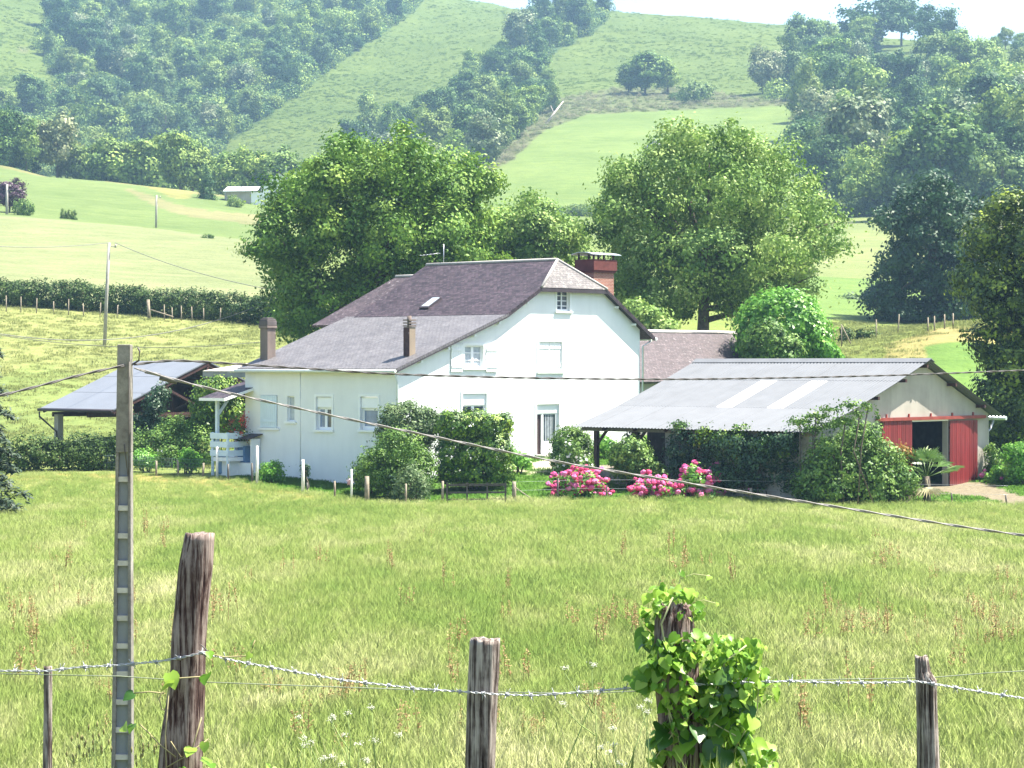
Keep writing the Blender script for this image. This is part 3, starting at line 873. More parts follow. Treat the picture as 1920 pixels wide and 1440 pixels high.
# bracken and scrub: nobody could count it, one object with scattered clumps
def gn_scatter(name, pts, rots, scls, sources, kind='stuff'):
    """points with rotation and size; every point carries one of the source meshes"""
    n = len(pts)
    me = bpy.data.meshes.new(name)
    me.vertices.add(n); me.vertices.foreach_set('co', np.asarray(pts, np.float32).ravel())
    a = me.attributes.new('rot', 'FLOAT_VECTOR', 'POINT'); a.data.foreach_set('vector', np.asarray(rots, np.float32).ravel())
    a = me.attributes.new('siz', 'FLOAT_VECTOR', 'POINT')
    scls = np.asarray(scls, np.float32)
    if scls.ndim == 1: scls = np.stack([scls] * 3, 1)
    a.data.foreach_set('vector', scls.ravel())
    a = me.attributes.new('pick', 'INT', 'POINT'); a.data.foreach_set('value', np.random.default_rng(n).integers(0, len(sources), n).astype(np.int32))
    o = bpy.data.objects.new(name, me); link(o)
    g = bpy.data.node_groups.new(name, 'GeometryNodeTree')
    g.interface.new_socket('Geometry', in_out='INPUT', socket_type='NodeSocketGeometry')
    g.interface.new_socket('Geometry', in_out='OUTPUT', socket_type='NodeSocketGeometry')
    N = g.nodes
    gi = N.new('NodeGroupInput'); go = N.new('NodeGroupOutput')
    gtg = N.new('GeometryNodeGeometryToInstance')
    for s in reversed(sources):
        oi = N.new('GeometryNodeObjectInfo'); oi.inputs['Object'].default_value = s
        oi.inputs['As Instance'].default_value = True
        g.links.new(oi.outputs['Geometry'], gtg.inputs[0])
    iop = N.new('GeometryNodeInstanceOnPoints')
    def named(nm, typ):
        q = N.new('GeometryNodeInputNamedAttribute'); q.data_type = typ; q.inputs['Name'].default_value = nm
        return [x for x in q.outputs if x.enabled and x.name == 'Attribute'][0]
    g.links.new(gi.outputs[0], iop.inputs['Points'])
    g.links.new(gtg.outputs[0], iop.inputs['Instance'])
    iop.inputs['Pick Instance'].default_value = True
    g.links.new(named('pick', 'INT'), iop.inputs['Instance Index'])
    e2r = N.new('FunctionNodeEulerToRotation'); g.links.new(named('rot', 'FLOAT_VECTOR'), e2r.inputs[0])
    g.links.new(e2r.outputs[0], iop.inputs['Rotation'])
    g.links.new(named('siz', 'FLOAT_VECTOR'), iop.inputs['Scale'])
    g.links.new(iop.outputs[0], go.inputs[0])
    md = o.modifiers.new('scatter', 'NODES'); md.node_group = g
    tag(o, kind=kind)
    return o

def tuft_obj(name, nb, h, w, spread, rng, mat, head=0.0, lean=0.35, headw=2.2):
    """a tuft of grass: bent tapered blades, some with seed heads"""
    V = []; FF = []; FS = []; var = []
    for i in range(nb):
        a = rng.uniform(0, 6.28); r = spread * math.sqrt(rng.uniform())
        bx, by = r * math.cos(a), r * math.sin(a)
        la = rng.uniform(0, 6.28); ln = rng.uniform(0.05, lean) * h
        hh = h * rng.uniform(0.55, 1.1); sa = rng.uniform(0, 6.28)
        sx, sy = math.cos(sa) * w / 2, math.sin(sa) * w / 2
        tone = rng.uniform(0.2, 0.6)
        b = len(V)
        P = [(0.0, 0.0), (0.5, 0.3), (0.82, 0.68), (1.0, 1.0)]
        ww = [1.0, 0.8, 0.5, 0.06]
        hd = rng.uniform() < head
        if hd: ww = [0.6, 0.5, headw, 0.15]
        for (t, q), k in zip(P, ww):
            x = bx + math.cos(la) * ln * q; y = by + math.sin(la) * ln * q; z = hh * t
            V.append((x - sx * k, y - sy * k, z)); V.append((x + sx * k, y + sy * k, z))
            tt = tone + (0.5 if (hd and t > 0.6) else 0.25 * t)
            var += [tt, tt]
        for j in range(3):
            FF += [b + 2 * j, b + 2 * j + 1, b + 2 * j + 3, b + 2 * j + 2]; FS.append(4)
    me = np_mesh(name, np.array(V), FF, FS, mat, attrs={'var': np.array(var)})
    return bpy.data.objects.new(name, me)

def m_hay():
    t = NT('hay_grass'); p = t.pos()
    v = t.attr('var'); r = t.rnd()
    patch = t.noise(t.mapv(p, (0.5, 0.16, 1)), 1.0, 4, 0.6, 0.6)
    patch2 = t.noise(t.mapv(p, (0.12, 0.05, 1)), 1.0, 3, 0.5)
    f = t.math('ADD', t.math('MULTIPLY', v, 0.22), t.math('MULTIPLY', t.math('SUBTRACT', patch, 0.43), 1.25))
    f = t.math('ADD', f, t.math('MULTIPLY', t.math('SUBTRACT', patch2, 0.5), 0.9))
    f = t.math('ADD', f, t.math('MULTIPLY', t.math('SUBTRACT', r, 0.5), 0.16))
    c = t.ramp(f, [(0.0, (0.155, 0.238, 0.055)), (0.28, (0.225, 0.29, 0.083)), (0.52, (0.335, 0.366, 0.155)), (0.8, (0.50, 0.485, 0.27))])
    return t.bsdf(c, 0.85, 0.05, trans=0.3, up=0.8)
M_HAY = m_hay()
def m_meadow(name, c0, c1, c2, sc=1.0):
    t = NT(name); p = t.pos()
    v = t.attr('var'); r = t.rnd()
    patch = t.noise(p, 0.10 * sc, 4, 0.6)
    f = t.math('ADD', t.math('MULTIPLY', v, 0.28), t.math('MULTIPLY', t.math('SUBTRACT', patch, 0.33), 1.1))
    f = t.math('ADD', f, t.math('MULTIPLY', t.math('SUBTRACT', r, 0.5), 0.35))
    return t.bsdf(t.ramp(f, [(0.05, c0), (0.45, c1), (0.85, c2)]), 0.85, 0.05, trans=0.25, up=0.8)
M_MEADOW = m_meadow('meadow_grass', (0.175, 0.215, 0.07), (0.205, 0.236, 0.08), (0.235, 0.252, 0.092))
M_BRACKEN = m_meadow('bracken_fern', (0.080, 0.132, 0.029), (0.104, 0.156, 0.036), (0.155, 0.185, 0.056), 0.25)
M_SCRUB = m_meadow('scrub_twig', (0.10, 0.12, 0.06), (0.16, 0.16, 0.10), (0.26, 0.23, 0.17), 1.0)
M_LAWN = m_meadow('lawn_grass', (0.075, 0.175, 0.025), (0.10, 0.22, 0.032), (0.145, 0.265, 0.045))

def scatter_band(x0, x1, y0, y1, dens, rng, keep, jit=0.0):
    """random ground positions; the density thins out with distance like the picture's pixels do"""
    out = []
    n = int((x1 - x0) * (y1 - y0) * dens)
    X = rng.uniform(x0, x1, n); Y = rng.uniform(y0, y1, n)
    px = 960 + F * X / Y
    m = keep(px, X, Y)
    X, Y = X[m], Y[m]
    return np.stack([X, Y, ground(X, Y)], 1)

rng = np.random.default_rng(21)
hay_src = [tuft_obj('hay_tuft', 96, 0.36, 0.0055, 0.30, rng, M_HAY, head=0.4, lean=0.55, headw=1.5) for i in range(4)]
pts = []
for y0, y1, d in ((21, 40, 18), (40, 62, 12), (62, 82, 8), (82, 114, 6)):
    hw = y1 * 0.31 + 2
    pts.append(scatter_band(-hw, hw, y0, y1, d, rng, lambda px, X, Y: (Y < field_edge(px) + 0.2) & (np.abs(px - 960) < 1500)))
pts = np.concatenate(pts)
n = len(pts); print('HAY', n)
sc = rng.uniform(0.7, 1.15, n) * (0.75 + 0.6 * fbm(pts[:, 0] / 4.0 + 20, pts[:, 1] / 9.0, 5, 3)) * np.interp(pts[:, 1], [20, 60, 85, 110], [1.05, 0.95, 0.75, 0.45])
wind = np.stack([rng.normal(0, 0.18, n), 0.12 + 0.35 * (fbm(pts[:, 0] / 3.0, pts[:, 1] / 7.0 + 40, 8, 3) - 0.4) + rng.normal(0, 0.1, n), rng.uniform(0, 6.28, n)], 1)
wd = np.interp(pts[:, 1], [20, 60, 110], [1.0, 1.35, 1.8])
gn_scatter('tall_grass', pts, wind, np.stack([sc * wd, sc * wd, sc], 1), hay_src)

mead_src = [tuft_obj('meadow_tuft', 60, 0.13, 0.022, 0.55, rng, M_MEADOW, head=0.3, lean=0.6, headw=1.5) for i in range(3)]
pts = scatter_band(-46, 8, 108, 187, 1.6, rng, lambda px, X, Y: (px < 640) & (px > -60) & (Y > field_edge(px) + 3.5) & ((px < 440) | (Y > 124)))
pts2 = scatter_band(10, 48, 124, 200, 1.5, rng, lambda px, X, Y: (px > 1500) & (px < 1990) & ((px < 1735) | (Y > 141)))
pts = np.concatenate([pts, pts2]); n = len(pts)
gn_scatter('meadow_grass', pts, np.stack([rng.normal(0, 0.1, n), rng.normal(0, 0.1, n), rng.uniform(0, 6.28, n)], 1), rng.uniform(0.7, 1.3, n), mead_src)
lawn_src = [tuft_obj('lawn_tuft', 40, 0.09, 0.02, 0.35, rng, M_LAWN, head=0, lean=0.8) for i in range(2)]
pts = scatter_band(-13, 28, 92, 118, 7, rng, lambda px, X, Y: (px > 460) & (px < 1990) & (Y > field_edge(px) + 0.1))
_py = HZ - (pts[:, 2] - EYE) / pts[:, 1] * F; _px = 960 + F * pts[:, 0] / pts[:, 1]
_c, _k = cover_colour(_px, _py, pts[:, 1]); pts = pts[_k == 1]; n = len(pts)
gn_scatter('lawn_grass', pts, np.stack([np.zeros(n), np.zeros(n), rng.uniform(0, 6.28, n)], 1), rng.uniform(0.7, 1.4, n), lawn_src)

def clump_obj(name, r, h, n, L, rng, mat):
    P, N, v = crown_points([(0, 0, h * 0.4, r, r, h * 0.6)], n, rng, clump=0.35, fill=0.1)
    m = P[:, 2] > 0; P, N, v = P[m], N[m], v[m]
    V, vv = leaf_quads(P, N, L, rng, v, 0.6)
    me = np_mesh(name, V, np.arange(4 * len(P)), np.full(len(P), 4), mat, attrs={'var': vv})
    return bpy.data.objects.new(name, me)
br_src = [clump_obj('bracken_clump', 1.0, 0.5, 90, 0.38, rng, M_BRACKEN) for i in range(3)]
N0 = 46000
X0 = rng.uniform(-60, 1990, N0); Y0 = rng.uniform(-40, 420, N0)
pp = []
Yg = np.exp(np.linspace(math.log(560), math.log(1250), 420))
XX = (X0[:, None] - 960) / F * Yg[None, :]
G = ground(XX.ravel(), np.tile(Yg, N0)).reshape(XX.shape)
R = EYE + (HZ - Y0[:, None]) / F * Yg[None, :]
hitm = G >= R
fi = np.argmax(hitm, 1); ok = hitm.any(1) & (fi > 0)
Yh = Yg[fi] * np.exp(rng.uniform(-0.001, 0.001, N0)); Xh = (X0 - 960) / F * Yh
_c, kk = cover_colour(X0, Y0, Yh)
m = ok & (kk == 5)
pts = np.stack([Xh[m], Yh[m], ground(Xh[m], Yh[m]) - 0.1], 1); n = len(pts); print('BRACKEN', n)
gn_scatter('bracken', pts, np.stack([np.zeros(n), np.zeros(n), rng.uniform(0, 6.28, n)], 1), rng.uniform(0.4, 0.9, n) * (0.45 + 0.8 * fbm(pts[:, 0] / 40, pts[:, 1] / 40, 4, 3)), br_src)
ug_src = [clump_obj('undergrowth_clump', 2.6, 3.6, 220, 0.62, rng, M_WOOD1) for i in range(3)]
m = ok & (kk == 7)
pts = np.stack([Xh[m], Yh[m], ground(Xh[m], Yh[m]) - 0.3], 1); pts = pts[rng.uniform(size=len(pts)) < 0.3]; n = len(pts); print('UNDER', n)
gn_scatter('woodland_undergrowth', pts, np.stack([np.zeros(n), np.zeros(n), rng.uniform(0, 6.28, n)], 1), rng.uniform(0.6, 1.7, n), ug_src)
sc_src = [clump_obj('scrub_clump', 1.5, 1.8, 110, 0.35, rng, M_SCRUB) for i in range(2)]
m = ok & in_poly(X0, Y0, SCRUB)
pts = np.stack([Xh[m], Yh[m], ground(Xh[m], Yh[m]) - 0.1], 1); n = len(pts)
gn_scatter('scrub', pts, np.stack([np.zeros(n), np.zeros(n), rng.uniform(0, 6.28, n)], 1), rng.uniform(0.3, 0.85, n), sc_src)
# ---------------------------------------------------------------- materials of the buildings
def m_render(name, col, stain=0.12, rough=0.9):
    t = NT(name); o = t.obj()
    f = t.noise(o, 0.7, 5, 0.6); g = t.noise(t.mapv(o, (3, 3, 0.35)), 1.0, 4)
    c = t.mix(1.0, col, t.ramp(f, [(0.3, 1 - stain), (0.65, 1.0)]), 'MULTIPLY')
    c = t.mix(0.6, c, t.ramp(g, [(0.25, 1 - stain), (0.6, 1.0)]), 'MULTIPLY')
    return t.bsdf(c, rough, 0.2, bump=t.noise(o, 60, 3), bump_d=0.006)
def m_slate(name, c0, c1, lichen, lf, rough=0.55, rows=7.0):
    t = NT(name); o = t.obj()
    br = t.n('TexBrick'); br.inputs['Scale'].default_value = 1.0
    br.inputs['Color1'].default_value = (*c0, 1); br.inputs['Color2'].default_value = (*c1, 1)
    br.inputs['Mortar'].default_value = tuple(c * 0.5 for c in c0) + (1,)
    br.inputs['Mortar Size'].default_value = 0.012; br.inputs['Brick Width'].default_value = 0.24; br.inputs['Row Height'].default_value = 1.0 / rows
    br.inputs['Bias'].default_value = 0.0
    uv = t.attr('roof_uv', 'Vector')
    t.l(uv, br.inputs['Vector'])
    n1 = t.noise(o, 1.2, 5, 0.65); n2 = t.noise(o, 5.5, 5, 0.75)
    c = t.mix(0.8, br.outputs[0], t.ramp(n1, [(0.3, (0.72, 0.69, 0.72)), (0.7, (1.3, 1.27, 1.27))]), 'MULTIPLY')
    c = t.mix(0.8, c, t.ramp(t.noise(o, 9.0, 3, 0.8), [(0.3, (0.6, 0.58, 0.6)), (0.7, (1.45, 1.42, 1.42))]), 'MULTIPLY')
    c = t.mix(t.ramp(n2, [(0.62 - 0.3 * lf, 0.0), (0.78 - 0.3 * lf, 0.85)]), c, lichen)
    return t.bsdf(c, rough, 0.35, bump=br.outputs['Fac'], bump_d=-0.012, bump_s=0.5)
M_WHITE = m_render('white_render', (0.80, 0.81, 0.80), 0.07)
M_WHITEPAINT = mat_plain('white_paint', (0.82, 0.83, 0.82), 0.5, 0.4, 0.03)
M_PVC = mat_plain('white_plastic', (0.84, 0.85, 0.86), 0.35, 0.5, 0.02)
M_GLASS = NT('window_glass')
_g = M_GLASS; _o = _g.obj()
M_GLASS = _g.bsdf(_g.ramp(_g.noise(_o, 1.5, 2), [(0.3, (0.035, 0.045, 0.06)), (0.7, (0.10, 0.12, 0.15))]), 0.06, 0.8)
M_CURTAIN = mat_plain('net_curtain_glass', (0.42, 0.46, 0.50), 0.2, 0.6, 0.2, 6)
M_BLUEPANE = mat_plain('bluish_pane', (0.22, 0.27, 0.38), 0.12, 0.7, 0.25, 3)
M_SLATE = m_slate('dark_slate', (0.020, 0.0130, 0.0175), (0.062, 0.044, 0.054), (0.20, 0.18, 0.17), 0.12, 0.6)
M_SLATE_SUNLIT = m_slate('sunlit_lichen_slate', (0.078, 0.072, 0.073), (0.12, 0.113, 0.112), (0.27, 0.26, 0.235), 0.34, 0.65)  # sunlit tone of the hip put into the slate colour, plus lichen
M_SLATE_SHEEN = m_slate('sheen_slate', (0.100, 0.099, 0.104), (0.134, 0.132, 0.138), (0.19, 0.187, 0.182), 0.12, 0.55)  # same slates on the lean-to, their sheen painted as a lighter base colour
M_SLATE_BACK = m_slate('mossy_slate', (0.04, 0.029, 0.034), (0.075, 0.056, 0.062), (0.36, 0.33, 0.34), 0.14, 0.6)
M_VERGE = mat_plain('dark_verge', (0.045, 0.035, 0.042), 0.6, 0.3, 0.2)
M_DARKWOOD = mat_plain('dark_stained_wood', (0.06, 0.028, 0.026), 0.7, 0.25, 0.35, 5, bump=0.01)
M_GREYWOOD = mat_plain('grey_wood', (0.20, 0.17, 0.15), 0.85, 0.15, 0.35, 7, bump=0.01)
M_ZINC = mat_plain('zinc_sheet', (0.55, 0.57, 0.60), 0.35, 0.5, 0.1, metal=0.6)
M_GUTTER = mat_plain('pale_gutter', (0.62, 0.66, 0.64), 0.45, 0.4, 0.08)
M_CONC = m_render('raw_concrete', (0.36, 0.34, 0.31), 0.3)
M_CEM = m_render('grey_cement', (0.42, 0.388, 0.34), 0.25)
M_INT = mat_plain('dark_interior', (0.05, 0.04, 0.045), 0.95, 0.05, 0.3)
M_CHIM = m_render('weathered_chimney_render', (0.22, 0.175, 0.155), 0.35)
M_CHIMCAP = m_render('sooty_cap', (0.14, 0.12, 0.12), 0.35)
M_STEEL = mat_plain('galvanised_steel', (0.50, 0.52, 0.55), 0.4, 0.5, 0.12, metal=0.5)
M_BLACK = mat_plain('black_cable', (0.025, 0.025, 0.028), 0.5, 0.4, 0.2)
def m_brick():
    t = NT('red_brick'); o = t.obj()
    br = t.n('TexBrick'); br.inputs['Scale'].default_value = 1.0
    br.inputs['Color1'].default_value = (0.25, 0.09, 0.062, 1); br.inputs['Color2'].default_value = (0.31, 0.13, 0.09, 1)
    br.inputs['Mortar'].default_value = (0.42, 0.33, 0.28, 1); br.inputs['Mortar Size'].default_value = 0.008
    br.inputs['Brick Width'].default_value = 0.22; br.inputs['Row Height'].default_value = 0.07
    s = t.n('SeparateXYZ'); t.l(o, s.inputs[0]); cb = t.n('CombineXYZ')
    t.l(t.math('ADD', s.outputs[0], s.outputs[1]), cb.inputs[0]); t.l(s.outputs[2], cb.inputs[1])
    t.l(cb.outputs[0], br.inputs['Vector'])
    c = t.mix(0.6, br.outputs[0], t.ramp(t.noise(o, 2.5, 4), [(0.3, 0.7), (0.7, 1.2)]), 'MULTIPLY')
    return t.bsdf(c, 0.9, 0.2, bump=br.outputs['Fac'], bump_d=-0.008)
M_BRICK = m_brick()
M_BRICKRED = mat_plain('dark_red_brick', (0.115, 0.034, 0.03), 0.8, 0.2, 0.25, 5)

AZ = math.radians(47.0)
GX, GY = math.cos(AZ), math.sin(AZ)          # along a gable
RX, RY = -math.sin(AZ), math.cos(AZ)         # along a ridge, going back

class Frame:
    """a building's own axes: x along the gable, y back along the ridge, z up from the datum"""
    def __init__(self, X, Y): self.X = X; self.Y = Y
    def gable(self, px, py, y=0.0):
        X0 = self.X + RX * y; Y0 = self.Y + RY * y; k = (px - 960) / F
        u = (k * Y0 - X0) / (GX - GY * k); Yd = Y0 + GY * u
        return u, EYE + (HZ - py) / F * Yd
    def side(self, px, py, x=0.0):
        X0 = self.X + GX * x; Y0 = self.Y + GY * x; k = (px - 960) / F
        v = (k * Y0 - X0) / (RX - RY * k); Yd = Y0 + RY * v
        return v, EYE + (HZ - py) / F * Yd

def roof_slab(name, pts, thick, mat, parent, along, up):
    """roof plane: polygon pts (3-D), a thickness below, and coordinates along rows and up the slope"""
    P = [Vector(p) for p in pts]
    n = (P[1] - P[0]).cross(P[2] - P[0]).normalized()
    if n.z < 0: n = -n
    V = P + [p - n * thick for p in P]; k = len(P)
    fs = [list(range(k)), list(range(2 * k - 1, k - 1, -1))] + [[i, i + k, (i + 1) % k + k, (i + 1) % k] for i in range(k)]
    al = Vector(along).normalized(); u = Vector(up).normalized()
    me = bpy.data.meshes.new(name)
    me.from_pydata([tuple(v) for v in V], [], fs)
    a = me.attributes.new('roof_uv', 'FLOAT_VECTOR', 'POINT')
    a.data.foreach_set('vector', np.array([(v.dot(al), v.dot(u), 0) for v in V], np.float32).ravel())
    me.materials.append(mat); me.update()
    return link(bpy.data.objects.new(name, me), parent)

def wall_mesh(mb, mp, xs, top, z0, openings, depth=0.18):
    """wall from a = xs[0] to xs[1] with real holes; mp(a, d, z) places points, d outwards; top(a) is the upper edge"""
    br = sorted(set([xs[0], xs[1]] + [v for o in openings for v in o[:2]] + [b for b in getattr(top, 'breaks', []) if xs[0] < b < xs[1]]))
    for a, b in zip(br[:-1], br[1:]):
        ops = sorted([o for o in openings if o[0] <= a + 1e-6 and o[1] >= b - 1e-6], key=lambda o: o[2])
        z = z0
        for o in ops:
            mb.quad(mp(a, 0, z), mp(b, 0, z), mp(b, 0, o[2]), mp(a, 0, o[2])); z = o[3]
        mb.quad(mp(a, 0, z), mp(b, 0, z), mp(b, 0, top(b)), mp(a, 0, top(a)))
    for a, b, c, d in [o[:4] for o in openings]:
        D = -depth
        mb.quad(mp(a, 0, c), mp(a, D, c), mp(a, D, d), mp(a, 0, d)); mb.quad(mp(b, 0, c), mp(b, 0, d), mp(b, D, d), mp(b, D, c))
        mb.quad(mp(a, 0, c), mp(b, 0, c), mp(b, D, c), mp(a, D, c)); mb.quad(mp(a, 0, d), mp(a, D, d), mp(b, D, d), mp(b, 0, d))

def mbox(mb, mp, a0, a1, d0, d1, z0, z1):
    vs = [mp(a, d, z) for z in (z0, z1) for d in (d0, d1) for a in (a0, a1)]
    mb.add(vs, [(0, 2, 3, 1), (4, 5, 7, 6), (0, 1, 5, 4), (2, 6, 7, 3), (0, 4, 6, 2), (1, 3, 7, 5)])

def window(parent, mp, a0, a1, z0, z1, cols=2, rows=3, name='window', glass=None, roller=0.0, sill=True, mull=0.05, fw=0.06, surround=False, set_back=0.12, split=None):
    """window set back in its hole: frame with glazing bars, panes, sill, roller box"""
    glass = glass or M_GLASS
    f = MB(); s = -set_back
    mbox(f, mp, a0, a0 + fw, s - 0.05, s + 0.01, z0, z1); mbox(f, mp, a1 - fw, a1, s - 0.05, s + 0.01, z0, z1)
    zt = z1 - roller
    mbox(f, mp, a0 + fw, a1 - fw, s - 0.05, s + 0.01, z0, z0 + fw * 1.4); mbox(f, mp, a0 + fw, a1 - fw, s - 0.05, s + 0.01, zt - fw, zt)
    for i in range(1, cols):
        c = a0 + (a1 - a0) * (i / cols if split is None else split)
        w_ = mull * (1.5 if cols == 2 else 1.0)
        mbox(f, mp, c - w_, c + w_, s - 0.045, s + 0.015, z0 + fw * 1.4, zt - fw)
    for j in range(1, rows):
        z = z0 + (zt - z0) * j / rows
        mbox(f, mp, a0 + fw, a1 - fw, s - 0.04, s + 0.005, z - 0.018, z + 0.018)
    fr = f.build(name, M_PVC, parent)
    for i in range(cols):
        c0 = a0 + (a1 - a0) * ((i / cols) if split is None else (0 if i == 0 else split)); c1 = a0 + (a1 - a0) * (((i + 1) / cols) if split is None else (split if i == 0 else 1))
        for j in range(rows):
            p = MB(); zz0 = z0 + (zt - z0) * j / rows; zz1 = z0 + (zt - z0) * (j + 1) / rows
            g = glass[i] if isinstance(glass, (list, tuple)) else glass
            mbox(p, mp, c0 + 0.02, c1 - 0.02, s - 0.035, s - 0.025, zz0 + 0.01, zz1 - 0.01)
            p.build('pane', g, fr)
    if sill:
        p = MB(); mbox(p, mp, a0 - 0.14, a1 + 0.14, -0.02, 0.09, z0 - 0.10, z0 - 0.003); p.build('sill', M_WHITEPAINT, fr)
    if roller > 0:
        p = MB(); mbox(p, mp, a0 + 0.01, a1 - 0.01, -0.09, -0.05, zt + 0.003, z1 - 0.02)
        z = zt + 0.06
        p.build('roller_shutter', M_PVC, fr)
    if surround:
        p = MB()
        for (q0, q1, w0, w1) in ((a0 - 0.12, a0 - 0.003, z0, z1 + 0.12), (a1 + 0.003, a1 + 0.12, z0, z1 + 0.12), (a0 - 0.003, a1 + 0.003, z1 + 0.003, z1 + 0.12)):
            mbox(p, mp, q0, q1, 0.0, 0.03, w0, w1)
        p.build('surround', M_WHITEPAINT, fr)
    return fr

def shutter(parent, mp, a0, a1, z0, z1, d=0.03, mat=None):
    p = MB(); n = max(2, int((a1 - a0) / 0.13))
    for i in range(n):
        b0 = a0 + (a1 - a0) * i / n; b1 = a0 + (a1 - a0) * (i + 1) / n
        mbox(p, mp, b0 + 0.004, b1 - 0.004, d, d + 0.03, z0, z1)
    for z in (z0 + 0.2 * (z1 - z0), z0 + 0.8 * (z1 - z0)):
        mbox(p, mp, a0 + 0.02, a1 - 0.02, d + 0.03, d + 0.052, z - 0.05, z + 0.05)
    return p.build('shutter', mat or M_WHITEPAINT, parent)

# ---------------------------------------------------------------- the farmhouse
HF = Frame(-5.02, 105.0)
house = empty('farmhouse', (HF.X, HF.Y, 0), AZ)
tag(house, 'big white farmhouse with dark slate half hipped roof and long lean-to roof', 'house')
PROF = [(0.0, 5.50), (6.8, 7.90), (9.03, 9.15), (11.5, 10.54), (13.72, 9.15), (16.5, 7.41)]
def gtop(x):
    return min(float(np.interp(x, [p[0] for p in PROF], [p[1] for p in PROF])), 9.15) - 0.12
gtop.breaks = [6.8, 9.03, 13.72]
gm = lambda a, d, z: (a, -d, z)
sm = lambda a, d, z: (-d, a, z)
def gop(x0, y0, x1, y1):
    """opening in the gable from picture corners"""
    u0, za = HF.gable(x0, y0); u1, zb = HF.gable(x1, y1)
    um, zt = HF.gable((x0 + x1) / 2, y0); um, zl = HF.gable((x0 + x1) / 2, y1)
    return [u0, u1, zl, zt]
def sop(x0, y0, x1, y1):
    v1, _ = HF.side(x0, y0); v0, _ = HF.side(x1, y0)
    _, zt = HF.side((x0 + x1) / 2, y0); _, zl = HF.side((x0 + x1) / 2, y1)
    return [v0, v1, zl, zt]
oA = gop(1044, 545, 1068, 583); oB = gop(871, 648, 906, 689); oC = gop(1010, 641, 1053, 696)
oD = gop(867, 738, 912, 800); oE = gop(1006, 758, 1048, 852)
mb = MB(); wall_mesh(mb, gm, (0, 16.5), gtop, -1.2, [oA, oB, oC, oD, oE]); mb.build('wall', M_WHITE, house)
SL = 10.15
s1 = sop(593, 744, 622, 806); s2 = sop(676, 744, 709, 806); s3 = sop(538.5, 743, 552, 790); s4 = sop(489, 741, 520, 802)
side_top = lambda a: 5.42
mb = MB(); wall_mesh(mb, sm, (0, SL), side_top, -1.2, [s1, s2, s3, s4])
mb.quad((0, SL, -1.2), (6.8, SL, -1.2), (6.8, SL, 7.7), (0, SL, 5.3))
mb.quad((16.5, 0, -1.2), (16.5, 12, -1.2), (16.5, 12, 7.2), (16.5, 0, 7.29))
mb.poly([(6.8, 12, -1.2), (16.5, 12, -1.2), (16.5, 12, 7.2), (11.5, 12, 9.9), (6.8, 12, 7.5)]); mb.quad((6.8, SL, -1.2), (6.8, 12, -1.2), (6.8, 12, 7.5), (6.8, SL, 7.7))
mb.build('wall', M_WHITE, house)
# plinth and pipe on the side wall
mb = MB()
v0, _ = HF.side(548, 700); v1, _ = HF.side(637, 700)
mb.box(-0.05, -0.004, v1, v0, -0.6, 0.17)
mb.build('plinth', M_CEM, house)
mb = MB(); v, _ = HF.side(563.5, 700); mb.tube([(-0.02, v, 0.9), (-0.02, v, 5.3)], 0.016, 6); mb.build('cable_duct', M_WHITEPAINT, house)
# windows
window(house, gm, *oA, cols=2, rows=4, sill=True, mull=0.02, surround=True)
w_ = window(house, gm, *oB, cols=2, rows=3, surround=True, glass=M_CURTAIN)
wd = oB[1] - oB[0]
shutter(w_, gm, oB[0] - 0.15 - wd * 0.62, oB[0] - 0.15, oB[2] - 0.2, oB[3] + 0.05); shutter(w_, gm, oB[1] + 0.15, oB[1] + 0.15 + wd * 0.62, oB[2] - 0.2, oB[3] + 0.05)
w_ = window(house, gm, *oC, cols=2, rows=1, surround=True)
mC = (oC[0] + oC[1]) / 2
shutter(w_, gm, oC[0] + 0.01, mC - 0.012, oC[2] + 0.01, oC[3] - 0.01, -0.06); shutter(w_, gm, mC + 0.012, oC[1] - 0.01, oC[2] + 0.01, oC[3] - 0.01, -0.06)
window(house, gm, *oD, cols=2, rows=1, roller=0.52, surround=True)
# French window: dark open leaf, glazed leaf, white lower panel
dE = MB(); a0, a1, z0, z1 = oE; rz = 0.42; zt = z1 - rz; am = a0 + (a1 - a0) * 0.30
mbox(dE, gm, a0, a0 + 0.05, -0.15, -0.08, z0, zt); mbox(dE, gm, am - 0.04, am + 0.08, -0.15, -0.07, z0, zt); mbox(dE, gm, a1 - 0.16, a1, -0.15, -0.07, z0, zt)
mbox(dE, gm, a0 + 0.05, a1 - 0.16, -0.15, -0.08, zt - 0.05, zt)
door = dE.build('door', M_PVC, house)
p = MB(); mbox(p, gm, am + 0.08, a1 - 0.16, -0.14, -0.085, z0, z0 + 0.62); p.build('door_panel', M_PVC, door)
p = MB(); mbox(p, gm, am + 0.08, a1 - 0.16, -0.12, -0.11, z0 + 0.623, zt - 0.05); p.build('pane', M_GLASS, door)
p = MB()
for i in range(5):
    q = am + 0.25 + i * 0.11
    mbox(p, gm, q, q + 0.045, -0.109, -0.104, z0 + 0.65, zt - 0.06)
p.build('curtain', M_CURTAIN, door)
p = MB(); mbox(p, gm, a0 + 0.05, am - 0.04, -0.145, -0.135, z0 + 0.02, zt - 0.05); p.build('open_leaf', mat_plain('brown_door', (0.05, 0.028, 0.03), 0.6, 0.3, 0.15), door)
p = MB(); mbox(p, gm, a0 + 0.005, a1 - 0.005, -0.10, -0.05, zt + 0.003, z1 - 0.01); p.build('roller_shutter', M_PVC, door)
p = MB()
for q0, q1, w0, w1 in ((a1 + 0.003, a1 + 0.16, z0, z1 + 0.1), (a0 - 0.1, a0 - 0.003, z0, z1 + 0.1), (a0 - 0.003, a1 + 0.003, z1 + 0.003, z1 + 0.1)):
    mbox(p, gm, q0, q1, 0, 0.035, w0, w1)
p.build('surround', M_WHITEPAINT, door)
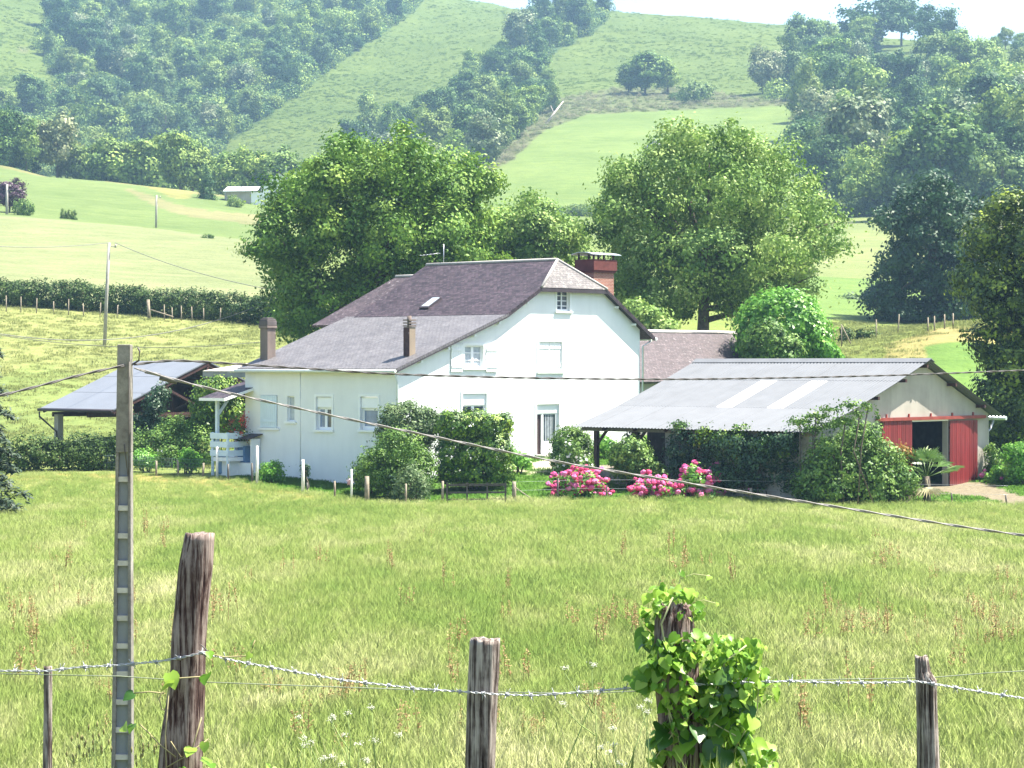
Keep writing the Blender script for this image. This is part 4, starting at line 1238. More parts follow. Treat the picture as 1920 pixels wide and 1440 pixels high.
p = MB(); mbox(p, gm, a0 - 0.3, a1 + 0.6, 0.0, 1.1, z0 - 0.5, z0 - 0.17); mbox(p, gm, a0 - 0.1, a1 + 0.3, 0.0, 0.6, z0 - 0.17, z0 - 0.01); p.build('doorstep', M_CEM, house)
# side wall windows
window(house, sm, *s1, cols=2, rows=1, roller=0.48, surround=True, glass=[M_GLASS, M_BLUEPANE], fw=0.09, set_back=0.15)
window(house, sm, *s2, cols=1, rows=1, roller=0.5, surround=True, glass=M_BLUEPANE, fw=0.11, set_back=0.15)
window(house, sm, *s3, cols=1, rows=1, glass=M_CURTAIN, fw=0.04)
w_ = window(house, sm, *s4, cols=2, rows=1)
M_PALEBLUE = mat_plain('pale_blue_paint', (0.62, 0.72, 0.78), 0.5, 0.35, 0.04)
mid = (s4[0] + s4[1]) / 2
shutter(w_, sm, s4[0] + 0.01, s4[1] - 0.01, s4[2] + 0.01, s4[3] - 0.01, 0.012, M_PALEBLUE)
# roofs
Y0 = -0.32
roof_slab('roof', [(-0.35, Y0, 5.38), (6.8, Y0, 7.90), (6.8, 10.5, 7.90), (-0.35, 10.35, 5.38)], 0.11, M_SLATE_SHEEN, house, (0, 1, 0), (0.94, 0, 0.34))
roof_slab('roof', [(6.66, Y0, 7.862), (9.03, Y0, 9.15), (11.5, 0.91, 10.54), (11.5, 9.7, 10.54), (6.66, 9.85, 7.862)], 0.12, M_SLATE, house, (0, 1, 0), (0.87, 0, 0.49))
roof_slab('roof', [(9.03, Y0, 9.15), (13.72, Y0, 9.15), (11.5, 0.91, 10.54)], 0.1, M_SLATE_SUNLIT, house, (1, 0, 0), (0, 0.66, 0.75))
roof_slab('roof', [(17.3, Y0, 6.91), (17.3, 12.0, 6.91), (11.5, 9.7, 10.54), (11.5, 0.91, 10.54), (13.72, Y0, 9.15)], 0.12, M_SLATE, house, (0, 1, 0), (-0.85, 0, 0.53))
roof_slab('roof', [(6.4, 9.75, 7.5), (11.5, 9.7, 10.0), (11.5, 11.9, 10.0), (6.4, 12.6, 7.5)], 0.12, M_SLATE_BACK, house, (0, 1, 0), (0.87, 0, 0.45))
mb = MB()
mb.tube([(11.5, 0.91, 10.55), (11.5, 9.7, 10.55)], 0.085, 6)
mb.tube([(9.03, Y0, 9.16), (11.5, 0.91, 10.55)], 0.07, 6); mb.tube([(13.72, Y0, 9.16), (11.5, 0.91, 10.55)], 0.07, 6)
mb.tube([(11.5, 9.72, 10.02), (11.5, 11.9, 10.02)], 0.08, 6)
mb.build('ridge', m_render('pale_ridge_mortar', (0.42, 0.40, 0.38), 0.3), house)
mb = MB()                                                       # dark verge boards under the slates
VY = Y0 + 0.03
for p, q in (((-0.35, VY, 5.29), (6.75, VY, 7.80)), ((6.75, VY, 7.80), (9.03, VY, 9.05)), ((9.03, VY, 9.03), (13.72, VY, 9.03)), ((13.72, VY, 9.05), (17.3, VY, 6.80))):
    mb.bar(p, q, 0.05, 0.17)
mb.build('verge_board', M_VERGE, house)
for x in (1.3, 3.0, 4.7, 6.3, 8.2, 14.6, 15.9):
    mb = MB()
    zz = float(np.interp(x, [p[0] for p in PROF], [p[1] for p in PROF])) - 0.33
    mb.box(x - 0.05, x + 0.05, Y0 + 0.08, 0.0, zz, zz + 0.10)
    mb.build('purlin_end', M_WHITEPAINT, house)
mb = MB(); mb.tube([(-0.42, Y0, 5.27), (-0.42, 10.4, 5.27)], 0.075, 8); mb.tube([(-0.3, -0.15, 5.2), (-0.06, -0.06, 4.8), (-0.06, -0.06, 0.6)], 0.045, 8)
mb.build('gutter', M_GUTTER, house)
mb = MB(); mb.tube([(17.38, Y0 - 0.02, 6.82), (17.38, 12, 6.82)], 0.08, 8); mb.tube([(17.3, -0.1, 6.75), (16.6, -0.1, 6.45), (16.6, -0.1, 0.8)], 0.045, 8)
mb.build('gutter', M_GUTTER, house)
# skylight
def on_left(x, up=0.0):
    return 7.862 + (x - 6.66) * 0.5533 + up
mb = MB(); xa, xb, ya, yb = 7.25, 8.15, 5.35, 5.95
mb.prism([(xa, ya, on_left(xa, .10)), (xb, ya, on_left(xb, .10)), (xb, yb, on_left(xb, .10)), (xa, yb, on_left(xa, .10))], (0.05, 0, -0.13))
sk = mb.build('skylight', M_VERGE, house)
mb = MB(); xa += .1; xb -= .05; ya += .06; yb -= .06
mb.prism([(xa, ya, on_left(xa, .115)), (xb, ya, on_left(xb, .115)), (xb, yb, on_left(xb, .115)), (xa, yb, on_left(xa, .115))], (0.0, 0, -0.02))
mb.build('pane', mat_plain('sky_glass', (0.35, 0.40, 0.43), 0.15, 0.8, 0.1), sk)
# chimneys: square rendered one, thin one, big brick one
def lean(x): return 5.38 + (x + 0.35) * 0.3525
mb = MB(); cx, cy = 1.05, 9.75
mb.box(cx - 0.26, cx + 0.26, cy - 0.26, cy + 0.26, lean(cx) - 0.5, 7.25)
ch = mb.build('chimney', M_CHIM, house, 0.02)
mb = MB(); mb.box(cx - 0.31, cx + 0.31, cy - 0.31, cy + 0.31, 7.25, 7.37); mb.build('collar', M_CHIM, ch, 0.02)
mb = MB()
for i, (r, z0_, z1_) in enumerate(((0.30, 7.37, 7.62), (0.27, 7.62, 7.70), (0.20, 7.70, 7.76))): mb.box(cx - r, cx + r, cy - r, cy + r, z0_, z1_)
mb.build('cap', M_CHIMCAP, ch, 0.03)
_u = 1.35; _v = 0.62
mb = MB(); mb.box(_u - 0.17, _u + 0.21, _v - 0.17, _v + 0.17, lean(_u) - 0.4, 7.22)
ch = mb.build('chimney', m_render('beige_chimney', (0.36, 0.29, 0.22), 0.3), house)
mb = MB(); mb.box(_u - 0.19, _u - 0.173, _v - 0.19, _v + 0.18, lean(_u) - 0.05, 7.2); mb.build('flue_board', M_DARKWOOD, ch)
mb = MB()
for k in range(3): mb.box(_u - 0.20, _u + 0.24, _v - 0.2, _v + 0.2, 7.24 + k * 0.13, 7.30 + k * 0.13)
mb.tube([(_u, _v, 7.2), (_u, _v, 7.72)], 0.1, 8); mb.tube([(_u - 0.35, _v - 0.3, 6.95), (_u + 0.1, _v + 0.1, 6.98)], 0.02, 5)
mb.build('cowl', M_CHIM, ch)
# the brick chimney rises behind the right roof slope
bx, by = 15.0, 1.5
mb = MB(); mb.box(bx - 0.78, bx + 0.72, by - 0.5, by + 0.5, 7.5, 10.02)
ch = mb.build('chimney', M_BRICK, house)
mb = MB(); mb.box(bx - 0.85, bx + 0.79, by - 0.57, by + 0.57, 10.022, 10.12); mb.box(bx - 0.90, bx + 0.84, by - 0.62, by + 0.62, 10.12, 10.66); mb.build('crown', M_BRICKRED, ch, 0.015)
mb = MB()
for x in (-0.75, 0.0, 0.7):
    for y in (-0.48, 0.48): mb.box(bx + x - 0.04, bx + x + 0.04, by + y - 0.04, by + y + 0.04, 10.66, 10.93)
mb.build('cap_post', M_DARKWOOD, ch)
mb = MB(); seg = 8
for i in range(seg):
    a0_ = -0.95 + 1.9 * i / seg; a1_ = -0.95 + 1.9 * (i + 1) / seg
    zf = lambda a: 10.90 + 0.12 * (1 - (a / 0.95) ** 2)
    mb.prism([(bx - 1.1, by + a0_ * .75, zf(a0_)), (bx + 1.05, by + a0_ * .75, zf(a0_)), (bx + 1.05, by + a1_ * .75, zf(a1_)), (bx - 1.1, by + a1_ * .75, zf(a1_))], (0, 0, -0.02))
mb.build('cap_sheet', M_ZINC, ch)
# antenna
mb = MB(); ax, ay = 11.6, 8.6
mb.tube([(ax, ay, 10.4), (ax, ay, 11.55)], 0.02, 6)
mb.tube([(ax - 0.15, ay + 0.2, 11.1), (ax - 0.55, ay + 1.0, 11.0)], 0.015, 5)
for k in range(6):
    t_ = k / 5; c = Vector((ax - 0.15 - 0.4 * t_, ay + 0.2 + 0.8 * t_, 11.1 - 0.1 * t_))
    mb.tube([c + Vector((-0.22, -0.1, 0)), c + Vector((0.22, 0.1, 0))], 0.01, 4)
mb.build('antenna', M_STEEL, house)

# porch with balcony at the far end of the side wall
porch = MB()
pv0, pv1, po = SL - 0.55, SL + 0.8, -1.35
gb = gz(HF.X + RX * 10.5, HF.Y + RY * 10.5)
zf, _ = 0, 0
_, zdeck = HF.side(430, 855); _, zrail = HF.side(430, 800)
mb = MB(); mb.box(po - 0.0, -0.01, SL - 0.4, pv1, zdeck - 0.18, zdeck); bal = mb.build('balcony', M_WHITEPAINT, house)
mb = MB(); mb.box(po + 0.25, -0.02, SL - 0.2, pv1 - 0.05, gb - 0.6, zdeck - 0.19); mb.build('wall', M_WHITE, house)
for k in range(3):
    z = zdeck + 0.06 + k * 0.40
    mb = MB(); mb.box(po - 0.06, po - 0.02, SL - 0.4, pv1 + 0.05, z, z + 0.27); mb.build('rail_board', M_PALEBLUE, bal)
    mb = MB(); mb.box(po - 0.02, -0.02, SL - 0.40, SL - 0.36, z, z + 0.27); mb.build('rail_board', M_PALEBLUE, bal)
for (x, y) in ((po + 0.02, SL - 0.32), (po + 0.02, pv1 - 0.05)):
    mb = MB(); mb.box(x - 0.05, x + 0.05, y - 0.05, y + 0.05, gb - 0.4, zdeck + 1.15); mb.build('rail_post', M_PALEBLUE, bal)
_, zr0 = HF.side(430, 745)
for y in (pv1 - 0.2,):
    mb = MB(); mb.box(po + 0.1, po + 0.24, y - 0.07, y + 0.07, zdeck, zr0 + 0.05); mb.bar((po + 0.17, y, zr0 - 0.85), (po + 0.17 + 0.75, y, zr0 + 0.02), 0.1); mb.build('porch_post', M_PALEBLUE, house)
roof_slab('porch_roof', [(po - 0.35, SL - 0.55, zr0), (1.0, SL - 0.55, zr0 + 0.75), (1.0, pv1 + 0.4, zr0 + 0.75), (po - 0.35, pv1 + 0.4, zr0)], 0.1, M_SLATE, house, (0, 1, 0), (0.87, 0, 0.49))
mb = MB(); mb.box(po - 0.42, po - 0.36, SL - 0.6, pv1 + 0.42, zr0 - 0.14, zr0 - 0.01); mb.bar((po - 0.40, SL - 0.58, zr0 - 0.08), (0.98, SL - 0.58, zr0 + 0.66), 0.04, 0.12); mb.build('fascia', M_WHITEPAINT, house)
M_REDFLOWER = mat_leaf('red_flower', (0.35, 0.03, 0.03), (0.55, 0.06, 0.05), (0.65, 0.2, 0.12), 0.2)
def flower_mass(name, lobes, nleaf, nflow, L, matl, matf, seed, parent=None, bsize=0.05, nstem=8):
    rg = np.random.default_rng(seed)
    me = foliage_mesh('foliage', lobes, nleaf, L, rg, matl, clump=0.2)
    o = link(bpy.data.objects.new('foliage', me), parent)
    P, N, v = crown_points(lobes, nflow, rg, clump=0.2, fill=0.0, shell=(0.95, 1.1))
    V, vv = leaf_quads(P, N, bsize, rg, v, 0.9)
    me = np_mesh('blossom', V, np.arange(4 * len(P)), np.full(len(P), 4), matf, attrs={'var': vv})
    o2 = link(bpy.data.objects.new('blossom', me), parent); tag(o2, kind='stuff')
    return o
hp = Matrix.Translation((HF.X, HF.Y, 0)) @ Matrix.Rotation(AZ, 4, 'Z')
fl = empty('flower_basket', hp @ Vector((po + 0.75, SL - 0.15, zdeck + 0.85))); tag(fl, 'basket of red flowers hanging under the porch roof of the farmhouse', 'flowers')
flower_mass('x', [(0, 0, 0.55, 0.34, 0.3, 0.45), (0.15, 0.1, 0.2, 0.4, 0.3, 0.4), (0.1, 0, 0.95, 0.25, 0.25, 0.2)], 900, 420, 0.09, M_SHRUB, M_REDFLOWER, 3, fl, 0.08)
mb = MB(); mb.tube([(0, 0, 0.1), (0, 0, 0.35)], [0.1, 0.17], 8); mb.build('pot', M_WHITEPAINT, fl)
# meter cabinet and gas bottle by the wall
cb = empty('wall_cabinet', hp @ Vector((-0.32, HF.side(472, 800)[0], 0)), AZ); tag(cb, 'small cupboard with a dark lean-to top standing against the farmhouse side wall', 'cabinet')
_, zc0 = HF.side(472, 892); _, zc1 = HF.side(472, 822)
mb = MB(); mb.box(-0.28, 0.28, -0.65, 0.55, zc0 - 0.2, zc0 + 0.62); mb.box(-0.28, 0.28, 0.50, 0.55, zc0 + 0.62, zc1); mb.box(-0.28, 0.28, -0.65, -0.60, zc0 + 0.62, zc1); mb.box(0.2, 0.28, -0.6, 0.5, zc0 + 0.62, zc1); mb.build('body', M_WHITEPAINT, cb)
mb = MB(); mb.prism([(-0.5, -0.8, zc1 - 0.02), (-0.5, 0.7, zc1 - 0.02), (0.3, 0.7, zc1 + 0.2), (0.3, -0.8, zc1 + 0.2)], (0, 0, 0.03)); mb.build('top', M_VERGE, cb)
mb = MB(); mb.box(-0.15, 0.19, -0.05, 0.45, zc0 + 0.63, zc1 - 0.35); mb.build('blue_crate', mat_plain('blue_plastic', (0.10, 0.20, 0.36), 0.4, 0.4, 0.2), cb)
gp = hp @ Vector((-0.9, HF.side(446, 800)[0], 0)); gp.z = gz(gp.x, gp.y)
gb_ = empty('gas_bottle', gp); tag(gb_, 'blue gas bottle standing beside the wall cupboard under the balcony', 'gas bottle')
mb = MB(); mb.tube([(0, 0, 0.02), (0, 0, 0.1), (0, 0, 0.75), (0, 0, 0.88), (0, 0, 0.95)], [0.22, 0.26, 0.26, 0.2, 0.08], 14); mb.build('body', mat_plain('blue_steel', (0.16, 0.27, 0.42), 0.4, 0.5, 0.1), gb_)
mb = MB(); mb.tube([(0, 0, 0.95), (0, 0, 1.08)], 0.05, 8); mb.tube([(-0.12, 0, 1.02), (0.12, 0, 1.02)], 0.025, 6); mb.build('valve', M_VERGE, gb_)

# ---------------------------------------------------------------- slate roofed outbuilding behind
OF = Frame(6.8, 125.2)
ob = empty('outbuilding', (OF.X, OF.Y, 0), AZ); tag(ob, 'long low outbuilding with mossy slate roof between farmhouse and round laurel bush', 'outbuilding')
zr = 7.27; ev = 4.3
xe = OF.gable(1401, 625)[0]
roof_slab('roof', [(-6, 0, zr), (xe, 0, zr), (xe + 0.25, -ev, zr - 2.55), (-6, -ev, zr - 2.55)], 0.12, M_SLATE_BACK, ob, (1, 0, 0), (0, 0.86, 0.5))
roof_slab('roof', [(-6, 0.02, zr - 0.01), (xe, 0.02, zr - 0.01), (xe + 0.25, ev, zr - 2.55), (-6, ev, zr - 2.55)], 0.12, M_SLATE_BACK, ob, (1, 0, 0), (0, -0.86, 0.5))
mb = MB(); mb.tube([(-6, 0, zr + 0.02), (xe, 0, zr + 0.02)], 0.12, 6); mb.build('ridge', m_render('lichen_ridge', (0.55, 0.52, 0.48), 0.3), ob)
mb = MB(); mb.box(-6, xe - 0.1, -ev + 0.4, ev - 0.4, -1, zr - 2.62); mb.poly([(xe - 0.1, -ev + 0.4, zr - 2.6), (xe - 0.1, ev - 0.4, zr - 2.6), (xe - 0.1, 0, zr - 0.2)]); mb.build('wall', M_CEM, ob)

# ---------------------------------------------------------------- the barn
BF = Frame(11.93, 95.0)
barn = empty('barn', (BF.X, BF.Y, 0), AZ); tag(barn, 'grey barn with corrugated roof and red sliding doors', 'barn')
M_SHEET = mat_plain('fibre_cement_sheet', (0.14, 0.147, 0.161), 0.8, 0.12, 0.08, 1.2)
M_SHEETLOW = mat_plain('pale_fibre_cement_sheet', (0.147, 0.154, 0.168), 0.8, 0.12, 0.07, 1.2)
M_TRANSL = mat_plain('translucent_sheet', (0.40, 0.40, 0.39), 0.5, 0.4, 0.03)
TZR = [(-0.12, 2.88), (3.0, 3.78), (6.2, 4.9), (8.37, 5.72)]
RZR = [(8.37, 5.72), (11.3, 4.49), (14.2, 3.30)]
BL = 12.6
def sheet(xa, za, xb, zb, y0, y1, mat, lift):
    per = 0.178; n = max(2, int(round((y1 - y0) / per))) * 6
    ys = np.linspace(y0, y1, n + 1); zz = 0.017 * np.cos(2 * np.pi * ys / per) + lift
    nx, nz = -(zb - za), (xb - xa); q = math.hypot(nx, nz); nx /= q; nz /= q
    V = []; Fq = []
    for (x, z) in ((xa, za), (xb, zb)):
        for y, h in zip(ys, zz): V.append((x + nx * h, y, z + nz * h))
    m = n + 1
    for i in range(n): Fq += [i, i + 1, m + i + 1, m + i]
    # underside
    b = len(V)
    for (x, z) in ((xa, za), (xb, zb)):
        for y, h in zip(ys, zz): V.append((x + nx * (h - 0.012), y, z + nz * (h - 0.012)))
    for i in range(n): Fq += [b + i, b + m + i, b + m + i + 1, b + i + 1]
    for i in range(n): Fq += [i, b + i, b + i + 1, i + 1]
    me = np_mesh('roof_sheet', np.array(V), Fq, np.full(3 * n, 4), mat, smooth=False)
    return link(bpy.data.objects.new('roof_sheet', me), barn)
def y_of(px, py, x):      # distance along the ridge of a picture position on the plane x = const
    return BF.side(px, py, x)[0]
ta = y_of(1372, 762, 3.0); tb = y_of(1469, 762, 3.0)
w1 = 0.178 * 5
for r in range(3):
    (xa, za), (xb, zb) = TZR[r], TZR[r + 1]
    y = 0.0; k = 0
    while y < BL - 0.05:
        y1 = min(y + w1, BL)
        m = M_SHEETLOW if r == 0 else M_SHEET
        if r == 1 and any(y <= t < y1 for t in (ta, tb)): m = M_TRANSL
        xo = xa - (0.12 if r else 0.0); zo = za - (0.12 * (zb - za) / (xb - xa) if r else 0.0)
        sheet(xo, zo, xb, zb, y, y1, m, 0.012 * r + 0.003 * (k % 2))
        y = y1; k += 1
for r in range(2):
    (xa, za), (xb, zb) = RZR[r], RZR[r + 1]
    y = 0.0; k = 0
    while y < BL - 0.05:
        y1 = min(y + w1 * 2, BL)
        sheet(xa, za, xb + 0.1 * (r == 0), zb - 0.04 * (r == 0), y, y1, M_SHEET, -0.012 * r + 0.003 * (k % 2)); y = y1; k += 1
mb = MB(); mb.prism([(8.05, -0.03, 5.66), (8.37, -0.03, 5.83), (8.69, -0.03, 5.65), (8.37, -0.03, 5.78)], (0, BL + 0.06, 0)); mb.build('ridge', M_SHEET, barn)
GW = 0.48                                        # the gable wall stands back under the overhang
def bop(x0, y0, x1, y1):
    u0, _ = BF.gable(x0, y0, GW); u1, _ = BF.gable(x1, y0, GW); um, zt = BF.gable((x0 + x1) / 2, y0, GW); um, zl = BF.gable((x0 + x1) / 2, y1, GW)
    return [u0, u1, zl, zt]
bg_ = lambda a, d, z: (a, GW - d, z)
BP = TZR + RZR[1:]
def btop(x): return float(np.interp(x, [p[0] for p in BP], [p[1] for p in BP])) - 0.10
btop.breaks = [3.0, 6.2, 8.37, 11.3]
od = bop(1706, 790, 1776, 912)
od[2] = 0.22
mb = MB(); wall_mesh(mb, bg_, (0.4, 13.7), btop, -1, [od], 0.25); mb.build('wall', M_CEM, barn)
mb = MB()
mb.box(0.4, 0.65, GW + 0.01, 7.9, -1, 2.88); mb.build('wall', M_CONC, barn)
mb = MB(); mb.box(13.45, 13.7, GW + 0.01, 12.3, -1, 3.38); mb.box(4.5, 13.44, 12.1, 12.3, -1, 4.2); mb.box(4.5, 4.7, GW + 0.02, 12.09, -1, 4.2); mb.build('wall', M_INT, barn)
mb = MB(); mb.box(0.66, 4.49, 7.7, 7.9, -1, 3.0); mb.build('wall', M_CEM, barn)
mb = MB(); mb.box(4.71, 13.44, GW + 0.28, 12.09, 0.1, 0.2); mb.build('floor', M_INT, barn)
# posts and beams of the open side
for y in (11.75, 9.6):
    mb = MB(); x = 0.45; g0 = gz(BF.X + GX * x + RX * y, BF.Y + GY * x + RY * y)
    mb.box(x - 0.09, x + 0.09, y - 0.09, y + 0.09, g0 - 0.3, 2.78); mb.bar((x, y, 2.1), (x, y - 0.6, 2.75), 0.1); mb.build('post', M_DARKWOOD, barn)
mb = MB(); y = 11.9; mb.box(3.2, 3.4, y - 0.1, y + 0.1, -0.5, 3.5); mb.build('post', M_GREYWOOD, barn)
mb = MB(); mb.box(0.33, 0.6, 7.95, 12.5, 2.72, 2.92); mb.box(0.30, 0.36, 0.1, 12.5, 2.70, 2.82); mb.build('beam', M_GREYWOOD, barn)
mb = MB()
for y in np.arange(0.9, 12.5, 1.7):
    for (xa, za), (xb, zb) in zip(TZR[:-1], TZR[1:]): mb.bar((max(xa, 0.1), y, za - 0.10), (xb, y, zb - 0.10), 0.08, 0.12)
mb.build('rafter', M_DARKWOOD, barn)
for x in (2.1, 4.6, 6.6, 8.2, 10.4, 12.7):
    mb = MB(); mb.box(x - 0.06, x + 0.06, 0.03, GW - 0.01, btop(x) - 0.14, btop(x) - 0.0); mb.build('purlin_end', M_DARKWOOD, barn)
mb = MB(); mb.tube([(14.28, -0.05, 3.2), (14.28, BL, 3.2)], 0.09, 8); mb.tube([(14.25, GW + 0.1, 3.1), (14.0, GW + 0.1, 2.75), (13.8, GW + 0.1, 2.6), (13.8, GW + 0.1, 0.3)], 0.05, 8); mb.build('gutter', M_ZINC, barn)
# red sliding doors made of planks, on a rail
def m_red(name, col):
    t = NT(name); o = t.obj(); r = t.rnd()
    f = t.noise(t.mapv(o, (6, 6, 0.7)), 1.5, 5, 0.65)
    c = t.mix(1.0, t.mix(r, tuple(c * 0.75 for c in col), tuple(min(1, c * 1.2) for c in col)), t.ramp(f, [(0.3, 0.75), (0.65, 1.15)]), 'MULTIPLY')
    s = t.n('SeparateXYZ'); t.l(o, s.inputs[0])
    g = t.math('MULTIPLY', t.math('SUBTRACT', 0.62, s.outputs[2]), 1.6, clamp=True)
    c = t.mix(t.math('MULTIPLY', g, t.noise(o, 5, 4)), c, (0.36, 0.22, 0.2))
    return t.bsdf(c, 0.6, 0.3)
M_RED = m_red('red_door_paint', (0.17, 0.017, 0.018))
for x0, x1 in ((1650, 1706), (1777, 1829)):
    o_ = bop(x0, 788, x1, 909); zb_ = max(0.18, o_[2])
    e = MB()
    for z in (zb_ + 0.35, (zb_ + o_[3]) / 2, o_[3] - 0.3): mbox(e, bg_, o_[0] + 0.03, o_[1] - 0.03, 0.05, 0.085, z - 0.06, z + 0.06)
    dr = e.build('door', M_RED, barn)
    n = 14 if x0 == 1650 else 13
    for i in range(n):
        q0 = o_[0] + (o_[1] - o_[0]) * i / n; q1 = o_[0] + (o_[1] - o_[0]) * (i + 1) / n
        p = MB(); mbox(p, bg_, q0 + 0.006, q1 - 0.006, 0.086, 0.112 + 0.004 * (i % 2), zb_ + 0.01 * (i % 3), o_[3]); p.build('plank', M_RED, dr)
ra = bop(1640, 781, 1843, 787)
mb = MB(); mbox(mb, bg_, ra[0], ra[1], 0.04, 0.17, ra[2], ra[3])
for k in range(5):
    q = ra[0] + (ra[1] - ra[0]) * (k + 0.5) / 5; mbox(mb, bg_, q - 0.04, q + 0.04, 0.0, 0.05, ra[3], ra[3] + 0.14)
mb.build('door_rail', mat_plain('rusty_red_rail', (0.22, 0.04, 0.03), 0.6, 0.3, 0.25), barn)
mb = MB(); mbox(mb, bg_, od[0] - 0.05, od[1] + 0.05, 0.0, 0.03, od[3], od[3] + 0.12); mb.build('lintel', M_WHITEPAINT, barn)

# ---------------------------------------------------------------- open shed on the left
SF = Frame(-20.3, 122.0)
shed = empty('open_shed', (SF.X, SF.Y, 0), AZ); tag(shed, 'open sided shed with smooth dark grey roof in the left meadow', 'shed')
M_SHEDROOF = mat_plain('grey_steel_roof', (0.135, 0.148, 0.175), 0.6, 0.3, 0.06, 0.8)
AP = (6.2, 5.75); SLn = 6.1
for r in range(3):
    xa = 6.2 * r / 3 - 0.03; xb = 6.2 * (r + 1) / 3; za = 3.3 + 2.45 * xa / 6.2; zb = 3.3 + 2.45 * xb / 6.2
    mb = MB(); mb.prism([(xa, -0.1, za + 0.01 * r), (xb, -0.1, zb + 0.01 * r), (xb, SLn, zb + 0.01 * r), (xa, SLn, za + 0.01 * r)], (0.02, 0, -0.06)); mb.build('roof_panel', M_SHEDROOF, shed)
mb = MB(); mb.prism([(6.2, -0.1, 5.76), (12.4, -0.1, 3.3), (12.4, SLn, 3.3), (6.2, SLn, 5.76)], (-0.02, 0, -0.06)); mb.build('roof_panel', M_SHEDROOF, shed)
mb = MB()
for y in (0.0, 2.9, SLn - 0.2):
    mb.bar((0.0, y, 3.15), (6.2, y, 5.6), 0.12, 0.22); mb.bar((12.4, y, 3.15), (6.2, y, 5.6), 0.12, 0.22)
    mb.bar((0.6, y, 2.95), (11.8, y, 2.95), 0.12, 0.25); mb.bar((6.2, y, 2.95), (6.2, y, 5.5), 0.14); mb.bar((6.2, y, 3.1), (3.4, y, 4.35), 0.12); mb.bar((6.2, y, 3.1), (9.0, y, 4.35), 0.12)
for x in (0.3, 2.2, 4.2, 6.2, 8.2, 10.2, 12.1): 
    z = 5.5 - abs(x - 6.2) * 0.395; mb.box(x - 0.06, x + 0.06, -0.08, SLn, z - 0.02, z + 0.1)
mb.build('truss', M_DARKWOOD, shed)
for (x, y) in ((0.7, 0.1), (0.7, SLn - 0.6), (6.3, SLn - 0.6), (11.7, 0.1), (11.7, SLn - 0.6)):
    g0 = gz(SF.X + GX * x + RX * y, SF.Y + GY * x + RY * y)
    mb = MB(); mb.box(x - 0.17, x + 0.17, y - 0.17, y + 0.17, g0 - 0.4, 2.95); mb.build('post', M_CEM, shed)
mb = MB(); mb.box(5.9, 11.6, SLn - 0.35, SLn - 0.25, 1.2, 5.0); mb.build('back_boarding', M_DARKWOOD, shed)
mb = MB(); mb.tube([(-0.1, -0.1, 3.2), (-0.1, SLn + 0.1, 3.2)], 0.08, 8)
xp = 0.45; yp = SLn - 0.75
mb.tube([(-0.1, SLn, 3.1), (-0.1, SLn, 2.85), (xp, yp, 2.05), (xp, yp, 0.9)], 0.05, 8); mb.build('gutter', M_VERGE, shed)
# pale canopy behind
CF = W(380, 697, 121)
can = empty('pale_canopy', (CF.x, CF.y, 0), AZ); tag(can, 'small pale sheet canopy between the dark shed and the farmhouse', 'canopy')
zc = CF.z
mb = MB()
mb.prism([(0, 0, zc), (3.2, 0, zc + 0.42), (3.2, -3.6, zc + 0.42), (0, -3.6, zc)], (0, 0, 0.05)); mb.build('roof_sheet', mat_plain('cream_sheet', (0.62, 0.55, 0.47), 0.6, 0.3, 0.1), can)
for x, y in ((0.1, -0.1), (0.1, -3.5), (3.1, -3.5), (3.1, -0.1)):
    mb = MB(); mb.box(x - 0.06, x + 0.06, y - 0.06, y + 0.06, 0.2, zc + 0.05); mb.build('post', M_GREYWOOD, can)
mb = MB(); mb.box(0.0, 0.06, -3.6, 0, zc - 0.28, zc - 0.02); mb.build('edge_board', M_CONC, can)

# ---------------------------------------------------------------- far farmhouse on the hill
fp = onground(462, 400)
fb = fp.z
far = empty('far_farmhouse', (fp.x, fp.y, 0), math.radians(10)); tag(far, 'far white farm building with pale roof half hidden by the big walnut tree', 'house')
mb = MB(); mb.box(-3.4, 0.75, 0, 4, fb - 1.5, fb + 2.0); mb.build('wall', M_CEM, far)
mb = MB(); mb.box(0.76, 2.4, -0.1, 4, fb - 1.5, fb + 1.9); mb.build('wall', M_WHITE, far)
mb = MB(); mb.prism([(-3.9, -0.6, fb + 1.85), (1.7, -0.6, fb + 2.0), (2.7, 4.2, fb + 3.0), (-2.9, 4.2, fb + 2.9)], (0, 0, 0.12)); mb.build('roof', mat_plain('pale_sheet', (0.75, 0.75, 0.74), 0.6, 0.3, 0.05), far)
mb = MB(); mb.poly([(2.42, 0, fb - 1.5), (9, 0, fb - 1.5), (9, 0, fb + 2.2), (5.4, 0, fb + 5.2), (2.42, 0, fb + 2.7)]); mb.build('wall', M_WHITE, far)
mb = MB(); mb.prism([(2.2, -0.4, fb + 2.5), (5.4, -0.4, fb + 5.35), (5.4, 6, fb + 5.35), (2.2, 6, fb + 2.5)], (0, 0, 0.15)); mb.prism([(8.8, -0.4, fb + 2.2), (5.4, -0.4, fb + 5.35), (5.4, 6, fb + 5.35), (8.8, 6, fb + 2.2)], (0, 0, 0.15)); mb.build('roof', M_SLATE_BACK, far)
mb = MB(); mb.box(3.2, 4.4, -0.06, -0.003, fb - 0.6, fb + 1.4); mb.build('door', M_PALEBLUE, far)
gp = W(1227, 283, 585)
mb = MB()
g0 = gz(gp.x, gp.y); 
hut = empty('stone_hut', (gp.x, gp.y, g0), 0.5); tag(hut, 'small grey peaked hut on the hill pasture above the round crowned tree', 'hut')
mb = MB(); mb.box(-1.5, 1.5, -1.5, 1.5, -1, 1.5); mb.build('wall', M_CONC, hut)
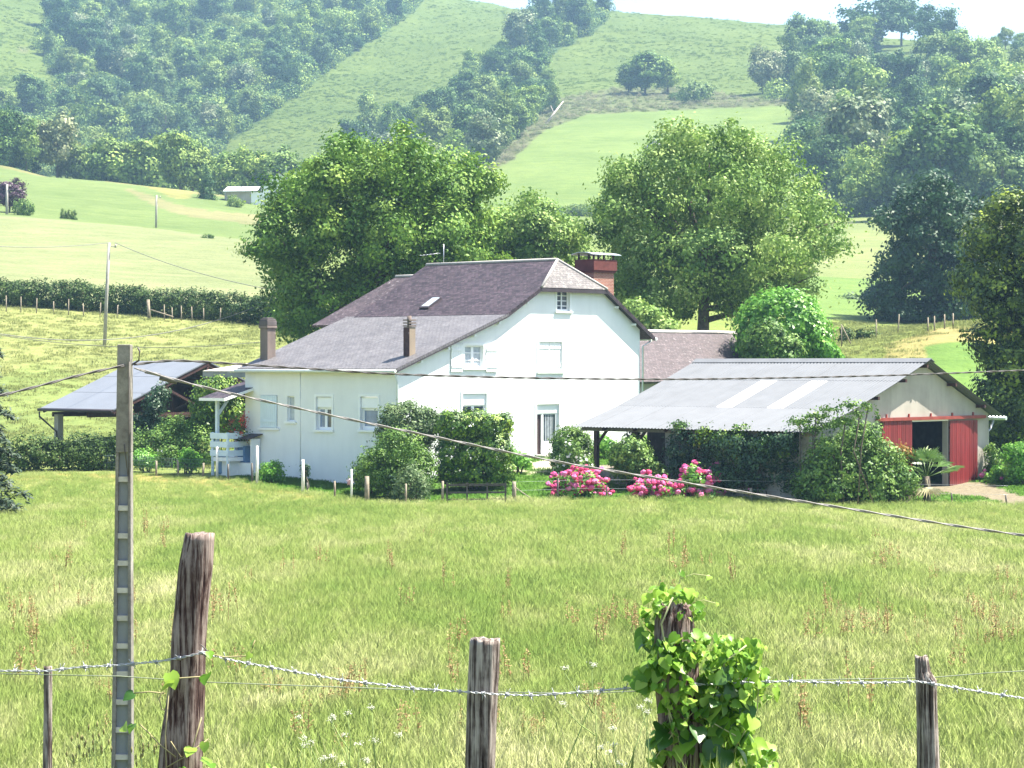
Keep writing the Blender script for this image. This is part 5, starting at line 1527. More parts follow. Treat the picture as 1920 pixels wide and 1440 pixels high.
mb = MB(); mb.add([(-1.8, -1.8, 1.4), (1.8, -1.8, 1.4), (1.8, 1.8, 1.4), (-1.8, 1.8, 1.4), (0, 0, 3.6)], [(0, 1, 4), (1, 2, 4), (2, 3, 4), (3, 0, 4), (3, 2, 1, 0)]); mb.build('roof', M_SHEDROOF, hut)
# ---------------------------------------------------------------- hedges, bushes and flowers of the yard
shrub('clipped_hedge', 'large box clipped hedge with bright top and dark shaded front before the farmhouse gable', 'hedge',
      [(838,788,20,20),(946,792,15,20),(832,888,16,20),(950,888,13,20),(850,800,36,30),(885,795,42,28),(925,805,34,32),(850,850,36,42),(890,850,48,46),(930,850,32,44),(858,885,36,26),(900,888,44,24),(935,885,26,22)], 101.5, 26000, 0.13, M_HEDGE, 40, clump=0.2, depth=0.5, fill=0.3, outw=2.6)
shrub('tall_shrub', 'tall loose grey green shrub at the corner of the farmhouse', 'shrub',
      [(765,785,38,32),(735,800,26,40),(800,800,24,36),(770,820,44,40),(745,850,34,40)], 103, 14000, 0.13, M_GREY, 41, clump=0.3)
shrub('round_shrub', 'feathery green shrub in front of the tall loose shrub at the farmhouse corner', 'shrub',
      [(745,840,42,36),(715,870,36,40),(770,870,40,40),(700,885,34,28),(790,885,26,44),(745,890,50,40),(760,915,42,26)], 99.5, 16000, 0.12, M_SHRUB, 42, clump=0.28)
shrub('corner_bush', 'low leafy bush at the foot of the farmhouse side wall', 'bush', [(688,878,24,26),(680,895,18,18),(705,890,20,22)], 101.5, 3500, 0.13, M_SHRUB, 43, clump=0.25)
shrub('brushy_shrub', 'thin brownish twiggy shrub standing at the field fence before the feathery shrub', 'shrub', [(770,905,28,34),(785,920,24,24),(755,925,22,18)], 97.6, 3000, 0.11, M_GREY, 44, clump=0.25)
shrub('round_bush', 'round light green bush beside the French window of the farmhouse', 'bush',
      [(1070,826,34,28),(1055,850,22,30),(1088,845,26,32),(1070,865,36,20)], 106, 9000, 0.13, M_SHRUB, 45, clump=0.22)
shrub('leafy_bush', 'light green bush behind the dark barn post', 'bush', [(1140,838,18,18),(1150,850,16,14),(1128,832,10,20)], 111, 2600, 0.14, M_LAUREL, 46, clump=0.22)
shrub('porch_bush', 'broad green bush under the open left end of the barn roof', 'bush', [(1185,848,34,28),(1165,862,24,24),(1200,868,30,26),(1180,880,34,22)], 100.2, 8000, 0.13, M_SHRUB, 47, clump=0.22)
shrub('dark_climber', 'dark climbing plant on the inner barn post above the broad green bush', 'plant', [(1185,815,12,16),(1195,825,10,14)], 103.5, 900, 0.12, M_DARKLEAF, 48, clump=0.2)
shrub('leafy_plant', 'small leafy plant at the foot of the pale barn pier', 'plant', [(1225,878,14,14),(1240,885,14,14),(1215,872,8,12)], 99.6, 1500, 0.13, M_SHRUB, 49, clump=0.2)
shrub('low_bush', 'low light green bush right of the clipped hedge by the path', 'bush', [(970,862,20,14),(955,855,14,14),(985,868,12,8)], 106, 2200, 0.12, M_LAUREL, 50, clump=0.2)
# creeper over the barn front
def creeper(name, label, specs, x_in, n, L, mat, seed, cat='climber'):
    """leaves spread over a plane of the barn, x_in metres in from the eaves line, from picture positions"""
    rg = np.random.default_rng(seed)
    lob = []
    b = None
    for (px, py, rx, ry) in specs:
        v, z = BF.side(px, py, x_in)
        X = BF.X + GX * x_in + RX * v; Y = BF.Y + GY * x_in + RY * v
        lob.append([X, Y, z, rx / F * Y * 1.15, rx / F * Y * 1.0, ry / F * Y])
    b = Vector((lob[0][0], lob[0][1], gz(lob[0][0], lob[0][1])))
    e = empty(name, b); tag(e, label, cat)
    lob = [(l[0] - b.x, l[1] - b.y, l[2] - b.z, *l[3:]) for l in lob]
    me = foliage_mesh('foliage', lob, n, L, rg, mat, clump=0.3, fill=0.3)
    link(bpy.data.objects.new('foliage', me), e)
    mb = MB()
    for k in range(6):
        l = lob[int(rg.integers(len(lob)))]
        mb.tube([(l[0] + rg.normal() * 0.3, l[1] + rg.normal() * 0.2, 0), (l[0] * 0.9, l[1] * 0.9, l[2] * 0.6), (l[0], l[1], l[2])], 0.03, 5)
    mb.build('stem', M_BARK, e)
    return e
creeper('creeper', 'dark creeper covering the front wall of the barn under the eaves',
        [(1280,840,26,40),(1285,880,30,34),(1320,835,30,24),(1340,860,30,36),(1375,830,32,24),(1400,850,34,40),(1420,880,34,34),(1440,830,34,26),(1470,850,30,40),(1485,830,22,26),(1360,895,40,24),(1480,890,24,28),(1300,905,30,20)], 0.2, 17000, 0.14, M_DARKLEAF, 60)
creeper('creeper', 'bright green young creeper shoots hanging from the barn eaves',
        [(1275,800,14,16),(1320,822,14,14),(1350,820,22,10),(1385,822,20,14),(1436,834,18,18),(1440,822,12,12),(1390,855,14,10),(1475,845,12,12),(1330,808,14,6),(1385,806,12,5)], 0.02, 3200, 0.13, M_HEDGE, 61)
creeper('creeper', 'vine lying over the right corner of the barn roof edge',
        [(1500,790,22,4),(1530,780,22,4),(1560,768,20,4),(1590,760,18,4),(1525,804,18,5),(1555,798,18,5),(1585,790,16,6),(1612,778,10,9),(1628,762,8,8),(1645,785,7,18)], -0.1, 2000, 0.13, M_SHRUB, 62)
shrub('broad_shrub', 'broad mottled shrub before the barn gable, left of the palm', 'shrub',
      [(1560,850,40,34),(1610,840,44,40),(1650,865,44,36),(1540,890,44,36),(1600,890,56,44),(1655,900,46,36),(1690,900,32,30),(1520,915,36,24),(1510,905,24,26),(1570,920,50,22),(1640,925,56,18),(1620,815,30,22),(1545,870,40,40)], 95.4, 30000, 0.14, M_SHRUB, 63, clump=0.26)
shrub('orange_tipped_shrub', 'orange tipped young growth against the left red barn door', 'shrub', [(1688,848,18,10),(1702,860,10,10)], 96.2, 900, 0.12, mat_leaf('orange_leaf', (0.10, 0.10, 0.02), (0.25, 0.16, 0.03), (0.42, 0.20, 0.05), 0.3), 64, clump=0.2)
# palm
pb = onground(1737, 96.3)
palm = empty('fan_palm', pb); tag(palm, 'small fan palm standing on the lawn before the open barn door', 'palm')
rg = np.random.default_rng(8)
mb = MB(); mb.tube([(0, 0, -0.2), (0.03, 0, 0.5), (0, 0.02, 1.05)], [0.17, 0.15, 0.13], 9); mb.build('trunk', M_BARK, palm)
M_PALM = mat_leaf('palm_frond', (0.05, 0.11, 0.03), (0.11, 0.20, 0.05), (0.22, 0.30, 0.10), 0.3, 0.4)
M_PALMDRY = mat_leaf('dry_palm_frond', (0.22, 0.20, 0.11), (0.34, 0.31, 0.18), (0.46, 0.42, 0.26), 0.2, 0.6)
for k in range(24):
    a = rg.uniform(0, 6.28); dry = k >= 17; el = rg.uniform(0.15, 1.3) if not dry else rg.uniform(-0.9, -0.25)
    d = Vector((math.cos(a) * math.cos(el), math.sin(a) * math.cos(el), math.sin(el)))
    l = rg.uniform(0.65, 0.95); c0 = Vector((0, 0, 1.0)); c1 = c0 + d * l
    mb = MB(); mb.tube([c0, c1], 0.012, 4)
    sx = d.cross(Vector((0, 0, 1))).normalized(); up = sx.cross(d)
    vs = []; var = []
    for j in range(13):
        t = (j - 6) / 6 * 1.25
        q = (d * math.cos(t) + sx * math.sin(t)) * rg.uniform(0.6, 0.8) ; dr = Vector((0, 0, -0.16))
        w2 = (d * -math.sin(t) + sx * math.cos(t)) * 0.035
        mb.add([c1 - w2 * 0.4, c1 + w2 * 0.4, c1 + q * 0.6 + w2 + dr * 0.15, c1 + q + dr, c1 + q * 0.6 - w2 + dr * 0.15], [(0, 1, 2, 3, 4)])
    o = mb.build('frond', M_PALMDRY if dry else M_PALM, palm)
    at = o.data.attributes.new('var', 'FLOAT', 'POINT'); at.data.foreach_set('value', np.full(len(o.data.vertices), rg.uniform(0.2, 0.9), np.float32))
# hydrangeas: heads are parts
M_PINK = []
for nm, c in (('pink_blossom', (0.58, 0.10, 0.26)), ('rose_blossom', (0.62, 0.17, 0.34)), ('crimson_blossom', (0.50, 0.06, 0.15))):
    t = NT(nm); f = t.noise(t.obj(), 28, 4, 0.7)
    M_PINK.append(t.bsdf(t.ramp(f, [(0.3, tuple(x * 0.6 for x in c)), (0.7, tuple(min(1, x * 1.35) for x in c))]), 0.8, 0.1, bump=f, bump_d=0.03))
def head_mesh(seed, mat):
    rg = np.random.default_rng(seed); n, m = 9, 6
    V = []; Fq = []
    for i in range(m + 1):
        ph = math.pi * i / m
        for k in range(n):
            t = 2 * math.pi * k / n; r = 0.115 * rg.uniform(0.82, 1.15)
            V.append((math.sin(ph) * math.cos(t) * r, math.sin(ph) * math.sin(t) * r, math.cos(ph) * r * 0.75))
    for i in range(m):
        for k in range(n): Fq += [i * n + k, (i + 1) * n + k, (i + 1) * n + (k + 1) % n, i * n + (k + 1) % n]
    return np_mesh('flower_head', np.array(V), Fq, np.full(n * m, 4), mat)
HEADS = [head_mesh(i, M_PINK[i % 3]) for i in range(6)]
def hydrangea(label, spec, Y, nh, seed, group='pink hydrangeas along the lawn'):
    rg = np.random.default_rng(seed)
    bx = sum(s[0] for s in spec) / len(spec); b = onground(bx, Y)
    lob = px_lobes(spec, Y, b, rg, 0.5)
    e = empty('hydrangea', b); tag(e, label, 'hydrangea', group)
    me = foliage_mesh('foliage', lob, 2600, 0.15, rg, M_LAUREL, zmin=-0.1, clump=0.22, fill=0.3)
    link(bpy.data.objects.new('foliage', me), e)
    P, N, v = crown_points(lob, nh * 5, rg, clump=0.3, fill=0, shell=(0.92, 1.06))
    P = P[P[:, 2] > 0.12]; got = []
    for q in P:
        if len(got) >= nh: break
        if all(np.linalg.norm(q - h) > 0.095 for h in got):
            got.append(q)
            o = bpy.data.objects.new('flower_head', HEADS[int(rg.integers(6))]); link(o, e)
            o.location = q; s = rg.uniform(0.7, 1.25); o.scale = (s, s, s); o.rotation_euler = (rg.uniform(-.5, .5), rg.uniform(-.5, .5), rg.uniform(0, 6))
hydrangea('round pink hydrangea in front of the dark barn post', [(1086,902,36,22),(1065,915,26,24),(1108,915,26,24),(1086,925,42,14)], 98.0, 235, 70)
hydrangea('pink hydrangea standing before the pale barn pier', [(1225,915,26,20),(1255,925,28,20),(1210,925,18,18),(1240,936,36,12)], 97.6, 200, 71)
hydrangea('taller pink hydrangea against the creeper clad barn wall', [(1305,900,24,18),(1320,915,26,18),(1335,935,22,14),(1300,885,16,10),(1340,890,12,12)], 97.8, 170, 72)
hydrangea('small crimson hydrangea low before the barn front wall', [(1425,912,10,8),(1412,920,8,8),(1440,908,6,6)], 97.6, 12, 73)
hydrangea('pale pink hydrangea beyond the right corner of the barn', [(1868,885,12,14),(1858,898,10,8),(1876,895,8,10)], 104, 16, 74)
shrub('right_bush', 'bright green bush in the shade at the right edge beyond the barn', 'bush', [(1905,850,22,22),(1915,880,28,28),(1930,860,26,30),(1900,895,18,16)], 103, 5000, 0.14, M_LAUREL, 75, clump=0.25)
shrub('corner_plant', 'leafy plant against the right corner of the barn', 'plant', [(1858,850,10,16),(1864,868,12,14),(1856,880,8,10)], 104.5, 1300, 0.13, M_SHRUB, 76, clump=0.2)
# white flowering bushes
M_WFLOWER = mat_leaf('white_petal', (0.62, 0.62, 0.55), (0.75, 0.75, 0.70), (0.85, 0.85, 0.82), 0.2)
def white_bush(label, spec, Y, n, nf, seed):
    rg = np.random.default_rng(seed); bx = sum(s[0] for s in spec) / len(spec); b = onground(bx, Y)
    e = empty('white_flower_bush', b); tag(e, label, 'bush', 'white flowering bushes')
    flower_mass('x', px_lobes(spec, Y, b, rg, 0.4), n, nf, 0.12, M_SHRUB, M_WFLOWER, seed, e, 0.13)
white_bush('white flowering bush behind the round pink hydrangea', [(1075,850,20,20),(1062,868,18,18),(1090,872,20,18),(1055,885,12,14),(1075,836,8,10)], 100.5, 2600, 130, 80)
white_bush('bush with a few white flowers before the low hedge left of the farmhouse', [(318,850,16,12),(302,862,10,10),(330,862,12,10)], 112.5, 1600, 26, 81)

# ---------------------------------------------------------------- left garden
def hedge_line(name, label, pts, h, wdt, n, L, mat, seed, cat='hedge', top_var=0.18, clump=0.35):
    """long hedge along ground points (px, Y)"""
    rg = np.random.default_rng(seed); lob = []
    P = [onground(px, Y) for px, Y in pts]; b = P[0].copy()
    for a, c in zip(P[:-1], P[1:]):
        m = max(1, int((c - a).length / (wdt * 0.42)))
        for i in range(m):
            q = a.lerp(c, i / m); q.z = gz(q.x, q.y); hh = h * rg.uniform(1 - top_var, 1 + top_var)
            lob.append((q.x - b.x, q.y - b.y, q.z - b.z + hh * 0.42, wdt * 0.62, wdt * 0.6, hh * 0.58))
    e = empty(name, b); tag(e, label, cat)
    me = foliage_mesh('foliage', lob, n, L, rg, mat, clump=clump, fill=0.25)
    link(bpy.data.objects.new('foliage', me), e)
    mb = MB()
    for l in lob[::3]: mb.tube([(l[0], l[1], l[2] - h * 0.6), (l[0] + 0.05, l[1], l[2] + h * 0.1)], [0.06, 0.02], 5)
    mb.build('stem', M_BARK, e)
    return e
hedge_line('field_hedge', 'long dark clipped hedge running along the top of the left meadow', [(-150,189),(0,187),(120,186.5),(240,185.5),(360,183.5),(480,181),(560,178)], 2.15, 2.2, 52000, 0.19, M_FIELDHEDGE, 90, top_var=0.06)
hedge_line('garden_hedge', 'low dark hedge along the field at the left beside the conifer', [(20,113.5),(80,114),(140,114.6),(200,114.8),(250,115)], 1.55, 1.3, 11000, 0.14, M_FIELDHEDGE, 91)
hedge_line('garden_hedge', 'green garden hedge below the porch balcony', [(240,118),(300,117.5),(350,116.5),(400,115.5)], 1.9, 1.3, 9000, 0.13, M_SHRUB, 92)
shrub('small_bush', 'bright bush behind the wire netting, right of the white flowers', 'bush', [(352,858,16,16),(345,866,18,12),(365,868,12,12)], 112.6, 1800, 0.13, M_LAUREL, 93)
shrub('small_bush', 'bright bush behind the wire netting beside the concrete pole', 'bush', [(270,858,18,14),(258,864,14,12),(286,866,14,12)], 113.6, 2000, 0.13, M_LAUREL, 94)
shrub('shed_climber', 'ivy like climber growing up the post of the open shed', 'climber', [(290,760,18,26),(285,790,16,24),(300,740,14,18),(262,795,18,22),(275,810,28,14)], 121, 5000, 0.15, M_DARKLEAF, 95)
shrub('tall_shrub', 'tall dark rounded shrub between the open shed and the porch', 'shrub', [(410,735,42,28),(390,760,32,40),(420,770,34,36),(400,790,40,22)], 117.5, 12000, 0.15, M_HEDGE, 96, clump=0.3, fill=0.3)
shrub('garden_shrub', 'loose garden shrub before the open shed', 'shrub', [(325,800,18,18),(345,812,16,16),(310,812,14,12),(338,790,8,14)], 118.5, 2400, 0.14, M_SHRUB, 97)
shrub('garden_shrub', 'small yellowish shrub left of the tall dark shrub', 'shrub', [(370,800,14,16),(362,812,12,12)], 118, 1400, 0.14, M_LAUREL, 98)
shrub('wall_bush', 'small bright bush against the farmhouse side wall', 'bush', [(508,880,20,16),(498,892,16,12),(520,890,14,14)], 107.6, 2600, 0.11, M_LAUREL, 99, clump=0.2)
shrub('potted_shrub', 'little dark shrub at the wall behind the tall white post', 'shrub', [(573,880,6,10),(573,890,6,8)], 104.6, 500, 0.1, M_DARKLEAF, 103, clump=0.15)
shrub('pink_flower', 'small pale pink flower plant at the foot of the pipe by the side wall', 'flowers', [(656,905,5,6)], 100.5, 120, 0.08, mat_leaf('pink_petal', (0.3, 0.2, 0.15), (0.6, 0.35, 0.38), (0.8, 0.6, 0.6), 0.2), 104, clump=0.1, stem=False)
# spruce at the left edge
rg = np.random.default_rng(14); Ys = 88.0
sb = onground(-62, Ys); sp = empty('spruce_tree', sb); tag(sp, 'dark spruce with drooping boughs at the left edge of the field', 'tree')
mb = MB(); mb.tube([(0, 0, -0.3), (0, 0, 3), (0, 0, 9.6)], [0.2, 0.14, 0.03], 8); mb.build('trunk', M_BARK, sp)
P = []; N = []
for i in range(80):
    z = 0.35 + 9.0 * (i / 80) ; a = i * 2.399 + rg.uniform(-.3, .3); ln = (2.25 - 0.16 * z) * rg.uniform(0.8, 1.1)
    if ln < 0.2: ln = 0.2
    d = np.array([math.cos(a), math.sin(a), 0.0])
    for s in np.linspace(0.12, 1, 60):
        c = np.array([0, 0, z]) + d * ln * s + np.array([0, 0, 0.25 * s - 0.75 * s * s])
        for k in range(5):
            o = rg.normal(size=3) * np.array([0.16, 0.16, 0.12]) * (1.15 - 0.5 * s); P.append(c + o - np.array([0, 0, 0.06])); N.append(unit((o + np.array([0, 0, 0.3]))[None])[0])
P = np.array(P); N = np.array(N)
V, vv = leaf_quads(P, N, 0.3, rg, rg.uniform(0.1, 0.9, len(P)), 0.3)
link(bpy.data.objects.new('crown', np_mesh('crown', V, np.arange(len(V)), np.full(len(P), 4), M_SPRUCE, attrs={'var': vv})), sp)

# ---------------------------------------------------------------- yard fence: posts, netting, gate
M_POST = mat_plain('fence_post_wood', (0.26, 0.22, 0.17), 0.9, 0.1, 0.35, 6)
M_POSTW = mat_plain('white_post', (0.78, 0.76, 0.70), 0.6, 0.3, 0.08)
M_POSTD = mat_plain('dark_metal_post', (0.10, 0.09, 0.08), 0.6, 0.3, 0.3)
def fence_post(px, pt, pb_, wpx, label, mat, group='thin posts of the yard fence', Y=None, lean=0.0, cat='fence post'):
    Y = float(field_edge(px)) - 0.1 if Y is None else Y
    b = onground(px, Y); top = W(px, pt, Y).z
    r = wpx / F * Y / 2
    mb = MB(); mb.tube([(0, 0, -0.4), (lean * 0.5, 0, (top - b.z) * 0.5), (lean, 0, top - b.z)], [r * 1.05, r, r * 0.92], 7)
    o = mb.build('fence_post', mat); o.location = b; tag(o, label, cat, group); return o
fence_post(568, 862, 933, 6, 'tall white post before the farmhouse side wall, right of the small dark shrub', M_POSTW)
fence_post(482, 836, 905, 5, 'tall cream post in front of the wall cupboard', M_POSTW)
fence_post(407, 838, 890, 5, 'cream post under the porch balcony', M_POSTW, Y=110.2)
fence_post(659, 880, 940, 4, 'pale thin pipe between the side wall and the corner bush', M_POSTW)
fence_post(688, 893, 962, 9, 'thick round wooden post at the field edge left of the shrubs', M_POST)
fence_post(964, 903, 940, 8, 'thick wooden post right of the dark gate', M_POST)
fence_post(1408, 915, 953, 6, 'squat wooden post before the barn front wall', M_POST)
fence_post(761, 907, 942, 4, 'thin wooden post standing inside the twiggy shrub', M_POST)
fence_post(830, 902, 936, 5, 'left wooden post beside the dark gate', M_POST)
thin = [(380,868),(428,870),(473,868),(335,862),(293,864),(248,866),(577,905),(628,902),(1045,897),(1136,910),(1226,915),(1315,915),(1498,912),(1592,918),(1683,922),(1786,924),(1888,928)]
tl = ['short post below the porch hedge','thin dark rod below the gas bottle','thin dark post before the wall cupboard','short wooden post of the wire netting, second from the pole','wooden post of the wire netting nearest the white flowers','short post just right of the concrete pole',
      'dark post right of the tall white post','thin dark post midway along the side wall lawn','thin stake at the left of the round pink hydrangea','rusty stake at the right of the round pink hydrangea','thin stake before the second hydrangea','thin stake before the tallest hydrangea',
      'thin stake before the barn pier and the broad shrub','thin stake before the middle of the broad shrub','thin stake before the right part of the broad shrub','dark stake on the lawn before the red door','dark stake before the gravel track near the right edge']
for (x, y), l in zip(thin, tl):
    fence_post(x, y, 0, 4 if x < 1000 else 3.2, l, M_POST if x in (380, 335, 293, 628) else M_POSTD, lean=float(rng.uniform(-0.06, 0.06)))
mb = MB()
for k in range(5):
    z = 0.12 + k * 0.17; mb.tube([onground(x, float(field_edge(x)) + 0.3) + Vector((0, 0, z)) for x in range(195, 400, 12)], 0.006, 4)
for x in np.arange(195, 400, 3.0):
    q = onground(x, float(field_edge(x)) + 0.3); mb.tube([q, q + Vector((0, 0, 0.85))], 0.004, 3)
o = mb.build('wire_netting', mat_plain('green_wire', (0.10, 0.16, 0.14), 0.5, 0.4, 0.1)); tag(o, 'green wire netting along the garden edge beside the concrete pole', 'netting')
ws = [onground(x, float(field_edge(x)) - 0.1) for x in np.linspace(965, 1890, 40)]
for k, z in enumerate((0.45, 0.8)):
    mb = MB(); mb.tube([q + Vector((0, 0, z)) for q in ws], 0.0035, 4); o = mb.build('fence_wire', M_STEEL); tag(o, ['lower', 'upper'][k] + ' thin wire strung along the stakes before the hydrangeas and barn', 'wire', 'wires of the yard fence')
mb = MB(); q0 = onground(966, 96.4); mb.tube([q0 + Vector((0, 0, 0.6)), onground(1008, 95.8) + Vector((0, 0, 0.0))], 0.02, 5); o = mb.build('stay_wire', M_POST); tag(o, 'slanting stay running down from the thick post right of the gate', 'stay')
M_GATE = mat_plain('dark_gate_wood', (0.075, 0.068, 0.064), 0.85, 0.15, 0.35, 7)
g0 = onground(836, 96.4); g1 = onground(950, 96.3)
gate = empty('field_gate', g0); tag(gate, 'dark weathered low gate standing before the clipped hedge', 'gate')
dv = (g1 - g0)
for z, h in ((0.72, 0.10), (0.42, 0.07), (0.14, 0.07)):
    mb = MB(); mb.bar(Vector((0, 0, z)), dv + Vector((0, 0, z)), 0.04, h); mb.build('rail', M_GATE, gate)
for t in (0.02, 0.35, 0.68, 0.98):
    mb = MB(); c = dv * t; mb.box(c.x - 0.035, c.x + 0.035, c.y - 0.035, c.y + 0.035, -0.2, 0.82); mb.build('upright', M_GATE, gate)

# posts along the long hedge of the meadow and beyond the barn
pl = [(12,565),(39,567),(68,568),(101,568),(128,569),(157,571),(187,574),(219,576),(308,584),(323,587),(340,586),(360,589),(382,592),(412,594),(434,598),(468,601)]
for i, (x, y) in enumerate(pl):
    p = onground(x, 182.5 - 0.004 * x); r = 0.042
    mb = MB(); mb.tube([(0, 0, -0.3), (float(rng.uniform(-.08, .08)), 0, 1.05 + float(rng.uniform(-.1, .2)))], [r, r * 0.9], 6); o = mb.build('fence_post', M_POST); o.location = p
    tag(o, 'pale thin fence post at the foot of the long dark meadow hedge', 'fence post', 'fence posts along the meadow hedge')
p = onground(280, 181.5); mb = MB(); mb.tube([(0, 0, -0.3), (-0.1, 0, 1.5)], [0.13, 0.12], 7); o = mb.build('fence_post', M_POST); o.location = p; tag(o, 'thickest pale post of the meadow fence, leaning, with a pole lying beside it', 'fence post')
mb = MB(); mb.tube([onground(283, 181.3) + Vector((0, 0, 0.75)), onground(325, 181) + Vector((0, 0, 0.3))], 0.05, 6); o = mb.build('wooden_pole', M_POST); tag(o, 'thin wooden pole lying sloping from the thick meadow post', 'pole')
for x, y0, Y, ln, l in [(1578,640,158,0.0,'white upright post on the rough grass beyond the barn ridge'),(1600,645,158,-0.8,'pale leaning stake beyond the barn ridge'),(1643,640,158,0.0,'pale upright stake beyond the barn ridge, right of the leaning one'),(1683,645,158,0.1,'thin brown stake beyond the barn ridge'),
                    (1740,603,146,0,'left post on top of the dry grass bank'),(1752,604,146,0,'second post on top of the dry grass bank'),(1771,600,146,0,'tallest post on top of the dry grass bank'),(1787,603,146,0,'rightmost post on top of the dry grass bank')]:
    p = onground(x, Y); mb = MB(); mb.tube([(0, 0, -0.3), (ln, 0, max(0.9, W(x, y0, Y).z - p.z if y0 < 620 else 1.3))], [0.045, 0.04], 6); o = mb.build('fence_post', M_POST); o.location = p; tag(o, l, 'fence post', 'posts beyond the barn')

# dead pale trunk on the hill and distant utility poles
p = hit(1024, 232, 600); q = W(1056, 190, p.y + 4)
mb = MB(); mb.tube([p, p.lerp(q, 0.5), q], [0.35, 0.28, 0.12], 6); mb.tube([p.lerp(q, 0.45), p.lerp(q, 0.6) + Vector((-1.6, 0, 1.4))], [0.15, 0.05], 5); o = mb.build('dead_trunk', mat_plain('bleached_wood', (0.55, 0.47, 0.42), 0.9, 0.1, 0.2)); tag(o, 'bleached dead trunk leaning over the scrub at the top of the hill pasture', 'dead tree')
M_POLE = mat_plain('grey_pole', (0.34, 0.32, 0.29), 0.8, 0.2, 0.2)
def far_pole(px, pt, pbm, Y, wpx, label, lean=0):
    b = onground(px, Y) if pbm is None else hit(px, pbm, 100); Y = b.y
    top = W(px + lean, pt, Y) - b
    mb = MB(); mb.tube([(0, 0, -0.5), top * 0.5, top], [wpx / F * Y / 2 * 1.15, wpx / F * Y / 2, wpx / F * Y / 2 * 0.85], 8); e = empty('utility_pole', b); tag(e, label, 'pole', 'thin utility poles in the fields')
    mb.build('pole', M_POLE, e)
    mb = MB(); mb.tube([top + Vector((0.1, 0, -0.25)), top + Vector((0.45, 0, -0.3))], 0.03, 5); mb.tube([top + Vector((0.45, 0, -0.35)), top + Vector((0.45, 0, -0.1))], 0.06, 6); mb.build('insulator', M_POLE, e)
    return b + top
t1 = far_pole(195.5, 455, 648, 0, 6.5, 'tall thin pole crossing the long meadow hedge', 9)
t2 = far_pole(292.5, 366, None, 292, 4, 'small utility pole on the green field above the mown field', 1)
t3 = far_pole(13, 345, None, 300, 5, 'utility pole before the purple tree at the left edge')
def wire(name, label, pts, r, group=None, mat=None, n=6, parent=None):
    mb = MB(); mb.tube(pts, r, n); o = mb.build(name, mat or M_BLACK, parent)
    if parent is None: tag(o, label, 'cable', group)
    return o
def sagpts(a, b, sag, n=24):
    return [Vector(a).lerp(Vector(b), i / n) + Vector((0, 0, -4 * sag * (i / n) * (1 - i / n))) for i in range(n + 1)]
M_WIREG = mat_plain('grey_wire', (0.16, 0.16, 0.15), 0.6, 0.3, 0.1)
wire('overhead_wire', 'thin wire running left from the tall thin pole over the mown field', sagpts(t1, W(-60, 458, 150), 0.25), 0.022, 'thin wires across the fields', M_WIREG, 5)
wire('overhead_wire', 'thin wire sloping right from the tall thin pole towards the big walnut tree', sagpts(t1 + Vector((0.4, 0, 0)), W(520, 545, 140), 0.35), 0.022, 'thin wires across the fields', M_WIREG, 5)
wire('overhead_wire', 'thin sagging wire crossing the left meadow, higher one', sagpts(W(-60, 615, 118), W(480, 575, 134), 1.15), 0.022, 'thin wires across the fields', M_WIREG, 5)
wire('overhead_wire', 'thin wire crossing the left meadow just above the pole top, lower one', sagpts(W(-60, 618, 118), W(500, 640, 118), 0.55), 0.014, 'thin wires across the fields', M_WIREG, 5)
# ---------------------------------------------------------------- concrete utility pole with its cables
YP = 28.0
def P30(px, py): return W(px, py, YP)
M_PCONC = NT('pole_concrete'); _t = M_PCONC; _o = _t.obj()
_f = _t.noise(_o, 3.0, 6, 0.7); _f2 = _t.noise(_o, 22, 4, 0.7)
_c = _t.ramp(_f, [(0.28, (0.115, 0.104, 0.092)), (0.5, (0.205, 0.19, 0.17)), (0.72, (0.30, 0.285, 0.26))])
_c = _t.mix(0.55, _c, _t.ramp(_f2, [(0.3, 0.6), (0.7, 1.25)]), 'MULTIPLY')
M_PCONC = _t.bsdf(_c, 0.92, 0.15, bump=_f2, bump_d=0.006)
M_PWEB = mat_plain('smooth_grey_concrete', (0.27, 0.282, 0.30), 0.85, 0.2, 0.12, 4)
pbase = onground(229, YP)
pole = empty('concrete_pole', pbase); tag(pole, 'ladder faced concrete utility pole standing in the hay field at the left', 'utility pole')
ztop = P30(235, 646).z - pbase.z; zbot = -0.6
xt = P30(234.5, 646).x - pbase.x
def hw(z): return np.interp(z, [zbot, 0, ztop], [0.130, 0.128, 0.076])
def cxp(z): return np.interp(z, [0, ztop], [0.0, xt])
zrec = P30(232, 848).z - pbase.z                       # recesses start below this
fl = 0.30                                              # flange share of the half width
mb = MB()
def section(z, a, b, d0, d1): return [(cxp(z) + hw(z) * a, d0, z), (cxp(z) + hw(z) * b, d0, z), (cxp(z) + hw(z) * b, d1, z), (cxp(z) + hw(z) * a, d1, z)]
def column(z0, z1, a, b, d0, d1):
    mb.add(section(z0, a, b, d0, d1) + section(z1, a, b, d0, d1), [(3, 2, 1, 0), (4, 5, 6, 7), (0, 1, 5, 4), (1, 2, 6, 5), (2, 3, 7, 6), (3, 0, 4, 7)])
column(zbot, zrec, -1, -1 + fl * 1.3, -0.09, 0.09); column(zbot, zrec, 1 - fl * 1.3, 1, -0.09, 0.09)
column(zrec, ztop, -1, 1, -0.09, 0.09)
mb.build('shaft', M_PCONC, pole, 0.008)
mb = MB(); column(zbot, zrec, -1 + fl * 1.3, 1 - fl * 1.3, -0.02, 0.03); mb.build('web', M_PWEB, pole)
M_RUNG = mat_plain('pale_concrete', (0.48, 0.45, 0.40), 0.9, 0.15, 0.2, 6)
rungs = [898, 952, 1004, 1055, 1106, 1158, 1210, 1262, 1315, 1367, 1418, 1470]
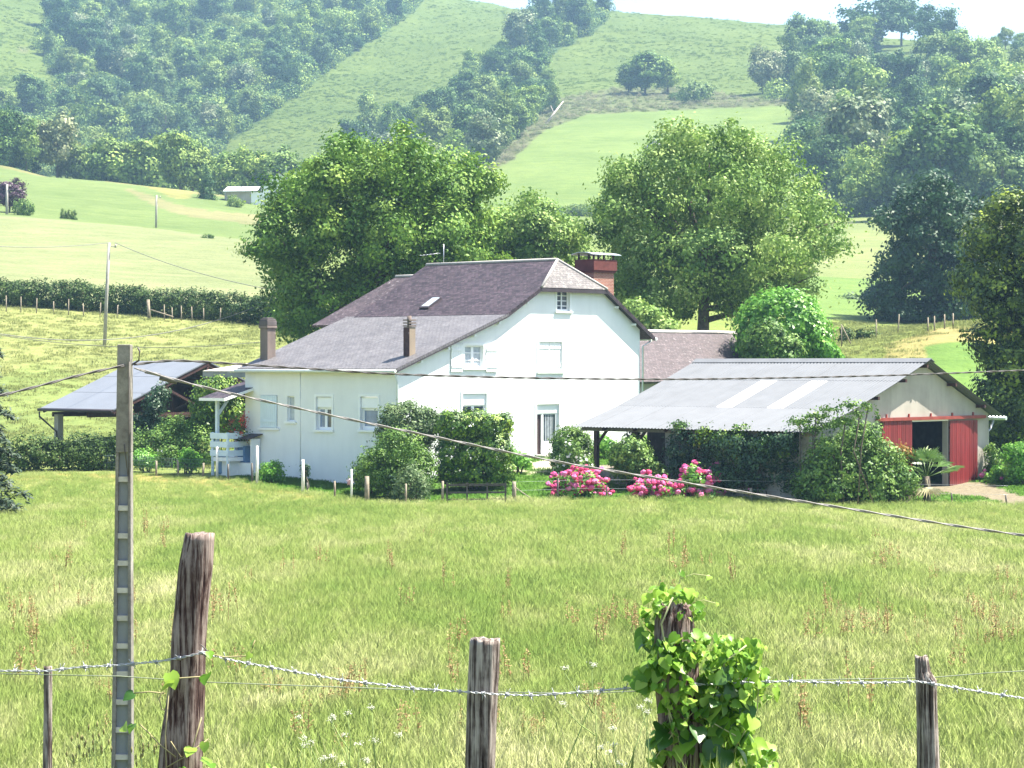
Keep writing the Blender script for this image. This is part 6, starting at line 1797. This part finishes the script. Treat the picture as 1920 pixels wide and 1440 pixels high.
for py in rungs:
    z = P30(230, py).z - pbase.z
    if z < zbot: continue
    mb = MB(); column(z - 0.03, z + 0.03, -1 + fl * 1.3, 1 - fl * 1.3, -0.075, -0.021); mb.build('rung', M_RUNG, pole)
mb = MB(); z = P30(260, 668).z - pbase.z
mb.tube([(xt + 0.08, 0, z - 0.1), (xt + 0.16, 0, z - 0.05), (xt + 0.17, 0, z + 0.06), (xt + 0.15, 0, z + 0.1)], 0.012, 6); mb.build('hook', M_POSTD, pole)
mb = MB(); mb.tube([(xt + 0.065, -0.1, ztop - 0.2), (xt + 0.06, -0.1, ztop - 1.6), (0.02 + xt * 0.6, -0.1, zrec + 0.1)], 0.006, 4); mb.build('earth_wire', M_POSTD, pole)
M_CABLE = mat_plain('weathered_cable', (0.06, 0.055, 0.055), 0.6, 0.35, 0.3, 20)
M_CABLEP = mat_plain('pale_twisted_cable', (0.22, 0.205, 0.195), 0.55, 0.4, 0.35, 30)
def picture_cable(name, label, px_pts, r, mat, twist=True, parent=None, group=None):
    """cable through given picture positions with distances, as two twisted strands"""
    pts = [W(p[0], p[1], p[2] * YP / 30.0) for p in px_pts]; r = r * YP / 30.0 * 0.76
    # resample smoothly
    L = [0]
    for a, b in zip(pts[:-1], pts[1:]): L.append(L[-1] + (b - a).length)
    s = np.linspace(0, L[-1], int(max(40, L[-1] / 0.06)))
    A = np.array([tuple(p) for p in pts])
    S_ = np.stack([np.interp(s, L, A[:, k]) for k in range(3)], 1)
    k = np.hanning(41); k /= k.sum()
    for a in range(3):
        d = S_[:, a]; lin = d[0] + (d[-1] - d[0]) * s / s[-1]
        r_ = np.pad(d - lin, 20, mode='reflect', reflect_type='odd'); S_[:, a] = np.convolve(r_, k, 'valid') + lin
    mb = MB()
    if twist:
        for ph in (0, math.pi):
            q = [Vector(p) + Vector((0, math.cos(t * 9 + ph) * r * 0.55, math.sin(t * 9 + ph) * r * 0.55)) for p, t in zip(S_, s)]
            mb.tube(q, r * 0.62, 6)
    else:
        mb.tube([Vector(p) for p in S_], r, 6)
    o = mb.build(name, mat, parent)
    if parent is None: tag(o, label, 'cable', group)
    return o
G = 'cables of the concrete pole'
picture_cable('overhead_cable', 'dark twisted cable running from the pole across roof and farmhouse to the right edge', [(252, 684, 30.0), (268, 672, 29.9), (300, 673, 30.2), (420, 681, 31.2), (560, 690, 32.4), (740, 702, 34), (950, 708, 36), (1150, 711, 38), (1300, 711, 39.5), (1500, 708, 41.5), (1700, 703, 43.5), (1930, 694, 46), (2300, 676, 50), (2900, 640, 56), (3600, 590, 62)], 0.021, M_CABLE, group=G)
picture_cable('overhead_cable', 'pale twisted cable sagging from the pole across hedge and hydrangeas to the field', [(252, 690, 29.9), (275, 698, 29.9), (310, 710, 29.9), (450, 742, 29.8), (560, 766, 29.7), (700, 796, 29.6), (830, 822, 29.5), (960, 850, 29.4), (1050, 868, 29.3), (1180, 888, 29.2), (1300, 908, 29.1), (1450, 932, 29), (1600, 955, 28.9), (1750, 980, 28.8), (1930, 1006, 28.6), (2300, 1050, 28), (2900, 1090, 27), (3600, 1110, 26)], 0.02, M_CABLEP, group=G)
picture_cable('overhead_cable', 'dark twisted cable running from the pole down to the left edge', [(250, 682, 30), (225, 683, 29.9), (160, 700, 29.5), (100, 717, 29), (0, 743, 28.4), (-120, 768, 27.6)], 0.021, M_CABLE, group=G)
mb = MB(); a = P30(300, 707) - Vector((0, 0.02, 0)); b = P30(332, 716)
mb.tube([a, b], [0.035, 0.03], 8); mb.tube([P30(272, 697), P30(300, 703)], 0.02, 6); o = mb.build('cable_clamp', mat_plain('dark_clamp', (0.09, 0.09, 0.10), 0.5, 0.4, 0.2)); tag(o, 'dark anchor clamp on the pale cable right beside the concrete pole', 'clamp')

# ---------------------------------------------------------------- barbed wire fence in front
def m_oldwood(name, dark, mid, pale):
    t = NT(name); o = t.obj()
    st = t.mapv(o, (1, 1, 0.055))
    f = t.noise(st, 58, 6, 0.7, 0.25); g = t.noise(t.mapv(o, (1, 1, 0.03)), 190, 3, 0.6)
    b = t.noise(o, 6, 4, 0.6)
    v = t.math('ADD', t.math('MULTIPLY', f, 0.75), t.math('MULTIPLY', g, 0.25))
    v = t.math('ADD', v, t.math('MULTIPLY', t.math('SUBTRACT', b, 0.5), 0.3))
    c = t.ramp(v, [(0.39, dark), (0.47, mid), (0.55, pale), (0.66, tuple(min(1, x * 1.4) for x in pale))])
    return t.bsdf(c, 0.9, 0.12, bump=v, bump_d=0.012, bump_s=1.0)
M_OLD = m_oldwood('weathered_split_wood', (0.018, 0.009, 0.010), (0.082, 0.050, 0.045), (0.235, 0.185, 0.165))
M_OLDG = m_oldwood('bleached_split_wood', (0.022, 0.014, 0.013), (0.12, 0.094, 0.085), (0.33, 0.285, 0.255))
def split_post(label, outline, Y, mat, seed, nseg=40, ntop=0.004, groove=0.10, square=0.35, name='split_wood_post'):
    """outline: (row, left, right) picture positions down the post"""
    rg = np.random.default_rng(seed)
    rows = np.array([o[0] for o in outline], float); lf = np.array([o[1] for o in outline], float); rt = np.array([o[2] for o in outline], float)
    bx = (lf[-1] + rt[-1]) / 2; b = onground(bx, Y)
    zt = W(0, rows[0], Y).z; z0 = b.z - 0.35
    zs = np.linspace(zt, z0, 64); n = nseg
    V = []; Fq = []; Fs = []
    ph = rg.uniform(0, 6.28, 12); am = rg.uniform(0.3, 1.0, 12); fr = rg.integers(3, 17, 12)
    for i, z in enumerate(zs):
        r_ = HZ - (z - EYE) / Y * F
        l = np.interp(r_, rows, lf); r = np.interp(r_, rows, rt)
        if r_ > rows[-1]: l = lf[-1]; r = rt[-1]
        cx = ((l + r) / 2 - 960) / F * Y - b.x; hw_ = (r - l) / 2 / F * Y
        for k in range(n):
            t = 2 * math.pi * k / n
            g = sum(a * math.sin(f * t + p + 0.35 * math.sin(z * 3 + p)) for a, f, p in zip(am, fr, ph)) / 6
            sq = (abs(math.cos(t)) ** 4 + abs(math.sin(t)) ** 4) ** (-0.25)
            rad = (1 - square + square * sq) * (1 + groove * g)
            zz = z - b.z
            if i == 0: zz += ntop * math.sin(3 * t + ph[0]) + rg.normal() * ntop * 0.5
            V.append((cx + hw_ * rad * math.cos(t), hw_ * 0.95 * rad * math.sin(t), zz))
    for i in range(len(zs) - 1):
        for k in range(n): Fq += [i * n + k, i * n + (k + 1) % n, (i + 1) * n + (k + 1) % n, (i + 1) * n + k]; Fs.append(4)
    c = len(V); V.append((np.mean([v[0] for v in V[:n]]), 0, zt - b.z - ntop * 0.8))
    for k in range(n): Fq += [k, c, (k + 1) % n]; Fs.append(3)
    me = np_mesh(name, np.array(V), Fq, Fs, mat, smooth=True)
    o = bpy.data.objects.new(name, me); link(o); o.location = b
    tag(o, label, 'fence post', 'wooden posts of the barbed wire fence'); return o
YF = 10.0
split_post('tallest leaning split wood post carrying the barbed wire, left of centre', [(1000,348,402),(1060,336,399),(1130,329,391),(1200,322,386),(1260,320,384),(1320,312,383),(1380,302,380),(1440,297,378),(1640,285,374)], YF, M_OLD, 1, groove=0.13)
split_post('upright bleached post in the middle of the barbed wire fence', [(1198,882,937),(1260,879,935),(1330,876,932),(1440,873,928),(1640,868,922)], YF, M_OLDG, 2, groove=0.12)
split_post('vine smothered dark post with a pointed top', [(1132,1240,1292),(1160,1228,1297),(1220,1226,1304),(1300,1230,1310),(1440,1242,1322),(1640,1250,1330)], YF, M_OLD, 3, ntop=0.012, groove=0.16)
split_post('slim grey post near the right edge of the barbed wire fence', [(1231,1716,1740),(1262,1716,1745),(1272,1717,1756),(1330,1719,1757),(1440,1720,1761),(1640,1724,1766)], YF, M_OLDG, 4, groove=0.12)
split_post('thin grey stake at the far left of the barbed wire fence', [(1250,82,98),(1330,82,98),(1440,80,98),(1640,78,98)], YF + 0.3, M_OLDG, 5, groove=0.06, square=0.0)
M_BARB = mat_plain('bright_galvanised_wire', (0.37, 0.38, 0.40), 0.35, 0.6, 0.15, 30, metal=0.35)
FY = YF - 0.07
bw = [(-80,1262),(0,1258),(90,1258),(150,1251),(225,1247),(300,1240),(345,1232),(378,1224),(400,1229),(440,1239),(500,1250),(640,1275),(780,1291),(880,1298),(935,1302),(1000,1304),(1060,1300),(1160,1292),(1300,1284),(1480,1277),(1560,1280),(1650,1280),(1722,1278),(1760,1284),(1850,1299),(1930,1311),(2020,1322)]
pts = [W(x, y, FY) for x, y in bw]
Ls = [0]
for a, b in zip(pts[:-1], pts[1:]): Ls.append(Ls[-1] + (b - a).length)
s = np.linspace(0, Ls[-1], 1100); A = np.array([tuple(p) for p in pts])
S_ = np.stack([np.interp(s, Ls, A[:, k]) for k in range(3)], 1)
bwire = empty('barbed_wire', (0, 0, 0)); tag(bwire, 'bright barbed wire strand strung along the wooden posts in front', 'barbed wire')
for ph in (0, math.pi):
    mb = MB(); mb.tube([Vector(p) + Vector((0, math.cos(t * 95 + ph) * 0.0026, math.sin(t * 95 + ph) * 0.0030)) for p, t in zip(S_, s)], 0.0022, 5); mb.build('wire_strand', M_BARB, bwire)
mb = MB()
for k in range(3):
    t = [Vector((0.009 * (k - 1) * 0.6, math.cos(a) * 0.0075, math.sin(a) * 0.0075)) for a in np.linspace(0, 6.0, 7)]; mb.tube(t, 0.0024, 4)
for d in ((0.4, -0.3, 1), (-0.5, -0.4, -1), (0.3, 0.7, 0.8), (-0.2, -0.8, 0.5)):
    v = Vector(d).normalized(); mb.tube([v * 0.004, v * 0.029], [0.0024, 0.0008], 4)
barb = mb.build('barb', M_BARB, bwire)
bpos = np.arange(0.04, Ls[-1], 0.098)
for i, t in enumerate(bpos):
    o = barb if i == 0 else barb.copy()
    if i: link(o, bwire)
    o.location = [float(np.interp(t, s, S_[:, k])) for k in range(3)]
    o.rotation_euler = (float(rng.uniform(0, 6.28)), float(rng.normal(0, 0.2)), float(rng.normal(0, 0.2)))
M_THINW = mat_plain('dull_thin_wire', (0.20, 0.23, 0.16), 0.6, 0.3, 0.2)
wire('plain_wire', 'thin dull second wire just below the barbed wire', [W(x, y, FY + 0.15) for x, y in ((-60,1262),(225,1268),(385,1279),(600,1287),(880,1297),(1100,1300),(1330,1290),(1500,1275),(1740,1271),(1850,1262),(1990,1254))], 0.0022, 'wires of the front fence', M_THINW, 5)
mb = MB(); q = W(378, 1224, FY - 0.0)
mb.tube([q + Vector((-0.005, 0.0, 0.035)), q + Vector((0.01, -0.01, 0.025)), q + Vector((0.028, -0.01, 0.005)), q + Vector((0.02, -0.01, -0.012)), q + Vector((0.0, 0, -0.004))], 0.003, 5); o = mb.build('wire_staple', M_POSTD); tag(o, 'bent nail holding the barbed wire on the tallest post', 'nail')

# ---------------------------------------------------------------- vine on the post: its leaves are parts
def vine_leaf_mesh(seed, mat):
    rg = np.random.default_rng(seed)
    out = [(0, 0.0), (0.28, -0.12), (0.48, 0.08), (0.52, 0.36), (0.40, 0.62), (0.20, 0.86), (0, 1.08)]
    pts = out + [(-x, y) for x, y in out[-2:0:-1]]
    cup = rg.uniform(0.15, 0.5); tip = rg.uniform(-0.5, -0.1)
    V = [(0, 0.38, 0.0)] + [(x, y, cup * x * x + tip * max(0, y - 0.4) ** 2) for x, y in pts]
    n = len(pts); Fq = []
    for k in range(n): Fq += [0, 1 + k, 1 + (k + 1) % n]
    return np_mesh('leaf', np.array(V), Fq, np.full(n, 3), mat, attrs={'var': np.full(len(V), rg.uniform(0.15, 0.95))}, smooth=True)
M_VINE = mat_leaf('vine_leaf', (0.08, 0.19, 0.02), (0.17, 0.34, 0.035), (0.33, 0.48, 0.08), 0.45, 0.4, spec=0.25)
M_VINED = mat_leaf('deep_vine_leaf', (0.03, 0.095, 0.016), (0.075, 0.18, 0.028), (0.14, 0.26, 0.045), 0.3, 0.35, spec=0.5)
VL = [vine_leaf_mesh(i, M_VINE) for i in range(8)]; VD = [vine_leaf_mesh(20 + i, M_VINED) for i in range(4)]
vb = onground(1290, YF); vine = empty('climbing_vine', vb); tag(vine, 'heart leaved green vine climbing over the pointed dark post', 'vine')
rg = np.random.default_rng(4)
def put_leaf(parent, px, py, Y, s, meshes, face=None):
    o = bpy.data.objects.new('leaf', meshes[int(rg.integers(len(meshes)))]); link(o, parent)
    o.location = W(px, py, Y) - parent.location
    # leaf tip (local +y) hangs down and outwards, its face to the light
    o.rotation_euler = (rg.uniform(0.5, 1.5) + math.pi / 2 * 0, rg.normal() * 0.5, math.pi + rg.normal() * 0.9)
    o.rotation_euler = (math.radians(rg.uniform(-80, -18)), rg.normal() * 0.4, math.pi + rg.normal() * 0.9)
    sc_ = s * rg.uniform(0.75, 1.3); o.scale = (sc_, sc_, sc_)
    return o
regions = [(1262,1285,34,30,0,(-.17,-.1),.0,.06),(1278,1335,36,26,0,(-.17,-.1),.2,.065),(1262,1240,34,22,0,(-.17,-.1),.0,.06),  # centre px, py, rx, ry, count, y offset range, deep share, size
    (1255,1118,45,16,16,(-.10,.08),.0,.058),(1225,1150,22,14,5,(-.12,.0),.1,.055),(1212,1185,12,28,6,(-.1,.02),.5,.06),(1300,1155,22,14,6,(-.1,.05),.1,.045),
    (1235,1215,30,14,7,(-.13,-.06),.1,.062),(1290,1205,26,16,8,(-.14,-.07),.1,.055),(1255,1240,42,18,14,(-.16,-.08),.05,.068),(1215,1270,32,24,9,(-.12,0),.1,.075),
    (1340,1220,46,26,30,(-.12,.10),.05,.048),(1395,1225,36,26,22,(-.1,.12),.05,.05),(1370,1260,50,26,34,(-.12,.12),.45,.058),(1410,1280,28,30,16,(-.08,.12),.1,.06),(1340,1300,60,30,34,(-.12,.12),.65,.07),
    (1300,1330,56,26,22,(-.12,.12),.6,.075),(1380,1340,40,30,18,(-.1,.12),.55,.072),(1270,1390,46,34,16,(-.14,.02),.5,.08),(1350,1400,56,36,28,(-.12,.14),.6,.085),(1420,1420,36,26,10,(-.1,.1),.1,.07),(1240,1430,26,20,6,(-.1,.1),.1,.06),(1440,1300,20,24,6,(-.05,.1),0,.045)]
nleaf = 0
for cx, cy, rx, ry, n, (y0, y1), deep, sz in regions:
    for i in range(int(n * 0.94)):
        a = rg.uniform(0, 6.28); q = math.sqrt(rg.uniform(0, 1))
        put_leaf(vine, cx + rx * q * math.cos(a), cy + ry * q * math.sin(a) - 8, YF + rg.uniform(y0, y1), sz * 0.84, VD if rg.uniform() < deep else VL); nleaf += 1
print('VINE LEAVES', nleaf)
def joined_leaves(parent, spots, name='small_leaves'):
    V = []; Fq = []; va = []
    for (px, py, Y, s_, deep) in spots:
        me = (VD if deep else VL)[int(rg.integers(4))]
        M = Matrix.Translation(W(px, py, Y) - parent.location) @ Matrix.Rotation(math.pi + rg.normal() * 0.9, 4, 'Z') @ Matrix.Rotation(rg.normal() * 0.4, 4, 'Y') @ Matrix.Rotation(math.radians(rg.uniform(-80, -15)), 4, 'X') @ Matrix.Scale(s_, 4)
        b = len(V); V += [tuple(M @ v.co) for v in me.vertices]; va += [rg.uniform(0.1, 0.95)] * len(me.vertices)
        for p in me.polygons: Fq += [b + i for i in p.vertices]
    me = np_mesh(name, np.array(V), Fq, np.full(len(Fq) // 3, 3), M_VINE, attrs={'var': np.array(va)}, smooth=True)
    o = link(bpy.data.objects.new(name, me), parent); tag(o, kind='stuff'); return o
sp_ = []
for cx, cy, rx, ry, n, (y0, y1), deep, sz in regions:
    for i in range(int(n * 2.5) if n else 46):
        a = rg.uniform(0, 6.28); q = math.sqrt(rg.uniform(0, 1.25))
        sp_.append((cx + rx * q * math.cos(a), cy + ry * q * math.sin(a) - 6, YF + rg.uniform(y0, y1 + 0.04), sz * rg.uniform(0.35, 0.7), False))
joined_leaves(vine, sp_)
mb = MB()
def stem_px(ptsxy, Y, r):
    mb.tube([W(x, y, Y) - vb for x, y in ptsxy], r, 5)
stem_px([(1285,1560),(1270,1440),(1258,1360),(1246,1290),(1250,1230),(1240,1170),(1262,1120)], YF - 0.10, 0.004)
stem_px([(1300,1560),(1282,1440),(1272,1380),(1250,1320),(1248,1290)], YF - 0.11, 0.004)
stem_px([(1330,1560),(1330,1440),(1336,1370),(1335,1310),(1360,1240),(1400,1210)], YF - 0.09, 0.0035)
stem_px([(1340,1500),(1380,1400),(1420,1330),(1425,1240)], YF - 0.04, 0.003)
stem_px([(1262,1120),(1275,1090),(1276,1068)], YF - 0.02, 0.002); stem_px([(1276,1085),(1300,1076),(1332,1080)], YF - 0.02, 0.0015); stem_px([(1300,1130),(1320,1125),(1345,1132)], YF, 0.0015)
stem_px([(1230,1420),(1262,1375),(1300,1335),(1380,1380)], YF - 0.12, 0.0025)
mb.build('stem', mat_plain('vine_stem', (0.36, 0.36, 0.18), 0.7, 0.2, 0.25), vine)
for x, y in ((1276, 1072), (1332, 1080), (1345, 1130), (1284, 1082), (1322, 1120)): put_leaf(vine, x, y, YF - 0.02, 0.022, VL)
# bindweed on the tallest post
v2 = empty('bindweed', onground(340, YF)); tag(v2, 'bindweed with a few big leaves twining round the tallest split wood post', 'vine')
for x, y, s_, m in ((318,1262,.062,VL),(326,1280,.05,VL),(388,1264,.05,VL),(250,1300,.05,VD),(232,1360,.05,VL),(250,1358,.045,VD),(392,1222,.035,VL),(360,1402,.055,VL),(384,1392,.05,VL),(378,1425,.06,VL),(395,1432,.05,VL),(470,1225,.035,VL),(478,1198,.03,VL),(500,1436,.05,VL),(520,1440,.04,VL),(340,1440,.05,VL)):
    put_leaf(v2, x, y, YF - 0.12, s_, m)
mb = MB(); vb_ = v2.location
for pl_ in ([(320,1275),(332,1272),(360,1270),(388,1268)], [(308,1290),(298,1310),(304,1330),(310,1332)], [(308,1300),(280,1297),(250,1300)], [(262,1358),(280,1375),(298,1395),(330,1420)], [(320,1390),(340,1420),(360,1405),(378,1345)], [(310,1440),(345,1420),(392,1385)], [(388,1225),(420,1232),(468,1230),(478,1200)], [(320,1560),(312,1440),(310,1380),(318,1275)]):
    mb.tube([W(x, y, YF - 0.11) - vb_ for x, y in pl_], 0.003, 5)
mb.build('stem', mat_plain('bindweed_stem', (0.30, 0.26, 0.14), 0.7, 0.2, 0.25), v2)

# ---------------------------------------------------------------- weeds on the bank and docks in the field
M_STALK = mat_plain('weed_stalk', (0.20, 0.27, 0.09), 0.7, 0.2, 0.25, 20)
M_UMBEL = mat_plain('white_umbel', (0.72, 0.70, 0.62), 0.8, 0.15, 0.1, 30)
def umbel(px, py, Y, label, nbr=4, seed=0, group='white umbel weeds on the bank'):
    rg = np.random.default_rng(seed); top = W(px, py, Y); b = onground(px + rg.uniform(-30, 30), Y)
    e = empty('umbel_weed', b); tag(e, label, 'weed', group)
    mb = MB(); hs = []
    t0 = top - b; mid = t0 * 0.55 + Vector((rg.normal() * 0.04, 0, 0))
    mb.tube([(0, 0, -0.05), mid, t0 * 0.85 + Vector((rg.normal() * 0.01, 0, 0)), t0], [0.004, 0.003, 0.002, 0.0016], 5); hs.append((t0, 1.0))
    for k in range(nbr):
        st = t0 * rg.uniform(0.5, 0.8); en = st + Vector((rg.uniform(-0.14, 0.14), rg.uniform(-0.1, 0.1), rg.uniform(0.10, 0.3))); mb.tube([st, st.lerp(en, 0.5) + Vector((0, 0, -0.01)), en], [0.0024, 0.002, 0.0014], 4); hs.append((en, 0.7))
    fl_ = MB()
    for c, s_ in hs:
        for j in range(9):
            a = rg.uniform(0, 6.28); r = 0.019 * s_ * math.sqrt(rg.uniform()); q = c + Vector((r * math.cos(a), r * math.sin(a), 0.018 + rg.uniform(-.003, .004)))
            mb.tube([c, q], 0.0008, 3, cap=False)
            for m_ in range(4):
                qq = q + Vector(rg.normal(size=3) * 0.0045); fl_.sphere(qq, 0.0021, 5, 3, 0.6)
    mb.build('stalk', M_STALK, e); o = fl_.build('umbel', M_UMBEL, e); tag(o, kind='stuff')
ul = [(652,1345),(700,1396),(672,1404),(615,1428),(640,1440),(1110,1255),(1205,1335),(1150,1404),(570,1392),(1372,1380),(1165,1440)]
for i, (x, y) in enumerate(ul):
    umbel(x, y, 9.6 + 0.12 * (i % 5), 'white umbel flowered weed among the front fence posts', 1 + i % 3, 50 + i)
M_SEED = mat_plain('dark_seed_head', (0.20, 0.185, 0.08), 0.8, 0.1, 0.3, 20)
for i, (x, y) in enumerate([(178,1370),(192,1378),(170,1390),(140,1415),(150,1398),(270,1388),(283,1396),(265,1420)]):
    rg = np.random.default_rng(i); b = onground(x + rg.uniform(-8, 8), 9.7); e = empty('seeded_weed', b); tag(e, 'thin weed with dark seed heads beside the concrete pole', 'weed', 'seeded weeds by the pole'); t0 = W(x, y, 9.7) - b
    mb = MB(); mb.tube([(0, 0, -0.05), t0 * 0.6 + Vector((rg.normal() * 0.02, 0, 0)), t0], [0.003, 0.002, 0.001], 4)
    hd = MB()
    for k in range(5):
        st = t0 * rg.uniform(0.82, 0.97); en = st + Vector((rg.uniform(-0.04, 0.04), 0, rg.uniform(0.01, 0.05))); mb.tube([st, en], 0.001, 4); hd.tube([en, en + Vector((0, 0, 0.012)), en + Vector((0.001, 0, 0.024))], [0.002, 0.0045, 0.001], 5)
    mb.build('stalk', M_STALK, e); hd.build('seed_head', M_SEED, e)
# leafy weeds around the foot of the vine and along the bank: one uncountable mass
rg = np.random.default_rng(31)
M_BANK = m_meadow('bank_grass', (0.10, 0.20, 0.035), (0.22, 0.30, 0.08), (0.46, 0.45, 0.22), 4.0)
bank_src = [tuft_obj('bank_tuft', 30, 0.42, 0.006, 0.16, rg, M_BANK, head=0.35, lean=0.5, headw=2.0) for i in range(4)]
n = 420; X = rg.uniform(-2.8, 2.8, n); Y = rg.uniform(8.6, 10.6, n)
hh = rg.uniform(0.55, 1.0, n)
# the grass stands lower in front of the wire and a little taller round the vine post
pxs = 960 + F * X / Y
hh *= np.where(np.abs(pxs - 1250) < 240, 1.15, 0.85)
gn_scatter('bank_grass', np.stack([X, Y, ground(X, Y)], 1), np.stack([rg.normal(0, .1, n), rg.normal(0, .1, n), rg.uniform(0, 6.28, n)], 1), hh, bank_src)
# docks
M_DOCK = mat_leaf('rusty_dock', (0.20, 0.15, 0.06), (0.31, 0.20, 0.09), (0.40, 0.30, 0.14), 0.2, 0.8)
def dock_mesh(seed):
    rg = np.random.default_rng(seed); mb = MB(); k = 0
    for s_ in range(int(rg.integers(2, 5))):
        bx = rg.normal() * 0.12; by = rg.normal() * 0.12; h = rg.uniform(0.6, 1.0); lx = rg.normal() * 0.07
        mb.tube([(bx, by, 0), (bx + lx * 0.4, by, h * 0.5), (bx + lx, by, h)], [0.006, 0.005, 0.003], 4, cap=False)
        for j in range(26):
            t = rg.uniform(0.45, 1.0); c = Vector((bx + lx * t + rg.normal() * 0.022, by + rg.normal() * 0.022, h * t)); d = Vector((rg.normal(), rg.normal(), rg.uniform(0.2, 1.4))).normalized(); l = 0.085 * (1.2 - t); sdv = d.cross(Vector((0, 0, 1))).normalized() * 0.017
            mb.add([c, c + d * l * 0.5 + sdv, c + d * l, c + d * l * 0.5 - sdv], [(0, 1, 2, 3)])
    o = mb.build('dock_plant', M_DOCK); at = o.data.attributes.new('var', 'FLOAT', 'POINT'); at.data.foreach_set('value', rg.uniform(0, 1, len(o.data.vertices)).astype(np.float32)); return o
DK = [dock_mesh(i) for i in range(6)]
rg = np.random.default_rng(55)
centres = [(60,1130),(180,1120),(95,1060),(575,1050),(720,1075),(500,1060),(330,1110),(490,1280),(590,1300),(720,1265),(620,1330),(730,1390),(680,1420),(405,1165),(950,1290),(1090,1170),(1135,1160),(1180,1190),(1210,1140),(1570,1210),(1590,1190),(1700,1200),(1830,1160),(1850,1150),(1780,1210),(1820,1270),(1860,1200),(1560,1150),(1620,1330),(1480,1190),(810,1110),(900,1340),(1000,1380),(560,1410),(1320,1060),(1640,1060),(1080,1340),(40,1200),(110,1010),(280,990)]
spots = []
for cx, cy in centres:
    for k in range(int(rg.integers(1, 4))):
        spots.append((cx + rg.normal() * 30, cy + rg.normal() * 13))
for k in range(30): spots.append((rg.uniform(0, 1920), rg.uniform(985, 1400)))
for i, (x, y) in enumerate(spots):
    p = hit(x, min(y + 30, 1436), 18)
    if p is None: continue
    o = DK[i] if i < len(DK) else DK[int(rg.integers(len(DK)))].copy()
    if i >= len(DK): link(o)
    s_ = rg.uniform(0.6, 1.15); o.location = p; o.scale = (s_, s_, s_); o.rotation_euler = (0, 0, rg.uniform(0, 6.28))
    zn = ('nearest in the hay field ' if y > 1230 else 'midway down the hay field ' if y > 1090 else 'farthest off in the hay field ') + ('left of the tallest post' if x < 330 else 'right of the tallest post' if x < 620 else 'left of the middle post' if x < 900 else 'left of the vine post' if x < 1260 else 'right of the vine post' if x < 1500 else 'left of the slim grey post' if x < 1735 else 'right of the slim grey post')
    tag(o, 'rusty dock stalks ' + zn, 'dock plant', 'dock plants ' + zn)
print('DOCKS', len(spots))
